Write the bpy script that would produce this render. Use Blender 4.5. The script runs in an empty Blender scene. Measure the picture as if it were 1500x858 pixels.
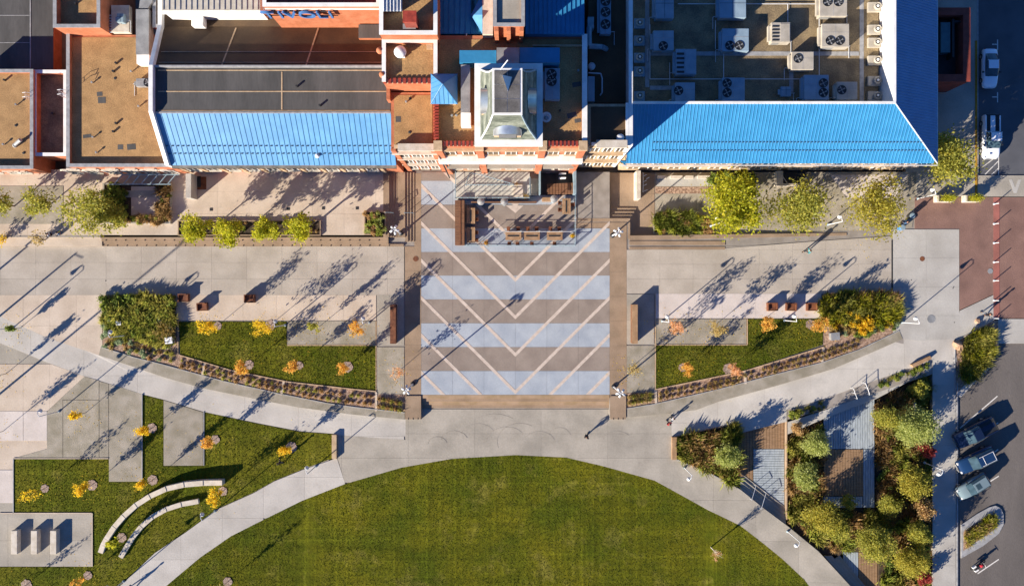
import bpy, bmesh, math, random
import numpy as np
from mathutils import Vector, Matrix
R = math.radians
rnd = random.Random(7)
C = bpy.context.scene.collection
# ------------------------------------------------------------------ camera, sky, sun, exposure
H = 95.0                      # camera height; 12 picture units = 1 m on the ground
cam = bpy.data.objects.new('camera', bpy.data.cameras.new('camera')); C.objects.link(cam)
cam.location = (0, 0, H); cam.rotation_euler = (0, 0, 0)
cam.data.sensor_width = 36; cam.data.lens = 18 / (62.5 / H); cam.data.clip_start = 1; cam.data.clip_end = 2000
bpy.context.scene.camera = cam
SUN_EL, SUN_AZ = 20.0, 39.5    # shadows run to the upper right at 39.5 degrees
sv = Vector((-math.cos(R(SUN_AZ)) * math.cos(R(SUN_EL)), -math.sin(R(SUN_AZ)) * math.cos(R(SUN_EL)), math.sin(R(SUN_EL))))
w = bpy.data.worlds.new("World"); bpy.context.scene.world = w; w.use_nodes = True
nt = w.node_tree; sky = nt.nodes.new('ShaderNodeTexSky'); sky.sky_type = 'NISHITA'; sky.sun_disc = False
sky.sun_elevation = R(SUN_EL); sky.sun_rotation = math.atan2(sv.x, sv.y); sky.air_density = 1.0; sky.dust_density = 0.0; sky.ozone_density = 6.0
hs = nt.nodes.new('ShaderNodeMix'); hs.data_type = 'RGBA'; hs.blend_type = 'MULTIPLY'; hs.inputs[0].default_value = 1; hs.inputs[7].default_value = (.6, .88, 1.25, 1)   # deep clear autumn blue
nt.links.new(sky.outputs[0], hs.inputs[6]); nt.links.new(hs.outputs[2], nt.nodes['Background'].inputs[0]); nt.nodes['Background'].inputs[1].default_value = 0.05
sl = bpy.data.lights.new('sun', 'SUN'); sl.energy = 5.0; sl.angle = R(0.5); sl.color = (1.0, 0.90, 0.77)
so = bpy.data.objects.new('sun', sl); C.objects.link(so); so.rotation_euler = sv.to_track_quat('Z', 'Y').to_euler()
vs = bpy.context.scene.view_settings; vs.view_transform = 'Standard'; vs.look = 'None'; vs.exposure = 1.15; vs.gamma = 1

# ------------------------------------------------------------------ helpers
def P(px, py, z=0.0):         # the point at height z that the photograph shows at (px, py)
    k = (H - z) / H / 12.0
    return ((px - 750) * k, (429 - py) * k, z)
def lin(h):
    h = h.lstrip('#'); o = []
    for i in (0, 2, 4):
        v = int(h[i:i+2], 16) / 255; o.append(v / 12.92 if v <= .04045 else ((v + .055) / 1.055) ** 2.4)
    return o
MATS = {}
def mat(name, col, col2=None, scale=2.0, detail=4, contrast=(.35, .65), rough=.85, metal=0, bump=0, bscale=None, isl=False, obj=0.0, fine=0.0, stretch=None, island_ramp=None, transl=0, stains=0):
    m = bpy.data.materials.new(name); m.use_nodes = True; MATS[name] = m
    n = m.node_tree.nodes; l = m.node_tree.links; b = n['Principled BSDF']
    if isinstance(col, str): col = lin(col)
    if isinstance(col2, str): col2 = lin(col2)
    b.inputs['Roughness'].default_value = rough; b.inputs['Metallic'].default_value = metal
    g = n.new('ShaderNodeNewGeometry'); vec = g.outputs['Position']
    if stretch:
        mp = n.new('ShaderNodeMapping'); mp.inputs['Scale'].default_value = stretch; l.new(vec, mp.inputs[0]); vec = mp.outputs[0]
    cur = None
    if island_ramp:
        r = n.new('ShaderNodeValToRGB'); l.new(g.outputs['Random Per Island'], r.inputs[0])
        els = r.color_ramp.elements
        for i, c in enumerate(island_ramp):
            p = i / (len(island_ramp) - 1)
            e = els[i] if i < 1 else (els[1] if i == len(island_ramp) - 1 else None)
            if e is None: e = els.new(p)
            els_c = lin(c) if isinstance(c, str) else c
            e.position = p; e.color = (*els_c, 1)
        # rebuild safely
        while len(els) > 1: els.remove(els[-1])
        els[0].position = 0; els[0].color = (*lin(island_ramp[0]), 1)
        for i, c in enumerate(island_ramp[1:], 1):
            e = els.new(i / (len(island_ramp) - 1)); e.color = (*lin(c), 1)
        cur = r.outputs[0]
    else:
        t = n.new('ShaderNodeTexNoise'); t.inputs['Scale'].default_value = scale; t.inputs['Detail'].default_value = detail; l.new(vec, t.inputs['Vector'])
        r = n.new('ShaderNodeValToRGB'); l.new(t.outputs['Fac'], r.inputs[0])
        c2 = col2 or [c * .8 for c in col]
        r.color_ramp.elements[0].position = contrast[0]; r.color_ramp.elements[1].position = contrast[1]
        r.color_ramp.elements[0].color = (*c2, 1); r.color_ramp.elements[1].color = (*col, 1)
        cur = r.outputs[0]
    if fine:
        t2 = n.new('ShaderNodeTexNoise'); t2.inputs['Scale'].default_value = (bscale or 9); t2.inputs['Detail'].default_value = 3; l.new(vec, t2.inputs['Vector'])
        mr = n.new('ShaderNodeMapRange'); mr.inputs[1].default_value = .3; mr.inputs[2].default_value = .7; mr.inputs[3].default_value = 1 - fine; mr.inputs[4].default_value = 1 + fine
        l.new(t2.outputs['Fac'], mr.inputs[0])
        mx = n.new('ShaderNodeMix'); mx.data_type = 'RGBA'; mx.blend_type = 'MULTIPLY'; mx.inputs[0].default_value = 1
        l.new(cur, mx.inputs[6]); l.new(mr.outputs[0], mx.inputs[7]); cur = mx.outputs[2]
    if obj:
        oi = n.new('ShaderNodeObjectInfo'); mr = n.new('ShaderNodeMapRange'); mr.inputs[3].default_value = 1 - obj; mr.inputs[4].default_value = 1 + obj
        l.new(oi.outputs['Random'], mr.inputs[0])
        mx = n.new('ShaderNodeMix'); mx.data_type = 'RGBA'; mx.blend_type = 'MULTIPLY'; mx.inputs[0].default_value = 1
        l.new(cur, mx.inputs[6]); l.new(mr.outputs[0], mx.inputs[7]); cur = mx.outputs[2]
    l.new(cur, b.inputs['Base Color'])
    if stains:
        t4 = n.new('ShaderNodeTexNoise'); t4.inputs['Scale'].default_value = .9; t4.inputs['Detail'].default_value = 8; t4.inputs['Roughness'].default_value = .7; l.new(g.outputs['Position'], t4.inputs['Vector'])
        mr = n.new('ShaderNodeMapRange'); mr.inputs[1].default_value = .56; mr.inputs[2].default_value = .72; mr.inputs[3].default_value = 1; mr.inputs[4].default_value = 1-stains; l.new(t4.outputs['Fac'], mr.inputs[0])
        mx = n.new('ShaderNodeMix'); mx.data_type = 'RGBA'; mx.blend_type = 'MULTIPLY'; mx.inputs[0].default_value = 1; l.new(cur, mx.inputs[6]); l.new(mr.outputs[0], mx.inputs[7]); cur = mx.outputs[2]; l.new(cur, b.inputs['Base Color'])
    if bump:
        t3 = n.new('ShaderNodeTexNoise'); t3.inputs['Scale'].default_value = (bscale or 9); t3.inputs['Detail'].default_value = 5; l.new(vec, t3.inputs['Vector'])
        bp = n.new('ShaderNodeBump'); bp.inputs['Strength'].default_value = bump; bp.inputs['Distance'].default_value = .05
        l.new(t3.outputs['Fac'], bp.inputs['Height']); l.new(bp.outputs[0], b.inputs['Normal'])
    if transl:
        tr = n.new('ShaderNodeBsdfTranslucent'); l.new(cur, tr.inputs[0]); ms = n.new('ShaderNodeMixShader'); ms.inputs[0].default_value = transl
        l.new(b.outputs[0], ms.inputs[1]); l.new(tr.outputs[0], ms.inputs[2]); l.new(ms.outputs[0], n['Material Output'].inputs[0])
    return m
class MB:
    def __init__(s): s.v = []; s.f = []
    def add(s, vs_, fs):
        b = len(s.v); s.v += [tuple(p) for p in vs_]; s.f += [tuple(b + i for i in f) for f in fs]; return s
    def box(s, x0, x1, y0, y1, z0, z1):
        x0, x1 = sorted((x0, x1)); y0, y1 = sorted((y0, y1))
        return s.add([(x0,y0,z0),(x1,y0,z0),(x1,y1,z0),(x0,y1,z0),(x0,y0,z1),(x1,y0,z1),(x1,y1,z1),(x0,y1,z1)],
                     [(3,2,1,0),(4,5,6,7),(0,1,5,4),(1,2,6,5),(2,3,7,6),(3,0,4,7)])
    def obox(s, cx, cy, lx, ly, z0, z1, rz=0):
        c, n = math.cos(rz), math.sin(rz); q = [(-lx/2,-ly/2),(lx/2,-ly/2),(lx/2,ly/2),(-lx/2,ly/2)]
        p = [(cx+a*c-b*n, cy+a*n+b*c) for a, b in q]
        return s.prism(p, z0, z1)
    def prism(s, poly, z0, z1):
        n = len(poly)
        a = sum(poly[i][0]*poly[(i+1)%n][1]-poly[(i+1)%n][0]*poly[i][1] for i in range(n))
        if a < 0: poly = poly[::-1]
        top = [(p[0], p[1], z1(p) if callable(z1) else z1) for p in poly]; bot = [(p[0], p[1], z0(p) if callable(z0) else z0) for p in poly]
        return s.add(bot + top, [tuple(range(n-1, -1, -1)), tuple(range(n, 2*n))] + [(i, (i+1)%n, n+(i+1)%n, n+i) for i in range(n)])
    def face(s, pts): return s.add(pts, [tuple(range(len(pts)))])
    def tube(s, p0, p1, r0, r1=None, n=8, caps=True):
        r1 = r0 if r1 is None else r1; p0 = Vector(p0); p1 = Vector(p1); d = (p1-p0).normalized()
        u = d.orthogonal().normalized(); w_ = d.cross(u); vs_ = []
        for p, r in ((p0, r0), (p1, r1)):
            for i in range(n):
                a = 2*math.pi*i/n; vs_.append(p + (u*math.cos(a)+w_*math.sin(a))*r)
        fs = [(i, (i+1)%n, n+(i+1)%n, n+i) for i in range(n)]
        if caps: fs += [tuple(range(n-1,-1,-1)), tuple(range(n, 2*n))]
        return s.add(vs_, fs)
    def path(s, pts, r, n=6):
        for a, b in zip(pts, pts[1:]): s.tube(a, b, r, n=n)
        return s
    def lathe(s, c, prof, n=16, top=True):
        vs_ = []; m = len(prof)
        for r, z in prof:
            for i in range(n):
                a = 2*math.pi*i/n; vs_.append((c[0]+r*math.cos(a), c[1]+r*math.sin(a), c[2]+z))
        fs = [(j*n+i, j*n+(i+1)%n, (j+1)*n+(i+1)%n, (j+1)*n+i) for j in range(m-1) for i in range(n)]
        fs += [tuple(range(n-1,-1,-1)), tuple((m-1)*n+i for i in range(n))]
        return s.add(vs_, fs)
def link(name, me, m, parent=None, loc=None):
    o = bpy.data.objects.new(name, me); C.objects.link(o)
    if m is not None and me is not None and not me.materials: me.materials.append(m)
    if parent is not None: o.parent = parent
    if loc is not None: o.location = loc
    return o
def wloc(o):
    v = Vector((0,0,0))
    while o is not None: v += o.location; o = o.parent
    return v
def mk(name, mb, m, parent=None, local=False, kind=None, smooth=False, **kw):
    off = Vector((0,0,0)) if (local or parent is None) else wloc(parent)
    me = bpy.data.meshes.new(name)
    me.from_pydata([(v[0]-off.x, v[1]-off.y, v[2]-off.z) for v in mb.v], [], mb.f); me.update()
    if smooth: me.shade_smooth()
    o = link(name, me, m, parent)
    if kind: o['kind'] = kind
    for k, v in kw.items(): o[k] = v
    return o
def thing(name, label, cat, loc=(0,0,0), rz=0, group=None):
    o = bpy.data.objects.new(name, None); C.objects.link(o); o.location = loc; o.rotation_euler = (0,0,rz); o.empty_display_size = .3
    o['label'] = label; o['category'] = cat
    if group: o['group'] = group
    return o
def dup(root, loc, rz=0, label=None, group=None, sc=None):
    r = root.copy(); C.objects.link(r); r.location = loc; r.rotation_euler = (0,0,rz)
    if sc: r.scale = sc
    if label: r['label'] = label
    if group: r['group'] = group
    for ch in list(root.children):
        c = ch.copy(); C.objects.link(c); c.parent = r
        for g in list(ch.children):
            d = g.copy(); C.objects.link(d); d.parent = c
    return r
def bevel(o, wd=.03, seg=2):
    md = o.modifiers.new('b', 'BEVEL'); md.width = wd; md.segments = seg; md.limit_method = 'ANGLE'; return o
def fastmesh(name, V, F4):
    me = bpy.data.meshes.new(name); nv = len(V); nf = len(F4)
    me.vertices.add(nv); me.vertices.foreach_set('co', np.asarray(V, dtype=np.float32).ravel())
    k = F4.shape[1]
    me.loops.add(nf*k); me.loops.foreach_set('vertex_index', np.asarray(F4, dtype=np.int32).ravel())
    me.polygons.add(nf); me.polygons.foreach_set('loop_start', np.arange(0, nf*k, k, dtype=np.int32))
    me.update(calc_edges=True); return me
def leaves(pts, size, seed=0, up=.12, aspect=.6):
    rg = np.random.default_rng(seed); n = len(pts)
    nr = rg.normal(size=(n,3)); nr[:,2] = np.abs(nr[:,2]) + up; nr /= np.linalg.norm(nr, axis=1)[:,None]
    t = rg.normal(size=(n,3)); u = np.cross(nr, t); u /= np.linalg.norm(u, axis=1)[:,None]; v = np.cross(nr, u)
    s = (size*(.6+.8*rg.random(n)))[:,None]; a = u*s; b = v*s*aspect
    V = np.stack([pts-a, pts-b, pts+a, pts+b], 1).reshape(-1,3); F = np.arange(4*n).reshape(n,4)
    return V, F
def blades(pts, h, lean=.5, wd=.02, seed=0):
    rg = np.random.default_rng(seed); n = len(pts)
    a = rg.random(n)*2*np.pi; hh = h*(.6+.7*rg.random(n)); ln = hh*lean*(.3+rg.random(n))
    d = np.stack([np.cos(a), np.sin(a), np.zeros(n)], 1); s = np.stack([-np.sin(a), np.cos(a), np.zeros(n)], 1)*wd*(.6+.8*rg.random(n))[:,None]
    mid = pts + d*(ln*.4)[:,None]; mid[:,2] += hh*.65; tip = pts + d*ln[:,None]; tip[:,2] += hh
    V = np.stack([pts-s, pts+s, mid+s*.8, tip, mid-s*.8], 1).reshape(-1,3); F = np.arange(5*n).reshape(n,5)
    return V, F
def inpoly(X, Y, poly):
    ins = np.zeros(len(X), bool); n = len(poly); j = n-1
    for i in range(n):
        xi, yi = poly[i]; xj, yj = poly[j]
        c = ((yi > Y) != (yj > Y)) & (X < (xj-xi)*(Y-yi)/(yj-yi+1e-12)+xi); ins ^= c; j = i
    return ins
def scatter(poly_px, n, seed=0):
    rg = np.random.default_rng(seed); a = np.array(poly_px, float); lo = a.min(0); hi = a.max(0)
    area = abs(sum(poly_px[i][0]*poly_px[(i+1)%len(a)][1]-poly_px[(i+1)%len(a)][0]*poly_px[i][1] for i in range(len(a))))/2
    m = int(n*(hi-lo).prod()/max(area,1)*1.05)+8
    q = lo + rg.random((m,2))*(hi-lo); q = q[inpoly(q[:,0], q[:,1], poly_px)][:n]
    return q
def topts(q, z):
    zz = z(q[:,0], q[:,1]) if callable(z) else np.full(len(q), z)
    return np.stack([(q[:,0]-750)/12, (429-q[:,1])/12, zz], 1)
# levels (picture coordinates -> height)
def zs(px, py=0):             # the path south of the terrace lies up to 0.6 m lower
    px = np.asarray(px, float)
    return -0.6*np.clip(np.where(px < 750, (px-150)/300, (1340-px)/300), 0, 1)
def zr(px, py=0):             # the sunken terrace at the right
    px = np.asarray(px, float)
    return -0.62*np.clip((1240-px)/315, 0, 1)
def clip(poly, axis, v, keep_less):
    out = []; n = len(poly)
    for i in range(n):
        a = poly[i]; b = poly[(i+1)%n]; ia = (a[axis] <= v) == keep_less or a[axis] == v; ib = (b[axis] <= v) == keep_less or b[axis] == v
        if ia: out.append(a)
        if ia != ib and a[axis] != b[axis]:
            t = (v-a[axis])/(b[axis]-a[axis]); out.append((a[0]+t*(b[0]-a[0]), a[1]+t*(b[1]-a[1])))
    return out
def area(p): return abs(sum(p[i][0]*p[(i+1)%len(p)][1]-p[(i+1)%len(p)][0]*p[i][1] for i in range(len(p))))/2
def sheet(name, poly, z, m, parent=None, kind='structure', dz=0.0, thick=None, **kw):
    zf = z if callable(z) else (lambda a, b=0: z)
    if thick: return mk(name, MB().prism([P(*p)[:2] for p in poly], lambda q: float(zf(q[0]*12+750, 429-q[1]*12))+dz-thick, lambda q: float(zf(q[0]*12+750, 429-q[1]*12))+dz), m, parent, kind=(kind if parent is None else None), **kw)
    if area(poly) > 0 and sum(poly[i][0]*poly[(i+1)%len(poly)][1]-poly[(i+1)%len(poly)][0]*poly[i][1] for i in range(len(poly))) > 0: poly = poly[::-1]
    bm = bmesh.new(); f = bm.faces.new([bm.verts.new(P(*p)[:2]+(0,)) for p in poly])
    if callable(z):
        bmesh.ops.triangulate(bm, faces=[f])
        for x in range(-120, 1700, 60): bmesh.ops.bisect_plane(bm, geom=bm.verts[:]+bm.edges[:]+bm.faces[:], plane_co=((x-750)/12,0,0), plane_no=(1,0,0), dist=1e-5)
    off = wloc(parent) if parent else Vector((0,0,0))
    for v in bm.verts: v.co.z = float(zf(v.co.x*12+750, 429-v.co.y*12))+dz; v.co -= off
    me = bpy.data.meshes.new(name); bm.to_mesh(me); bm.free(); o = link(name, me, m, parent)
    if parent is None and kind: o['kind'] = kind
    for k, v in kw.items(): o[k] = v
    return o
def slabs(base, poly, z, m, dx, dy, name='concrete_slab', gap=.09, th=.06, ox=0, oy=0, top=.03, jit=0.0):
    zf = z if callable(z) else (lambda a, b=0: z); x0 = min(p[0] for p in poly); x1 = max(p[0] for p in poly); y0 = min(p[1] for p in poly); y1 = max(p[1] for p in poly)
    i0 = math.floor((x0-ox)/dx); cnt = 0
    for i in range(i0, math.ceil((x1-ox)/dx)):
        for j in range(math.floor((y0-oy)/dy), math.ceil((y1-oy)/dy)):
            q = poly
            for ax, v, kl in ((0, ox+i*dx+gap, False), (0, ox+(i+1)*dx-gap, True), (1, oy+j*dy+gap, False), (1, oy+(j+1)*dy-gap, True)):
                q = clip(q, ax, v, kl)
                if len(q) < 3: break
            if len(q) < 3 or area(q) < 12: continue
            dd = top + rnd.uniform(-.004, .004)
            mk(name, MB().prism([P(*p)[:2] for p in q], lambda c: float(zf(c[0]*12+750, 429-c[1]*12))+dd-th, lambda c: float(zf(c[0]*12+750, 429-c[1]*12))+dd), m, base); cnt += 1
    return cnt
# ------------------------------------------------------------------ materials
concrete = mat('concrete', '#aba395', '#979083', scale=.35, bump=.25, bscale=6, obj=.06, fine=.07, rough=.9, stains=.1)
concrete_light = mat('concrete_light', '#b9b5ac', '#a7a299', scale=.3, bump=.2, bscale=6, obj=.04, fine=.06, rough=.9, stains=.1)
concrete_warm = mat('warm_concrete', '#b5ab9d', '#a2988a', scale=.3, bump=.2, bscale=6, obj=.05, fine=.06, rough=.9, stains=.1)
concrete_path = mat('path_concrete', '#c1bbb1', '#afa99f', scale=.3, bump=.2, bscale=6, obj=.05, fine=.06, rough=.9, stains=.1)
pinkish = mat('pinkish_concrete', '#c9b9a6', '#b9a894', scale=.4, bump=.2, bscale=7, obj=.04, fine=.07, stains=.1)
tan_conc = mat('tan_concrete', '#9d866e', '#8b765f', scale=.5, bump=.25, bscale=7, obj=.03, fine=.08, stains=.1)
aggregate = mat('exposed_aggregate', '#a39a8a', '#8a826f', scale=.6, bump=.5, bscale=14, obj=.05, fine=.16, stains=.16)
joint = mat('joint_concrete', '#968e85', '#857d74', scale=1)  # slightly darker concrete between and under the slabs
blue_band = mat('blue_paving', '#a7aeb4', '#979fa8', scale=.5, bump=.2, bscale=8, obj=.03, fine=.06, stains=.1)
brown_band = mat('brown_paving', '#93867a', '#84776c', scale=.5, bump=.2, bscale=8, obj=.03, fine=.06, stains=.1)
cream_line = mat('cream_paving', '#cbbcae', '#bbab9c', scale=2, fine=.05)
white_pad = mat('white_pad', '#cfc4bb', '#bfb4aa', scale=.5, bump=.2, bscale=7, fine=.05)
asphalt = mat('asphalt', '#6f6862', '#5c5651', scale=.25, bump=.5, bscale=20, fine=.12, stretch=(1, .25, 1), stains=.16)
asphalt_dk = mat('dark_asphalt', '#5e5f63', '#505155', scale=.3, bump=.5, bscale=20, fine=.12)
brick_pave = mat('brick_paving', '#8a6a5d', '#775a4f', scale=.4, bump=.5, bscale=9, fine=.14, stains=.1)
salmon_pave = mat('salmon_paving', '#a8675a', '#8e5a4e', scale=.5, bump=.3, bscale=9, fine=.1)
dirt = mat('soil', '#4a3a28', '#33281b', scale=1.5, bump=1, bscale=5, fine=.3)
mulch = mat('mulch', '#b3967f', '#806552', scale=4, contrast=(.4, .6), bump=1, bscale=12, fine=.3)
def lawnmat(name, dark, light, patch, stretch):
    m = bpy.data.materials.new(name); m.use_nodes = True; n = m.node_tree.nodes; l = m.node_tree.links; b = n['Principled BSDF']; b.inputs['Roughness'].default_value = 1; b.inputs['Specular IOR Level'].default_value = .1
    g = n.new('ShaderNodeNewGeometry')
    def noise(s, d, st=(1,1,1)):
        mp = n.new('ShaderNodeMapping'); mp.inputs['Scale'].default_value = st; l.new(g.outputs['Position'], mp.inputs[0])
        t = n.new('ShaderNodeTexNoise'); t.inputs['Scale'].default_value = s; t.inputs['Detail'].default_value = d; t.inputs['Roughness'].default_value = .65; l.new(mp.outputs[0], t.inputs['Vector']); return t.outputs['Fac']
    def ramp(f, a, b_, p=(.35, .65)):
        r = n.new('ShaderNodeValToRGB'); l.new(f, r.inputs[0]); r.color_ramp.elements[0].position = p[0]; r.color_ramp.elements[1].position = p[1]
        r.color_ramp.elements[0].color = (*lin(a), 1); r.color_ramp.elements[1].color = (*lin(b_), 1); return r.outputs[0]
    def mix(f, a, b_, bt='MIX'):
        x = n.new('ShaderNodeMix'); x.data_type = 'RGBA'; x.blend_type = bt
        if isinstance(f, float): x.inputs[0].default_value = f
        else: l.new(f, x.inputs[0])
        l.new(a, x.inputs[6]); l.new(b_, x.inputs[7]); return x.outputs[2]
    base = ramp(noise(.12, 4), dark, light, (.38, .62))
    pr = n.new('ShaderNodeMapRange'); pr.inputs[1].default_value = .54; pr.inputs[2].default_value = .82; l.new(noise(.35, 6, stretch), pr.inputs[0])
    pc = n.new('ShaderNodeRGB'); pc.outputs[0].default_value = (*lin(patch), 1)
    c1 = mix(pr.outputs[0], base, pc.outputs[0])
    v1 = n.new('ShaderNodeMapRange'); v1.inputs[1].default_value = .3; v1.inputs[2].default_value = .7; v1.inputs[3].default_value = .72; v1.inputs[4].default_value = 1.28; l.new(noise(4.5, 7, (1, .6, 1)), v1.inputs[0])
    c2 = mix(1.0, c1, v1.outputs[0], 'MULTIPLY')
    v2 = n.new('ShaderNodeMapRange'); v2.inputs[1].default_value = .35; v2.inputs[2].default_value = .65; v2.inputs[3].default_value = .86; v2.inputs[4].default_value = 1.16; l.new(noise(1.6, 3, (1, .02, 1)), v2.inputs[0])
    v3 = n.new('ShaderNodeMapRange'); v3.inputs[1].default_value = .35; v3.inputs[2].default_value = .65; v3.inputs[3].default_value = .9; v3.inputs[4].default_value = 1.12; l.new(noise(1.3, 3, (.03, 1, 1)), v3.inputs[0])
    v4 = n.new('ShaderNodeMapRange'); v4.inputs[1].default_value = .58; v4.inputs[2].default_value = .7; v4.inputs[3].default_value = 1; v4.inputs[4].default_value = 1.3; l.new(noise(2.6, 1, (1, .012, 1)), v4.inputs[0])
    v5 = n.new('ShaderNodeMapRange'); v5.inputs[1].default_value = .58; v5.inputs[2].default_value = .7; v5.inputs[3].default_value = 1; v5.inputs[4].default_value = 1.2; l.new(noise(2.2, 1, (.012, 1, 1)), v5.inputs[0])
    c2 = mix(1.0, mix(1.0, c2, v4.outputs[0], 'MULTIPLY'), v5.outputs[0], 'MULTIPLY')
    c3 = mix(1.0, mix(1.0, c2, v2.outputs[0], 'MULTIPLY'), v3.outputs[0], 'MULTIPLY'); l.new(c3, b.inputs['Base Color'])
    bp = n.new('ShaderNodeBump'); bp.inputs['Strength'].default_value = .8; bp.inputs['Distance'].default_value = .06; l.new(noise(5, 6), bp.inputs['Height']); l.new(bp.outputs[0], b.inputs['Normal'])
    return m
lawn_m = lawnmat('lawn', '#4b5310', '#666314', '#847a38', (1, 1, 1))
lawn_s = lawnmat('small_lawn', '#4b5410', '#656319', '#7f7636', (1, 1, 1))
grass_m = mat('grass_blades', None, island_ramp=['#46520f', '#5a6216', '#4e5a12', '#7a7430', '#525e12', '#655f22'], rough=1, transl=.2)
gravel = mat('roof_gravel', '#ad8859', '#98764b', scale=.8, bump=.6, bscale=8, fine=.22, stains=.16)
gravel_gr = mat('grey_roof_gravel', '#93805f', '#6f6049', scale=.6, bump=.7, bscale=7, fine=.25, stains=.16)
membrane = mat('roof_membrane', '#575553', '#464543', scale=.5, fine=.1, bscale=5, stretch=(1, .2, 1), bump=.2, stains=.16)
membrane_br = mat('brown_roof_membrane', '#5e4a33', '#4c3b2a', scale=.4, fine=.1, bscale=5)
roof_blue = mat('blue_metal_roof', '#5690bc', '#4a83b0', scale=.6, rough=.5, metal=0.0, fine=.05, bscale=3, stains=.06)
roof_blue2 = mat('deep_blue_metal_roof', '#3584b0', '#2c79a4', scale=.6, rough=.5, fine=.05, bscale=3, stains=.06)
seam_m = mat('roof_seam', '#3a7cad', '#33709d', scale=1, rough=.5)
seam2_m = mat('roof_seam_deep', '#4d97cc', '#458cc0', scale=1, rough=.5)
white_m = mat('white_paint', '#eeede9', '#dddcd6', scale=1, rough=.6, fine=.04)
stonegrey = mat('grey_coping', '#a3a3a3', '#8c8c8c', scale=2, rough=.7, fine=.08)
salmon = mat('salmon_brick', '#b9714f', '#a4623f', scale=1.2, bump=.4, bscale=10, fine=.12)
red_brick = mat('red_brick', '#8c4032', '#743327', scale=1.2, bump=.4, bscale=10, fine=.12)
red_tile = mat('red_tile', '#a3402e', '#8a3324', scale=3, rough=.6, fine=.15)
cream = mat('cream_stone', '#c3a988', '#ae9473', scale=1.5, bump=.3, bscale=8, fine=.1)
white_stone = mat('white_stone', '#cfc5b5', '#bcb09d', scale=1.5, fine=.08)
dk_glass = mat('dark_glass', '#20262c', '#14181c', scale=1, rough=.15)
metal_g = mat('galvanised_metal', '#a5a5a2', '#8b8b89', scale=1, rough=.5, metal=.3, fine=.08)
zinc = mat('zinc', '#c2c6ca', '#a4a8ac', scale=1, rough=.28, metal=.75, fine=.06)
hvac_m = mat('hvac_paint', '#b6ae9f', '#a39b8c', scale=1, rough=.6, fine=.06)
hvac_b = mat('shade_blue_hvac_paint', '#8ea3b0', '#7f94a2', scale=1, rough=.6, fine=.06)  # unit paint with the blue of the shade put into its colour
dark_m = mat('dark_metal', '#2b2c2e', '#1f2022', scale=2, rough=.6)
slate = mat('green_slate', '#74796c', '#4f564a', scale=1.3, detail=6, contrast=(.4, .6), bump=.5, bscale=6, fine=.22, stretch=(1, 1, 3))
slab_top = mat('tower_deck_metal', '#6d6a68', '#55524f', scale=.9, fine=.2)
corten = mat('rusty_steel', '#7d4c2e', '#5e3520', scale=2, rough=.8, fine=.18)
wood_br = mat('brown_wood', '#7d583c', '#674530', scale=1.4, rough=.75, fine=.15, stretch=(1, 6, 1), obj=.1)
wood_dk = mat('deck_wood', '#97795c', '#836749', scale=1.4, rough=.8, fine=.15, stretch=(1, 6, 1))
wood_gr = mat('weathered_wood', '#a8b1b6', '#8f989e', scale=1.2, rough=.8, fine=.12, stretch=(6, 1, 1), obj=.05)
wood_tan = mat('tan_wood', '#a78664', '#917151', scale=1.2, rough=.8, fine=.12, obj=.06)
steel_bl = mat('painted_steel', '#8fa3ab', '#7c9098', scale=2, rough=.5)
steel_w = mat('white_steel', '#d5d7d8', '#c6c8c9', scale=2, rough=.45)
rockm = mat('boulder', '#b59478', '#96755a', scale=1.5, bump=.8, bscale=4, fine=.2)
bark = mat('bark', '#6a5645', '#4f3f31', scale=4, bump=.6, bscale=8, fine=.2)
skin = mat('skin', '#b98a6c', '#a97a5d', scale=4, rough=.6)
LEAF_K = 1.13
def leafm(n, cols):
    up = lambda h: '#%02x%02x%02x' % tuple(min(244, int(int(h[i:i+2], 16)*LEAF_K)) for i in (1, 3, 5)); cols = [up(c) for c in cols]
    return mat('leaf_' + n, None, island_ramp=cols, rough=.75, transl=.6)
L_yg = leafm('yellow_green', ['#9ea322', '#b8b42e', '#828a1c', '#c8ba38', '#a4a628', '#72781e'])
L_ol = leafm('olive', ['#8e9138', '#a8a448', '#6f7530', '#bdb04a', '#90954a', '#a39a38'])
L_gr = leafm('green', ['#98a054', '#b0b468', '#7c8644', '#c0c27e', '#8a9448', '#a6a65a'])
L_y = leafm('yellow', ['#dab01e', '#ecc22e', '#c09a1c', '#dcb83a', '#a89624'])
L_o = leafm('orange', ['#cf9a40', '#dcaa4c', '#b98838', '#d4a250', '#bfa244', '#a8863c'])
L_p = leafm('pink_orange', ['#c89a74', '#d6aa84', '#b88a5c', '#caa06a'])
L_t = leafm('tan', ['#b5a064', '#a08a50', '#c5b078', '#8f8348'])
L_dk = leafm('dark_green', ['#6c7c32', '#4c5a24', '#8a9a44', '#5c6c2a', '#a0a850'])
L_hg = leafm('hedge', ['#8a9a3c', '#a8b450', '#667430', '#989440', '#bcbe5a', '#566428'])
L_sg = leafm('sage', ['#8b9a78', '#a0ad8c', '#74845f', '#b0b890'])
L_rd = leafm('red', ['#9c3a3a', '#b55048', '#7c3430', '#a8604a'])
L_gy = leafm('gold_green', ['#9a9438', '#b0a844', '#7d7a2e', '#bdac48', '#8c8a38'])
L_br = leafm('brown_grass', ['#bb9c6c', '#a08252', '#cfb080', '#8c7044', '#b09658'])
L_gg = leafm('green_gold_grass', ['#a0a24a', '#b8b45c', '#84883a', '#c4b864', '#74803a'])
fabric = {k: mat('cloth_' + k, v, rough=.9) for k, v in dict(red='#b02030', white='#cfd2d6', dark='#25272c', teal='#2f8f95', blue='#4a6f96', grey='#6e7278', green='#4a6a3a').items()}
hair_m = mat('hair', '#2b1d14', rough=.8)

# ------------------------------------------------------------------ ground
mk('ground', MB().box(-160, 160, -120, 120, -2.2, -1.7), joint, kind='structure')
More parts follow.
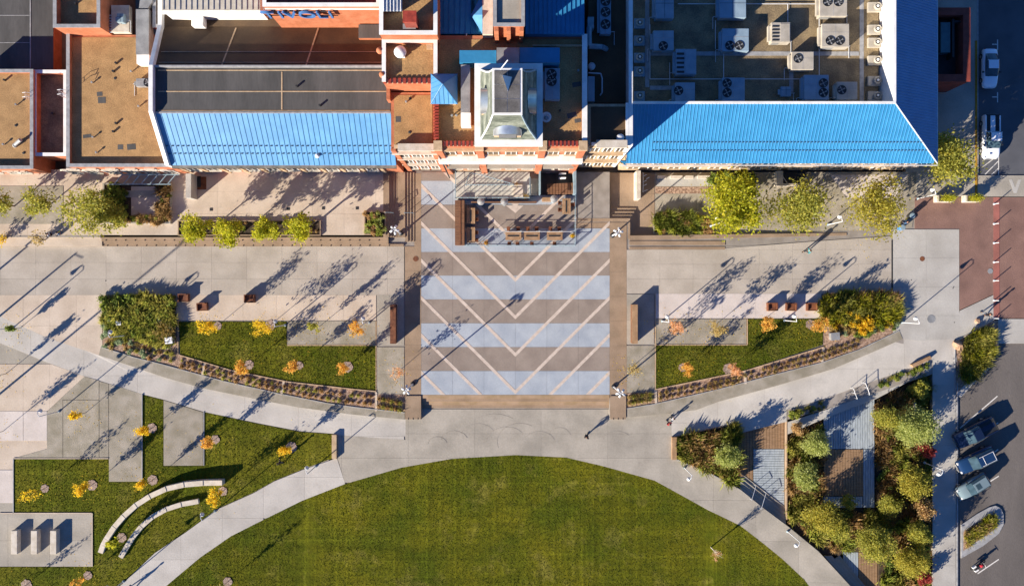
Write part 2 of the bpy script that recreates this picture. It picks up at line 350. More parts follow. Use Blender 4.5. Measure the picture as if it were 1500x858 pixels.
# street and terrace level (z = 0): base sheets with slabs on top
south_L = [(593,614),(520,607),(436,596),(380,585),(296,568),(240,552),(196,537),(145,520)]
south_R = [(918,611),(970,606),(1020,600),(1052,588),(1136,565),(1220,540),(1286,512),(1322,496)]
tb = [(-110,352),(-110,463),(0,463),(68,494),(145,520)] + south_L[::-1][1:] + [(593,614),(617,614),(617,578),(893,578),(893,614),(918,611)] + south_R[1:] + [(1405,496),(1405,335),(1305,335),(922,352),(922,325),(845,325),(845,250),(617,250),(607,250),(607,352)]
terr = sheet('terrace_base', tb, -.02, joint, thick=1.4)
st = sheet('street_paving', [(-110,361),(592,361),(592,432),(-110,432)], 0, joint, thick=.015, dz=0)
slabs(st, [(-110,361),(592,361),(592,432),(-110,432)], 0, concrete_warm, 51.5, 24, ox=1, oy=360.5)
st2 = sheet('street_paving', [(918,366),(1306,352),(1306,430),(918,430)], 0, joint, thick=.015)
slabs(st2, [(918,366),(1060,364),(1200,353),(1306,346),(1306,430),(918,430)], 0, concrete_warm, 48.5, 21.5, ox=918, oy=344)
st3 = sheet('plaza_paving', [(1308,336),(1405,336),(1405,455),(1455,432),(1455,467),(1398,500),(1398,520),(1308,500)], 0, joint, thick=.015)
slabs(st3, [(1308,336),(1405,336),(1405,454),(1405,496),(1345,499),(1322,496),(1308,487)], 0, concrete_light, 48.5, 42, ox=1308, oy=336)
pw_ = sheet('pink_paving', [(-110,432),(258,432),(150,432),(150,505),(145,520),(68,494),(0,463),(-110,463)], 0, joint, thick=.015)
slabs(pw_, [(-110,432),(150,432),(150,505),(145,520),(68,494),(0,463),(-110,455)], 0, pinkish, 39, 45, ox=-5, oy=432)
pw2 = sheet('pink_paving', [(258,432),(551,432),(551,470),(258,470)], 0, joint, thick=.015)
slabs(pw2, [(258,432),(551,432),(551,469),(258,469)], 0, pinkish, 49, 37, ox=258, oy=432)
pw3 = sheet('pink_paving', [(960,430),(1203,430),(1203,466),(960,466)], 0, joint, thick=.015)
slabs(pw3, [(960,430),(1203,430),(1203,466),(960,466)], 0, white_pad, 49, 36, ox=960, oy=430)
# tan borders beside the plaza
tanw = sheet('tan_border', [(607,252),(617,252),(617,578),(593,578),(593,361),(607,361)], 0, joint, thick=.015)
slabs(tanw, [(593,361),(617,361),(617,578),(593,578)], 0, tan_conc, 24, 36, 'paving_slab', ox=593, oy=361)
slabs(tanw, [(607,254),(617,254),(617,361),(607,361)], 0, tan_conc, 10, 36, 'paving_slab', ox=607, oy=254)
tane = sheet('tan_border', [(893,326),(918,326),(918,578),(893,578)], 0, joint, thick=.015)
slabs(tane, [(893,326),(918,326),(918,578),(893,578)], 0, tan_conc, 25, 36, 'paving_slab', ox=893, oy=326)
slabs(tane, [(845,326),(893,326),(893,334),(845,334)], 0, tan_conc, 24, 9, 'paving_slab', ox=845, oy=326)
mk('dark_edge_strip', MB().box(*[P(591.8,0)[0], P(593,0)[0]], P(0,430)[1], P(0,362)[1], -.02, .012), dark_m, kind='structure')  # dark strip standing in for the shadow line at the street edge
mk('dark_edge_strip', MB().box(P(917,0)[0], P(918.3,0)[0], P(0,430)[1], P(0,368)[1], -.02, .012), dark_m, kind='structure')
mk('dark_edge_strip', MB().box(P(1305.6,0)[0], P(1307.6,0)[0], P(0,430)[1], P(0,352)[1], -.02, .035), dark_m, kind='structure')
# plaza bands
plz = sheet('plaza', [(617,252),(893,252),(893,578),(617,578)], 0, joint, thick=.015)
for y0, y1, m_ in [(252,265,brown_band),(265,300,blue_band),(300,334.5,brown_band),(334.5,369,blue_band),(369,403.5,brown_band),(403.5,438.3,blue_band),(438.3,473.2,brown_band),(473.2,508,blue_band),(508,543,brown_band),(543,578,blue_band)]:
    x1 = 893 if y0 > 320 else 845
    slabs(plz, [(617,y0),(x1,y0),(x1,y1),(617,y1)], 0, m_, 46, 34.9, 'paving_slab', gap=.12, ox=617, oy=y0)
for ap in (304, 358.5, 412.8, 467.5, 522.3, 577, 631.6, 686.3):
    for s in (-1, 1):
        e = 138; t = 3.0; ytop = 252 if True else 0
        L = min(e, ap-253); xe = 755+s*L; ye = ap-L
        if s > 0 and ap < 416: L = min(L, 90); xe = 755+L; ye = ap-L
        pts = [(755, ap), (755, ap-2*t), (xe, ye-2*t), (xe, ye)]
        pts = clip(clip(pts, 1, 253, False), 1, 577.4, True)
        mb = MB().prism([P(*p)[:2] for p in pts], .02, .042)
        mk('cream_band', mb, cream_line, plz)
mk('cream_band', MB().prism([P(*p)[:2] for p in [(741,301),(767,301),(755,312)]], .02, .038), cream_line, plz)
# steps south of the plaza
stp = sheet('plaza_steps', [(617,598),(893,598),(893,600),(617,600)], -.6, joint, thick=.02)
stepcol = [tan_conc, cream, tan_conc, cream]
for i in range(4):
    y0 = 578+i*5; z1 = -.02-.145*i if i else .03
    mk('step', MB().box(P(617.3,0)[0], P(892.7,0)[0], P(0,y0+5)[1], P(0,y0+.05)[1], -.75, z1), tan_conc if i % 2 else mat('step_tan', '#ab9074', '#98805f', scale=1) if i == 0 else MATS['step_tan'], stp)
for xa in (594, 894):
    o = thing('stone_plinth', 'tan concrete plinth at the %s end of the plaza steps, a long shadow beside it' % ('left' if xa == 594 else 'right'), 'plinth', P(xa+11, 596, -.6))
    b = mk('block', MB().box(P(xa,0)[0], P(xa+22.5,0)[0], P(0,613.5)[1], P(0,579)[1], -.75, .12), tan_conc, o); bevel(b, .02)
    for k in range(3): mk('skate_stop', MB().box(P(xa+4+7*k,0)[0], P(xa+5+7*k,0)[0], P(0,614)[1], P(0,611)[1], .12, .14), dark_m, o)
    mk('cap', MB().box(P(xa-.3,0)[0], P(xa+22.8,0)[0], P(0,611)[1], P(0,579.5)[1], .12, .135), tan_conc, o)
# lower concourse and curved paths
upL = [(492,672),(440,690),(400,706),(370,723),(316,747),(271,780),(226,810),(178,856),(140,900)]
loL = [(190,900),(243,858),(292,817),(337,786),(385,762),(440,735),(504,710),(587,686),(661,673),(755,667.5),(829,671),(885,684),(960,705),(1000,727),(1040,749),(1086,771),(1121,798),(1148,820),(1180,850),(1210,890)]
upR = [(992,674),(1040,694),(1086,718),(1121,746),(1156,772),(1200,808),(1246,858),(1275,890)]
lowL = [(-110,440),(-110,502),(0,502),(68,530),(124,551),(168,564),(207,577),(238,585),(296,603),(380,621),(436,632),(486,636)]
pathL = [(-110,463),(0,463),(68,494),(145,520)] + south_L[::-1][1:] + [(593,614),(593,600),(560,640),(499,640),(486,636)] + lowL[::-1][1:10] + [(-110,502)]
pb = sheet('path_base', [(-110,463),(0,463),(68,494),(145,520)] + south_L[::-1][1:] + [(617,614),(617,598),(893,598),(893,614)] + south_R + [(1398,496),(1402,540),(1365,548),(1285,575),(1210,600),(1155,615),(1083,622),(992,640)] + upR + loL[::-1] + upL[::-1] + lowL[::-1], zs, joint, dz=-.03)
pp = sheet('curved_path', [(0,0),(1,0),(1,1)], -1.5, joint)
slabs(pp, [(-110,463),(0,463),(68,494),(145,520)] + south_L[::-1][1:] + [(593,614),(593,645),(493,638),(486,636)] + lowL[::-1][1:10] + [(-110,502)], zs, concrete_path, 78, 90, ox=45, oy=460)
mid = [(593,614.5),(617,614.5),(617,600),(893,600),(893,614.5),(918,611.5),(985,606),(985,672)] + [(992,674),(985,716)] + [(960,705),(885,684),(829,671),(755,667.5),(661,673),(587,686),(504,710),(493,672),(493,638),(593,645)]
slabs(pp, mid, zs, concrete, 98, 36, ox=499, oy=600)
slabs(pp, [(985,604)] + south_R[2:] + [(1398,496),(1402,530),(1365,528),(1285,556),(1212,583),(1155,600),(1083,619),(992,640),(985,640)], zs, concrete_path, 68, 80, ox=985, oy=460)
slabs(pp, [(492,672),(504,710)] + loL[::-1][14:] + upL[::-1][:-1], zs, concrete_path, 60, 60, ox=24, oy=640)
slabs(pp, [(985,674)] + upR + loL[::-1][:8] , zs, concrete, 62, 60, ox=985, oy=674)
tm = mat('worn_concrete', '#a1998b', '#958d80', scale=3, contrast=(.4,.6))
for cx, cy, r, a0, a1 in ((665,648,20,20,170),(700,642,26,30,160),(742,650,30,40,175),(762,648,34,60,200),(790,652,24,20,150),(820,640,16,10,170),(725,644,46,55,125),(905,650,22,40,160),(640,652,14,10,180)):
    mb = MB(); n = 18
    for k in range(n):
        t0, t1 = R(a0+(a1-a0)*k/n), R(a0+(a1-a0)*(k+1)/n); q = [(cx+math.cos(t)*rr, cy-math.sin(t)*rr*.8) for t, rr in ((t0,r-.35),(t0,r+.35),(t1,r+.35),(t1,r-.35))]
        if min(p[1] for p in q) < 602: continue
        mb.face([P(*p)[:2]+(float(zs(p[0]))+.045,) for p in q][::-1])
    mk('tyre_mark', mb, tm, kind='structure')
bandL_in = [(593,604),(520,596),(478,590),(408,576),(324,557),(280,545),(240,534),(196,523),(148,508)]
bandR_in = [(918,598),(961,591),(1052,570),(1136,548),(1203,531),(1258,512),(1317,484)]
bl = sheet('tan_kerb_band', bandL_in + south_L[::-1], 0, aggregate, thick=.7, dz=.06)
br = sheet('tan_kerb_band', bandR_in + south_R[::-1], 0, aggregate, thick=.7, dz=.06)
stripL = [(593,580),(551,574),(520,571),(422,560),(338,543),(260,520),(258,470),(150,470),(148,508)]
def edging(pts, z0, z1, wd, m, name='edging', parent=None, kind='structure'):
    mb = MB()
    for a, b in zip(pts, pts[1:]):
        A = Vector(P(*a)[:2]); B = Vector(P(*b)[:2]); d = (B-A).normalized(); n_ = Vector((-d.y, d.x))*wd/2
        mb.prism([tuple(A+n_), tuple(A-n_), tuple(B-n_), tuple(B+n_)], z0, z1)
    return mk(name, mb, m, parent, kind=(kind if parent is None else None))
lawnL = [(262,471),(420,471),(420,506),(551,506),(551,572),(520,569),(422,557.5),(338,541),(264,519)]
lawnR = [(961,505),(1095,505),(1095,467),(1206,467),(1205,505),(1091,542),(961,569)]
sheet('lawn', lawnL, .03, lawn_s, kind='structure'); sheet('lawn', lawnR, .03, lawn_s, kind='structure')
bedL = [(551,574),(520,571),(422,560),(338,543),(260,520),(258,431),(152,431),(150,505),(148,508)] + bandL_in[::-1][1:-1] + [(593,604),(593,597),(551,597)]
sheet('planting_bed_soil', [(593,578),(553,576)] + [(520,571),(422,560),(338,543),(260,520),(258,431),(152,431),(150,505),(148,508)] + bandL_in[::-1][1:], .02, mulch)
sheet('planting_bed_soil', [(918,576),(961,571),(1091,544),(1206,509),(1206,431),(1311,431),(1317,484)] + bandR_in[::-1][1:], .02, mulch)
for nm, pl in (('aggregate_pad', [(421,470),(550,470),(550,504.5),(421,504.5)]), ('aggregate_pad', [(552,508),(592,508),(592,577),(552,577)]),
               ('aggregate_pad', [(961,467),(1093,467),(1093,504),(961,504)]), ('aggregate_pad', [(918,506),(959,506),(959,575),(918,575)])):
    a = sheet(nm, pl, .0, joint, thick=.015); slabs(a, pl, 0, aggregate, 43, 40, 'paving_slab', ox=pl[0][0], oy=pl[0][1])
for pl in ([(552,431),(592,431),(592,506),(552,506)], [(918,431),(958,431),(958,504),(918,504)]):
    a = sheet('grey_pad', pl, .0, joint, thick=.015); slabs(a, pl, 0, concrete, 41, 38, 'paving_slab', ox=pl[0][0], oy=pl[0][1])
edging([(551,573),(520,570),(422,559),(338,542),(262,519.5)], 0, .12, .12, cream); edging([(961,570),(1091,543),(1206,508)], 0, .12, .12, cream)
edging(bandL_in, 0, .1, .08, stonegrey); edging(bandR_in, 0, .1, .08, stonegrey)
for a, b in (((551,574),(551,602)), ((960,571),(961,591)), ((300,531),(297,549)), ((416,558),(412,578)), ((1091,544),(1092,562)), ((1206,508),(1204,530))):
    edging([a, b], 0, .08, .28, pinkish)
edging([(551,470),(551,574)], 0, .06, .1, cream); edging([(960,430),(960,572)], 0, .06, .1, cream); edging([(421,505.5),(551,505.5)], 0, .07, .1, cream)
edging([(261,470),(261,519)], 0, .1, .1, cream); edging([(961,505),(1094.5,505),(1094.5,467)], 0, .07, .1, cream)
# south-west pads and lawns
sw = [(-110,501),(0,501),(66,529),(78,534),(-110,534)]
sheet('grey_pad', sw, zs, concrete, dz=.0); 
a = sheet('pink_paving', [(-110,533),(75,533),(124,551),(69,602),(-110,602)], zs, joint, dz=-.01); slabs(a, [(-110,533),(75,533),(124,551),(69,602),(-110,602)], zs, pinkish, 39, 69, ox=-5, oy=533)
a = sheet('pink_paving', [(-110,645),(69,645),(69,671),(20,671),(20,688),(-110,688)], zs, pinkish, dz=.015)
for pl in ([(-110,602),(34,602),(34,645),(-110,645)], [(34.6,602),(69,602),(69,645),(34.6,645)], [(-110,688),(19,688),(19,736),(-110,736)]):
    sheet('white_pad', pl, zs, white_pad, dz=.05, thick=.2)
sheet('white_pad', [(-110,736),(19,736),(19,750),(-110,750)], zs, concrete, dz=.03)
ag = [(69,602),(124,551),(168,564),(207,577),(207,705),(159,705),(159,671),(20,671),(69,656)]
a = sheet('aggregate_pad', ag, zs, joint, dz=-.02)
for pl in ([(69,603),(124,551),(145,557),(145,585),(92,585),(92,670),(69,670)], [(92.7,585.7),(145,585.7),(145,670),(92.7,670)], [(145.7,558),(159,562),(159,670),(145.7,670)], [(159.7,562),(168,564),(207,577),(207,705),(159.7,705)], [(20,671),(69,657),(69,670.5),(20,670.5)]):
    mk('paving_slab', MB().prism([P(*p)[:2] for p in pl], lambda c: float(zs(c[0]*12+750))-.02, lambda c: float(zs(c[0]*12+750))+.04), aggregate, a)
sheet('aggregate_pad', [(239,586),(296,604),(296,682),(239,682)], zs, aggregate, dz=.06, thick=.2)
lawnSW = [(208,578),(238,586),(238,683),(298,683),(298,604),(380,622),(436,633),(486,637),(486,672),(440,689),(400,705),(370,722),(316,746),(271,779),(226,809),(178,855),(140,899),(-110,899),(-110,830),(136,830),(136,751),(20,751),(20,672),(158,672),(158,706),(208,706)]
sheet('lawn', lawnSW, zs, lawn_s, dz=.02)
pad = sheet('grey_pad', [(-110,752),(135,752),(135,829),(-110,829)], zs, joint, dz=.0)
slabs(pad, [(-110,752),(135,752),(135,829),(-110,829)], zs, concrete, 61, 39, 'paving_slab', ox=-110, oy=752, top=.05)
edging([(20,671),(159,671)], -.1, .09, .1, pinkish); edging([(135.5,751),(135.5,829)], -.1, .1, .12, pinkish); edging([(0,751),(135,751)], -.1, .1, .12, pinkish)
edging([(208,577),(208,706)], -.25, .02, .1, stonegrey); edging([(297.5,603),(297.5,682)], -.45, -.2, .1, stonegrey); edging([(20,671),(20,751)], -.1, .1, .1, stonegrey)
big = loL[1:-1]
sheet('great_lawn', [(190,900)] + big + [(1215,900),(1300,1010),(110,1010)], zs, lawn_m, dz=.015)
edging(big, -.75, -.57, .1, stonegrey) if False else None
# grass tufts: real blades over all lawns (nobody could count them)
def tufts(name, poly, n, h, z, seed, m=grass_m, lean=.8, wd=.035, clump=1, **kw):
    q = scatter(poly, n, seed); p = topts(q, z)
    if clump > 1:
        rg = np.random.default_rng(seed+1); p = np.repeat(p, clump, 0); p[:,:2] += rg.normal(size=(len(p),2))*kw.get('spread', .08)
    V, F = blades(p, h, lean, wd, seed); me = fastmesh(name, V, F); o = link(name, me, m); o['kind'] = 'stuff'
    o['label'] = kw.get('label', 'short green grass of the lawn'); o['category'] = kw.get('cat', 'grass'); return o
tufts('lawn_grass', lawnL, 9000, .07, .03, 1, label='short green grass inside the left framed lawn')
tufts('lawn_grass', lawnR, 9000, .07, .03, 2, label='short green grass inside the right framed lawn')
tufts('lawn_grass', lawnSW, 26000, .06, lambda a, b: zs(a)+.02, 3, label='short green grass around the curved benches, lower left')
tufts('lawn_grass', [(230,870)] + big + [(1190,870)], 60000, .05, lambda a, b: zs(a)+.015, 4, label='short green and straw coloured grass of the large oval lawn')
# left terrace (0.8 m up) with steps to the plaza and to the street
ZT = .8
lt = sheet('left_terrace', [(-110,250),(571,250),(571,348),(-110,348)], ZT, joint, thick=1.4, dz=-.02)
slabs(lt, [(-110,250),(500,250),(571,250),(571,330),(535,345),(-110,345)], ZT, pinkish, 46, 32, ox=0, oy=250, top=.0)
a = sheet('aggregate_pad', [(-110,274),(98,274),(98,329),(-110,329)], ZT, aggregate, dz=.035, thick=.03)
a = sheet('west_steps', [(-110,345),(-110,361),(593,361),(593,345)], 0, joint, thick=.01, dz=.01)
for i, (ya, yb, z1) in enumerate([(345,350,.78),(350,354,.52),(354,357.5,.34),(357.5,360.8,.17)]):
    mk('step', MB().box(P(152,0)[0], P(570-.2*i+ (22 if i>2 else 0),0)[0], P(0,yb)[1], P(0,ya+.05)[1], -.01, z1), tan_conc, a)
mk('ramp_edge', MB().prism([P(*p)[:2] for p in [(-110,345),(152,345),(152,360.5),(-110,360.5)]], -.01, lambda q: .42), pinkish, a)
s_ = MB()
for i in range(30):
    for yy, zz in ((352,.53),(359.5,.18)):
        x = 158+i*14.2; s_.box(P(x,0)[0], P(x+1.2,0)[0], P(0,yy+1)[1], P(0,yy-.6)[1], zz-.02, zz+.03)
mk('step_light', s_, dark_m, a, kind='stuff')
a = sheet('east_steps', [(571,250),(607,250),(607,352),(571,352)], 0, joint, thick=.01, dz=.008)
for x0, x1, z1 in [(563,571.5,.82),(571.5,575,.68),(575,578.5,.56),(578.5,582,.45),(582,594,.42),(594,598.3,.3),(598.3,602.6,.2),(602.6,607,.1)]:
    mk('step', MB().box(P(x0+.05,0)[0], P(x1,0)[0], P(0,354 if x0 > 582 else 348)[1], P(0,253)[1], -.01, z1), tan_conc, a)
mk('step', MB().box(P(582.1,0)[0], P(593.9,0)[0], P(0,354)[1], P(0,348.1)[1], -.01, .42), tan_conc, a) if False else None
# sunken terrace at the right with its steps
rt = [(845,252),(845,300),(918,300),(918,325),(925,345),(1340,345),(1340,252)]
a = sheet('right_terrace', [(845,252),(1345,252),(1345,335),(1305,335),(922,352),(845,326)], zr, joint, dz=-.03)
slabs(a, [(857,252),(960,252),(960,345),(926,345),(926,304),(857,304)], zr, tan_conc, 33, 31, 'paving_slab', ox=857, oy=252, top=.0)
slabs(a, [(961,252),(1342,252),(1342,288),(1336,333),(1305,336),(1100,343),(961,345)], zr, aggregate, 60, 38, 'paving_slab', ox=961, oy=269, top=.0)
sheet('white_pad', [(963,257),(1048,257),(1048,272),(963,272)], zr, concrete_light, dz=.04, thick=.06)
sheet('straw_mulch', [(961,273),(1060,273),(1060,283),(961,283)], zr, mulch, dz=.02)
sheet('white_pad', [(1216,256),(1330,256),(1310,290),(1240,290)], zr, white_pad, dz=.02)
sheet('grey_pad', [(1342,252),(1428,252),(1428,288),(1342,288)], 0, concrete, dz=.02, thick=.8)
a = sheet('corner_steps', [(845,304),(926,304),(926,352),(845,352)], -.7, joint, thick=.02)
for i in range(4):
    f = i*5.2; z1 = -.15*(i+1)+.13
    mk('step', MB().prism([P(*p)[:2] for p in [(845,325-f-.05),(845,319.8-f),(923+f*.62,319.8-f),(923+f*.62,350),(919.8+f*.62,350),(919.8+f*.62,325-f-.05)]], -.8, z1 if i else .02), tan_conc, a)
# wedge kerbs sloping up along the street
o = thing('retaining_kerb', 'long tan sloping kerb wall between the right street and the sunken terrace', 'kerb', P(1100,352))
mk('wall', MB().prism([P(*p)[:2] for p in [(922,352),(1240,345),(1240,341),(940,345),(922,345)]], -.8, .05), tan_conc, o)
mk('wall', MB().prism([P(*p)[:2] for p in [(922,353),(1062,353),(1062,359),(922,359)]], -.1, .045), tan_conc, o)
mk('wall', MB().prism([P(*p)[:2] for p in [(922,361.5),(1062,361.5),(1062,365.5),(922,365.5)]], -.1, .04), tan_conc, o)
# roads at the right
sheet('road', [(1403,503),(1650,503),(1650,960),(1403,960)], -.12, asphalt, thick=.5)
sheet('road', [(1432,-110),(1650,-110),(1650,257),(1432,257)], -.1, asphalt_dk, thick=.5)
sheet('sidewalk', [(1327,-110),(1432,-110),(1432,252),(1327,252)], .0, concrete, thick=.8)
a = sheet('crossing', [(1432,257),(1650,257),(1650,288),(1432,288)], -.03, joint, thick=.5); slabs(a, [(1432,257),(1650,257),(1650,288),(1432,288)], -.03, concrete, 45, 32, ox=1432, oy=257)
mk('yellow_kerb', MB().box(P(1428.3,0)[0], P(1431.3,0)[0], P(0,285)[1], P(0,60)[1], -.1, .06), mat('yellow_paint', '#b3851f', '#94701c', scale=3), kind='structure')
mk('kerb', MB().box(P(1431.4,0)[0], P(1433,0)[0], P(0,257)[1], P(0,-110)[1], -.1, .035), stonegrey, kind='structure')
sheet('brick_paving', [(1340,289),(1455,289),(1455,431),(1405.6,454),(1405.6,335),(1340,335)], .0, brick_pave, thick=.6, dz=.02)
sheet('salmon_strip', [(1455,289),(1464,289),(1464,466),(1455,466)], 0, salmon_pave, thick=.6, dz=.024)
sheet('brick_paving', [(1464,289),(1650,289),(1650,466),(1464,466)], 0, brick_pave, thick=.6, dz=.0)
a = sheet('sidewalk', [(1405,455),(1455,432),(1455,467),(1398,500),(1398,560)], 0, joint, thick=.4); slabs(a, [(1405.8,455),(1455,432),(1455,467),(1398,501)], 0, concrete_light, 52, 80, ox=1400, oy=420)
a = sheet('sidewalk', [(1462,467),(1650,467),(1650,503),(1462,503)], 0, joint, thick=.4, dz=-.02); slabs(a, [(1462,467),(1650,467),(1650,503),(1462,503)], -.02, concrete_light, 50, 40, ox=1462, oy=467)
a = sheet('sidewalk', [(1366,525),(1402,515),(1402,960),(1366,960)], 0, joint, thick=.6, dz=-.04)
slabs(a, [(1366,527),(1400,520),(1400,958),(1366,958)], -.02, concrete_light, 35, 44, ox=1366, oy=520)
edging([(1402,560),(1402,900)], -.3, .06, .14, stonegrey, 'kerb'); edging([(1403.5,560),(1403.5,900)], -.3, -.06, .1, stonegrey, 'gutter')
pm = mat('road_paint', '#d8d4cc', '#bdb8ae', scale=6, contrast=(.3, .5))
def paint(pts, z, parent=None, wd=.13):
    mb = MB()
    for a, b in zip(pts, pts[1:]):
        A = Vector(P(*a)[:2]); B = Vector(P(*b)[:2]); d = (B-A).normalized(); n_ = Vector((-d.y, d.x))*wd/2
        mb.prism([tuple(A+n_), tuple(A-n_), tuple(B-n_), tuple(B+n_)], z, z+.006)
    return mk('painted_line', mb, pm, parent, kind=(None if parent else 'structure'))
for a, b in (((1407,627),(1462,580)), ((1452,626),(1463,619)), ((1455,664),(1463,658)), ((1407,733),(1464,697)), ((1433,840),(1464,819)), ((1440,-20),(1462,-20))): paint([a, b], -.118)
for y in (65, 142): paint([(1454,y),(1462,y)], -.098); paint([(1462,y-7),(1462,y+8)], -.097)
paint([(1463.5,225),(1463.5,256)], -.098, wd=.1)
for k in range(4): paint([(1440, 236+k*8.5 if k<2 else 256), (1463, 219+k*8.5)] if k < 2 else [(1440+(k-2)*10+3, 256), (1463, 219+k*8.5+(2 if k == 3 else 0))], -.096, wd=.1)
mk('painted_letter', MB().prism([P(*p)[:2] for p in [(1478,263),(1482.5,263),(1487,275),(1491.5,263),(1496,263),(1489,283),(1485,283)]], .0, .008), concrete_light, kind='structure')
for cx, cy, r in ((1364,467,.5),(1450.5,397,.32),(1351,379,.3),(609,379,.33),(155,411,.08),(1335,410,.06),(1396,422,.06),(1398,472,.06),(1397,420,.06)):
    o = mk('manhole_cover', MB().lathe(P(cx,cy,.034), [(r,0),(r,.012),(r*.9,.016),(r*.85,.01)], 20), corten if cx < 1360 and r > .1 else metal_g, kind='structure') if r > .1 else mk('floor_drain', MB().lathe(P(cx,cy,.034), [(r,0),(r,.008)], 10), dark_m, kind='structure')
for x, y in ((104,309),(98,309),(313,308),(425,307),(476,306),(525,306)):
    mk('tree_grate', MB().box(P(x-2,0)[0], P(x+2,0)[0], P(0,y+2)[1], P(0,y-2)[1], ZT, ZT+.04), dark_m, kind='structure')
# ------------------------------------------------------------------ sunken garden, lower right
gl = sheet('garden_soil', [(992,640),(1083,620),(1155,601),(1212,584),(1286,572),(1366,541),(1366,960),(1290,960),(1246,858),(1200,808),(1156,772),(1121,746),(1086,718),(1040,694),(992,674)], -1.4, dirt)
edging([(1083,620),(992,640)], -1.0, -.5, .12, tan_conc, 'kerb'); edging(upR[:7], -1.3, -.53, .12, stonegrey, 'kerb')
def planks(base, poly, z, m, dx, dy=2000, th=.05, gap=.25, kindstuff=True, name='board'):
    x0 = min(p[0] for p in poly); x1 = max(p[0] for p in poly); y0 = min(p[1] for p in poly); y1 = max(p[1] for p in poly); mb = MB()
    x = x0
    while x < x1-.3:
        y = y0
        while y < y1-.2:
            q = poly
            for ax, v, kl in ((0, x+gap, False), (0, min(x+dx, x1)-gap, True), (1, y+gap, False), (1, min(y+dy, y1)-gap, True)):
                q = clip(q, ax, v, kl)
                if len(q) < 3: break
            if len(q) >= 3 and area(q) > .3: mb.prism([P(*p)[:2] for p in q], z-th, z+rnd.uniform(-.006, .006))
            y += dy
        x += dx
    return mk(name, mb, m, base, kind='stuff')
def deck(label, parts, loc):
    o = thing('timber_deck', label, 'deck', loc)
    for poly, z, m, dx, dy in parts:
        mk('joists', MB().prism([P(*p)[:2] for p in poly], z-.3, z-.06), dark_m, o); planks(o, poly, z, m, dx, dy)
    return o
deck('L shaped brown and grey timber deck beside the curved path stairs', [([(1085,650),(1085,636),(1153.5,619),(1153.5,659.5),(1107,659.5),(1107,714),(1086,700)], -1.05, wood_dk, 4.2, 2000), ([(1107.5,660),(1153.5,660),(1153.5,765),(1107.5,732)], -1.07, wood_gr, 2000, 3.6)], P(1120,680,-1.1))
deck('grey timber deck with a brown board inset between the garden trees', [([(1209,616),(1213,587),(1284,560),(1284,658.7),(1209,658.7)], -.55, wood_gr, 3.6, 2000), ([(1267.5,659),(1284,659),(1284,745),(1267.5,745)], -.55, wood_gr, 3.6, 2000), ([(1209,728.5),(1267,728.5),(1267,745),(1209,745)], -.55, wood_gr, 3.6, 2000), ([(1209,659),(1267,659),(1267,728),(1209,728)], -.5, wood_dk, 4.0, 2000)], P(1246,662,-.6))
a = sheet('boardwalk', [(1155,619),(1210,601),(1285,572),(1365,524),(1365,541),(1285,584),(1210,613),(1155,637)], lambda x, y=0: np.clip((np.asarray(x,float)-1155)/210*.4-.42, -.5, 0), concrete_light, thick=.3)
a = sheet('garden_walk', [(1083,619),(1154,600),(1154,618),(1083,636)], lambda x, y=0: zs(x)*1.0, concrete_light, thick=.3)
edging([(1154.5,600),(1154.5,762)], -1.2, -.4, .1, tan_conc, 'kerb')
for nm, tl, n_, x0, y0, x1, y1, dz, wdt in (('garden_stairs', 'x', 5, 1087,700, 1154,752, -.62, 15),):
    a = sheet('garden_stairs', [(1086,706),(1086,712),(1154,764),(1154,758)], -1.3, joint, thick=.02)
    for i in range(4):
        f = i*6.5
        mk('step', MB().prism([P(*p)[:2] for p in [(1087,719.5-f),(1154,771.5-f),(1154,765.2-f),(1087,713.2-f)]], -1.3, -.64-.12*i), concrete, a)
a = sheet('garden_stairs', [(1226,842),(1262,858),(1262,900),(1240,858)], -1.3, joint, thick=.02)
for i in range(4):
    f = i*6
    mk('step', MB().prism([P(*p)[:2] for p in [(1210+f,816),(1216+f,816),(1270+f,880),(1262+f,880)]], -1.3, -.5-.12*i), concrete, a)
deck('small timber deck at the foot of the lower stairs, bottom edge', [([(1240,812.3),(1262.5,812.3),(1262.5,858),(1240,835)], -1.0, wood_gr, 3.8, 2000), ([(1263,812.3),(1291,812.3),(1291,900),(1263,900)], -1.0, wood_dk, 4, 2000)], P(1265,835,-1.1))
# curb island and bed at the right
isl = [(1408,768),(1430,753),(1448,743),(1458,740),(1466,744),(1470,753),(1470,768),(1463,781),(1440,799),(1408,817)]
o = sheet('kerb_island', isl, -.0, stonegrey, thick=.4, dz=.03)
isl_in = [(1411,778),(1430,765),(1447,753),(1455,749.5),(1461,754),(1462,764),(1457,775),(1436,789),(1411,806)]
sheet('island_soil', isl_in, 0, mulch, thick=.02, dz=.045)
bedE = [(1398,501),(1455,469),(1462,469),(1462,520),(1448,534),(1403,577),(1399,577)]
sheet('planting_bed_soil', bedE, 0, mulch, thick=.3, dz=.01)
edging([(1398,501),(1455,468)], 0, .12, .12, pinkish, 'kerb'); edging([(1398.5,501),(1398.5,577)], 0, .1, .1, stonegrey, 'kerb')
edging([(1404,579),(1420,562),(1450,533)], -.2, .05, .7, concrete_light, 'kerb')

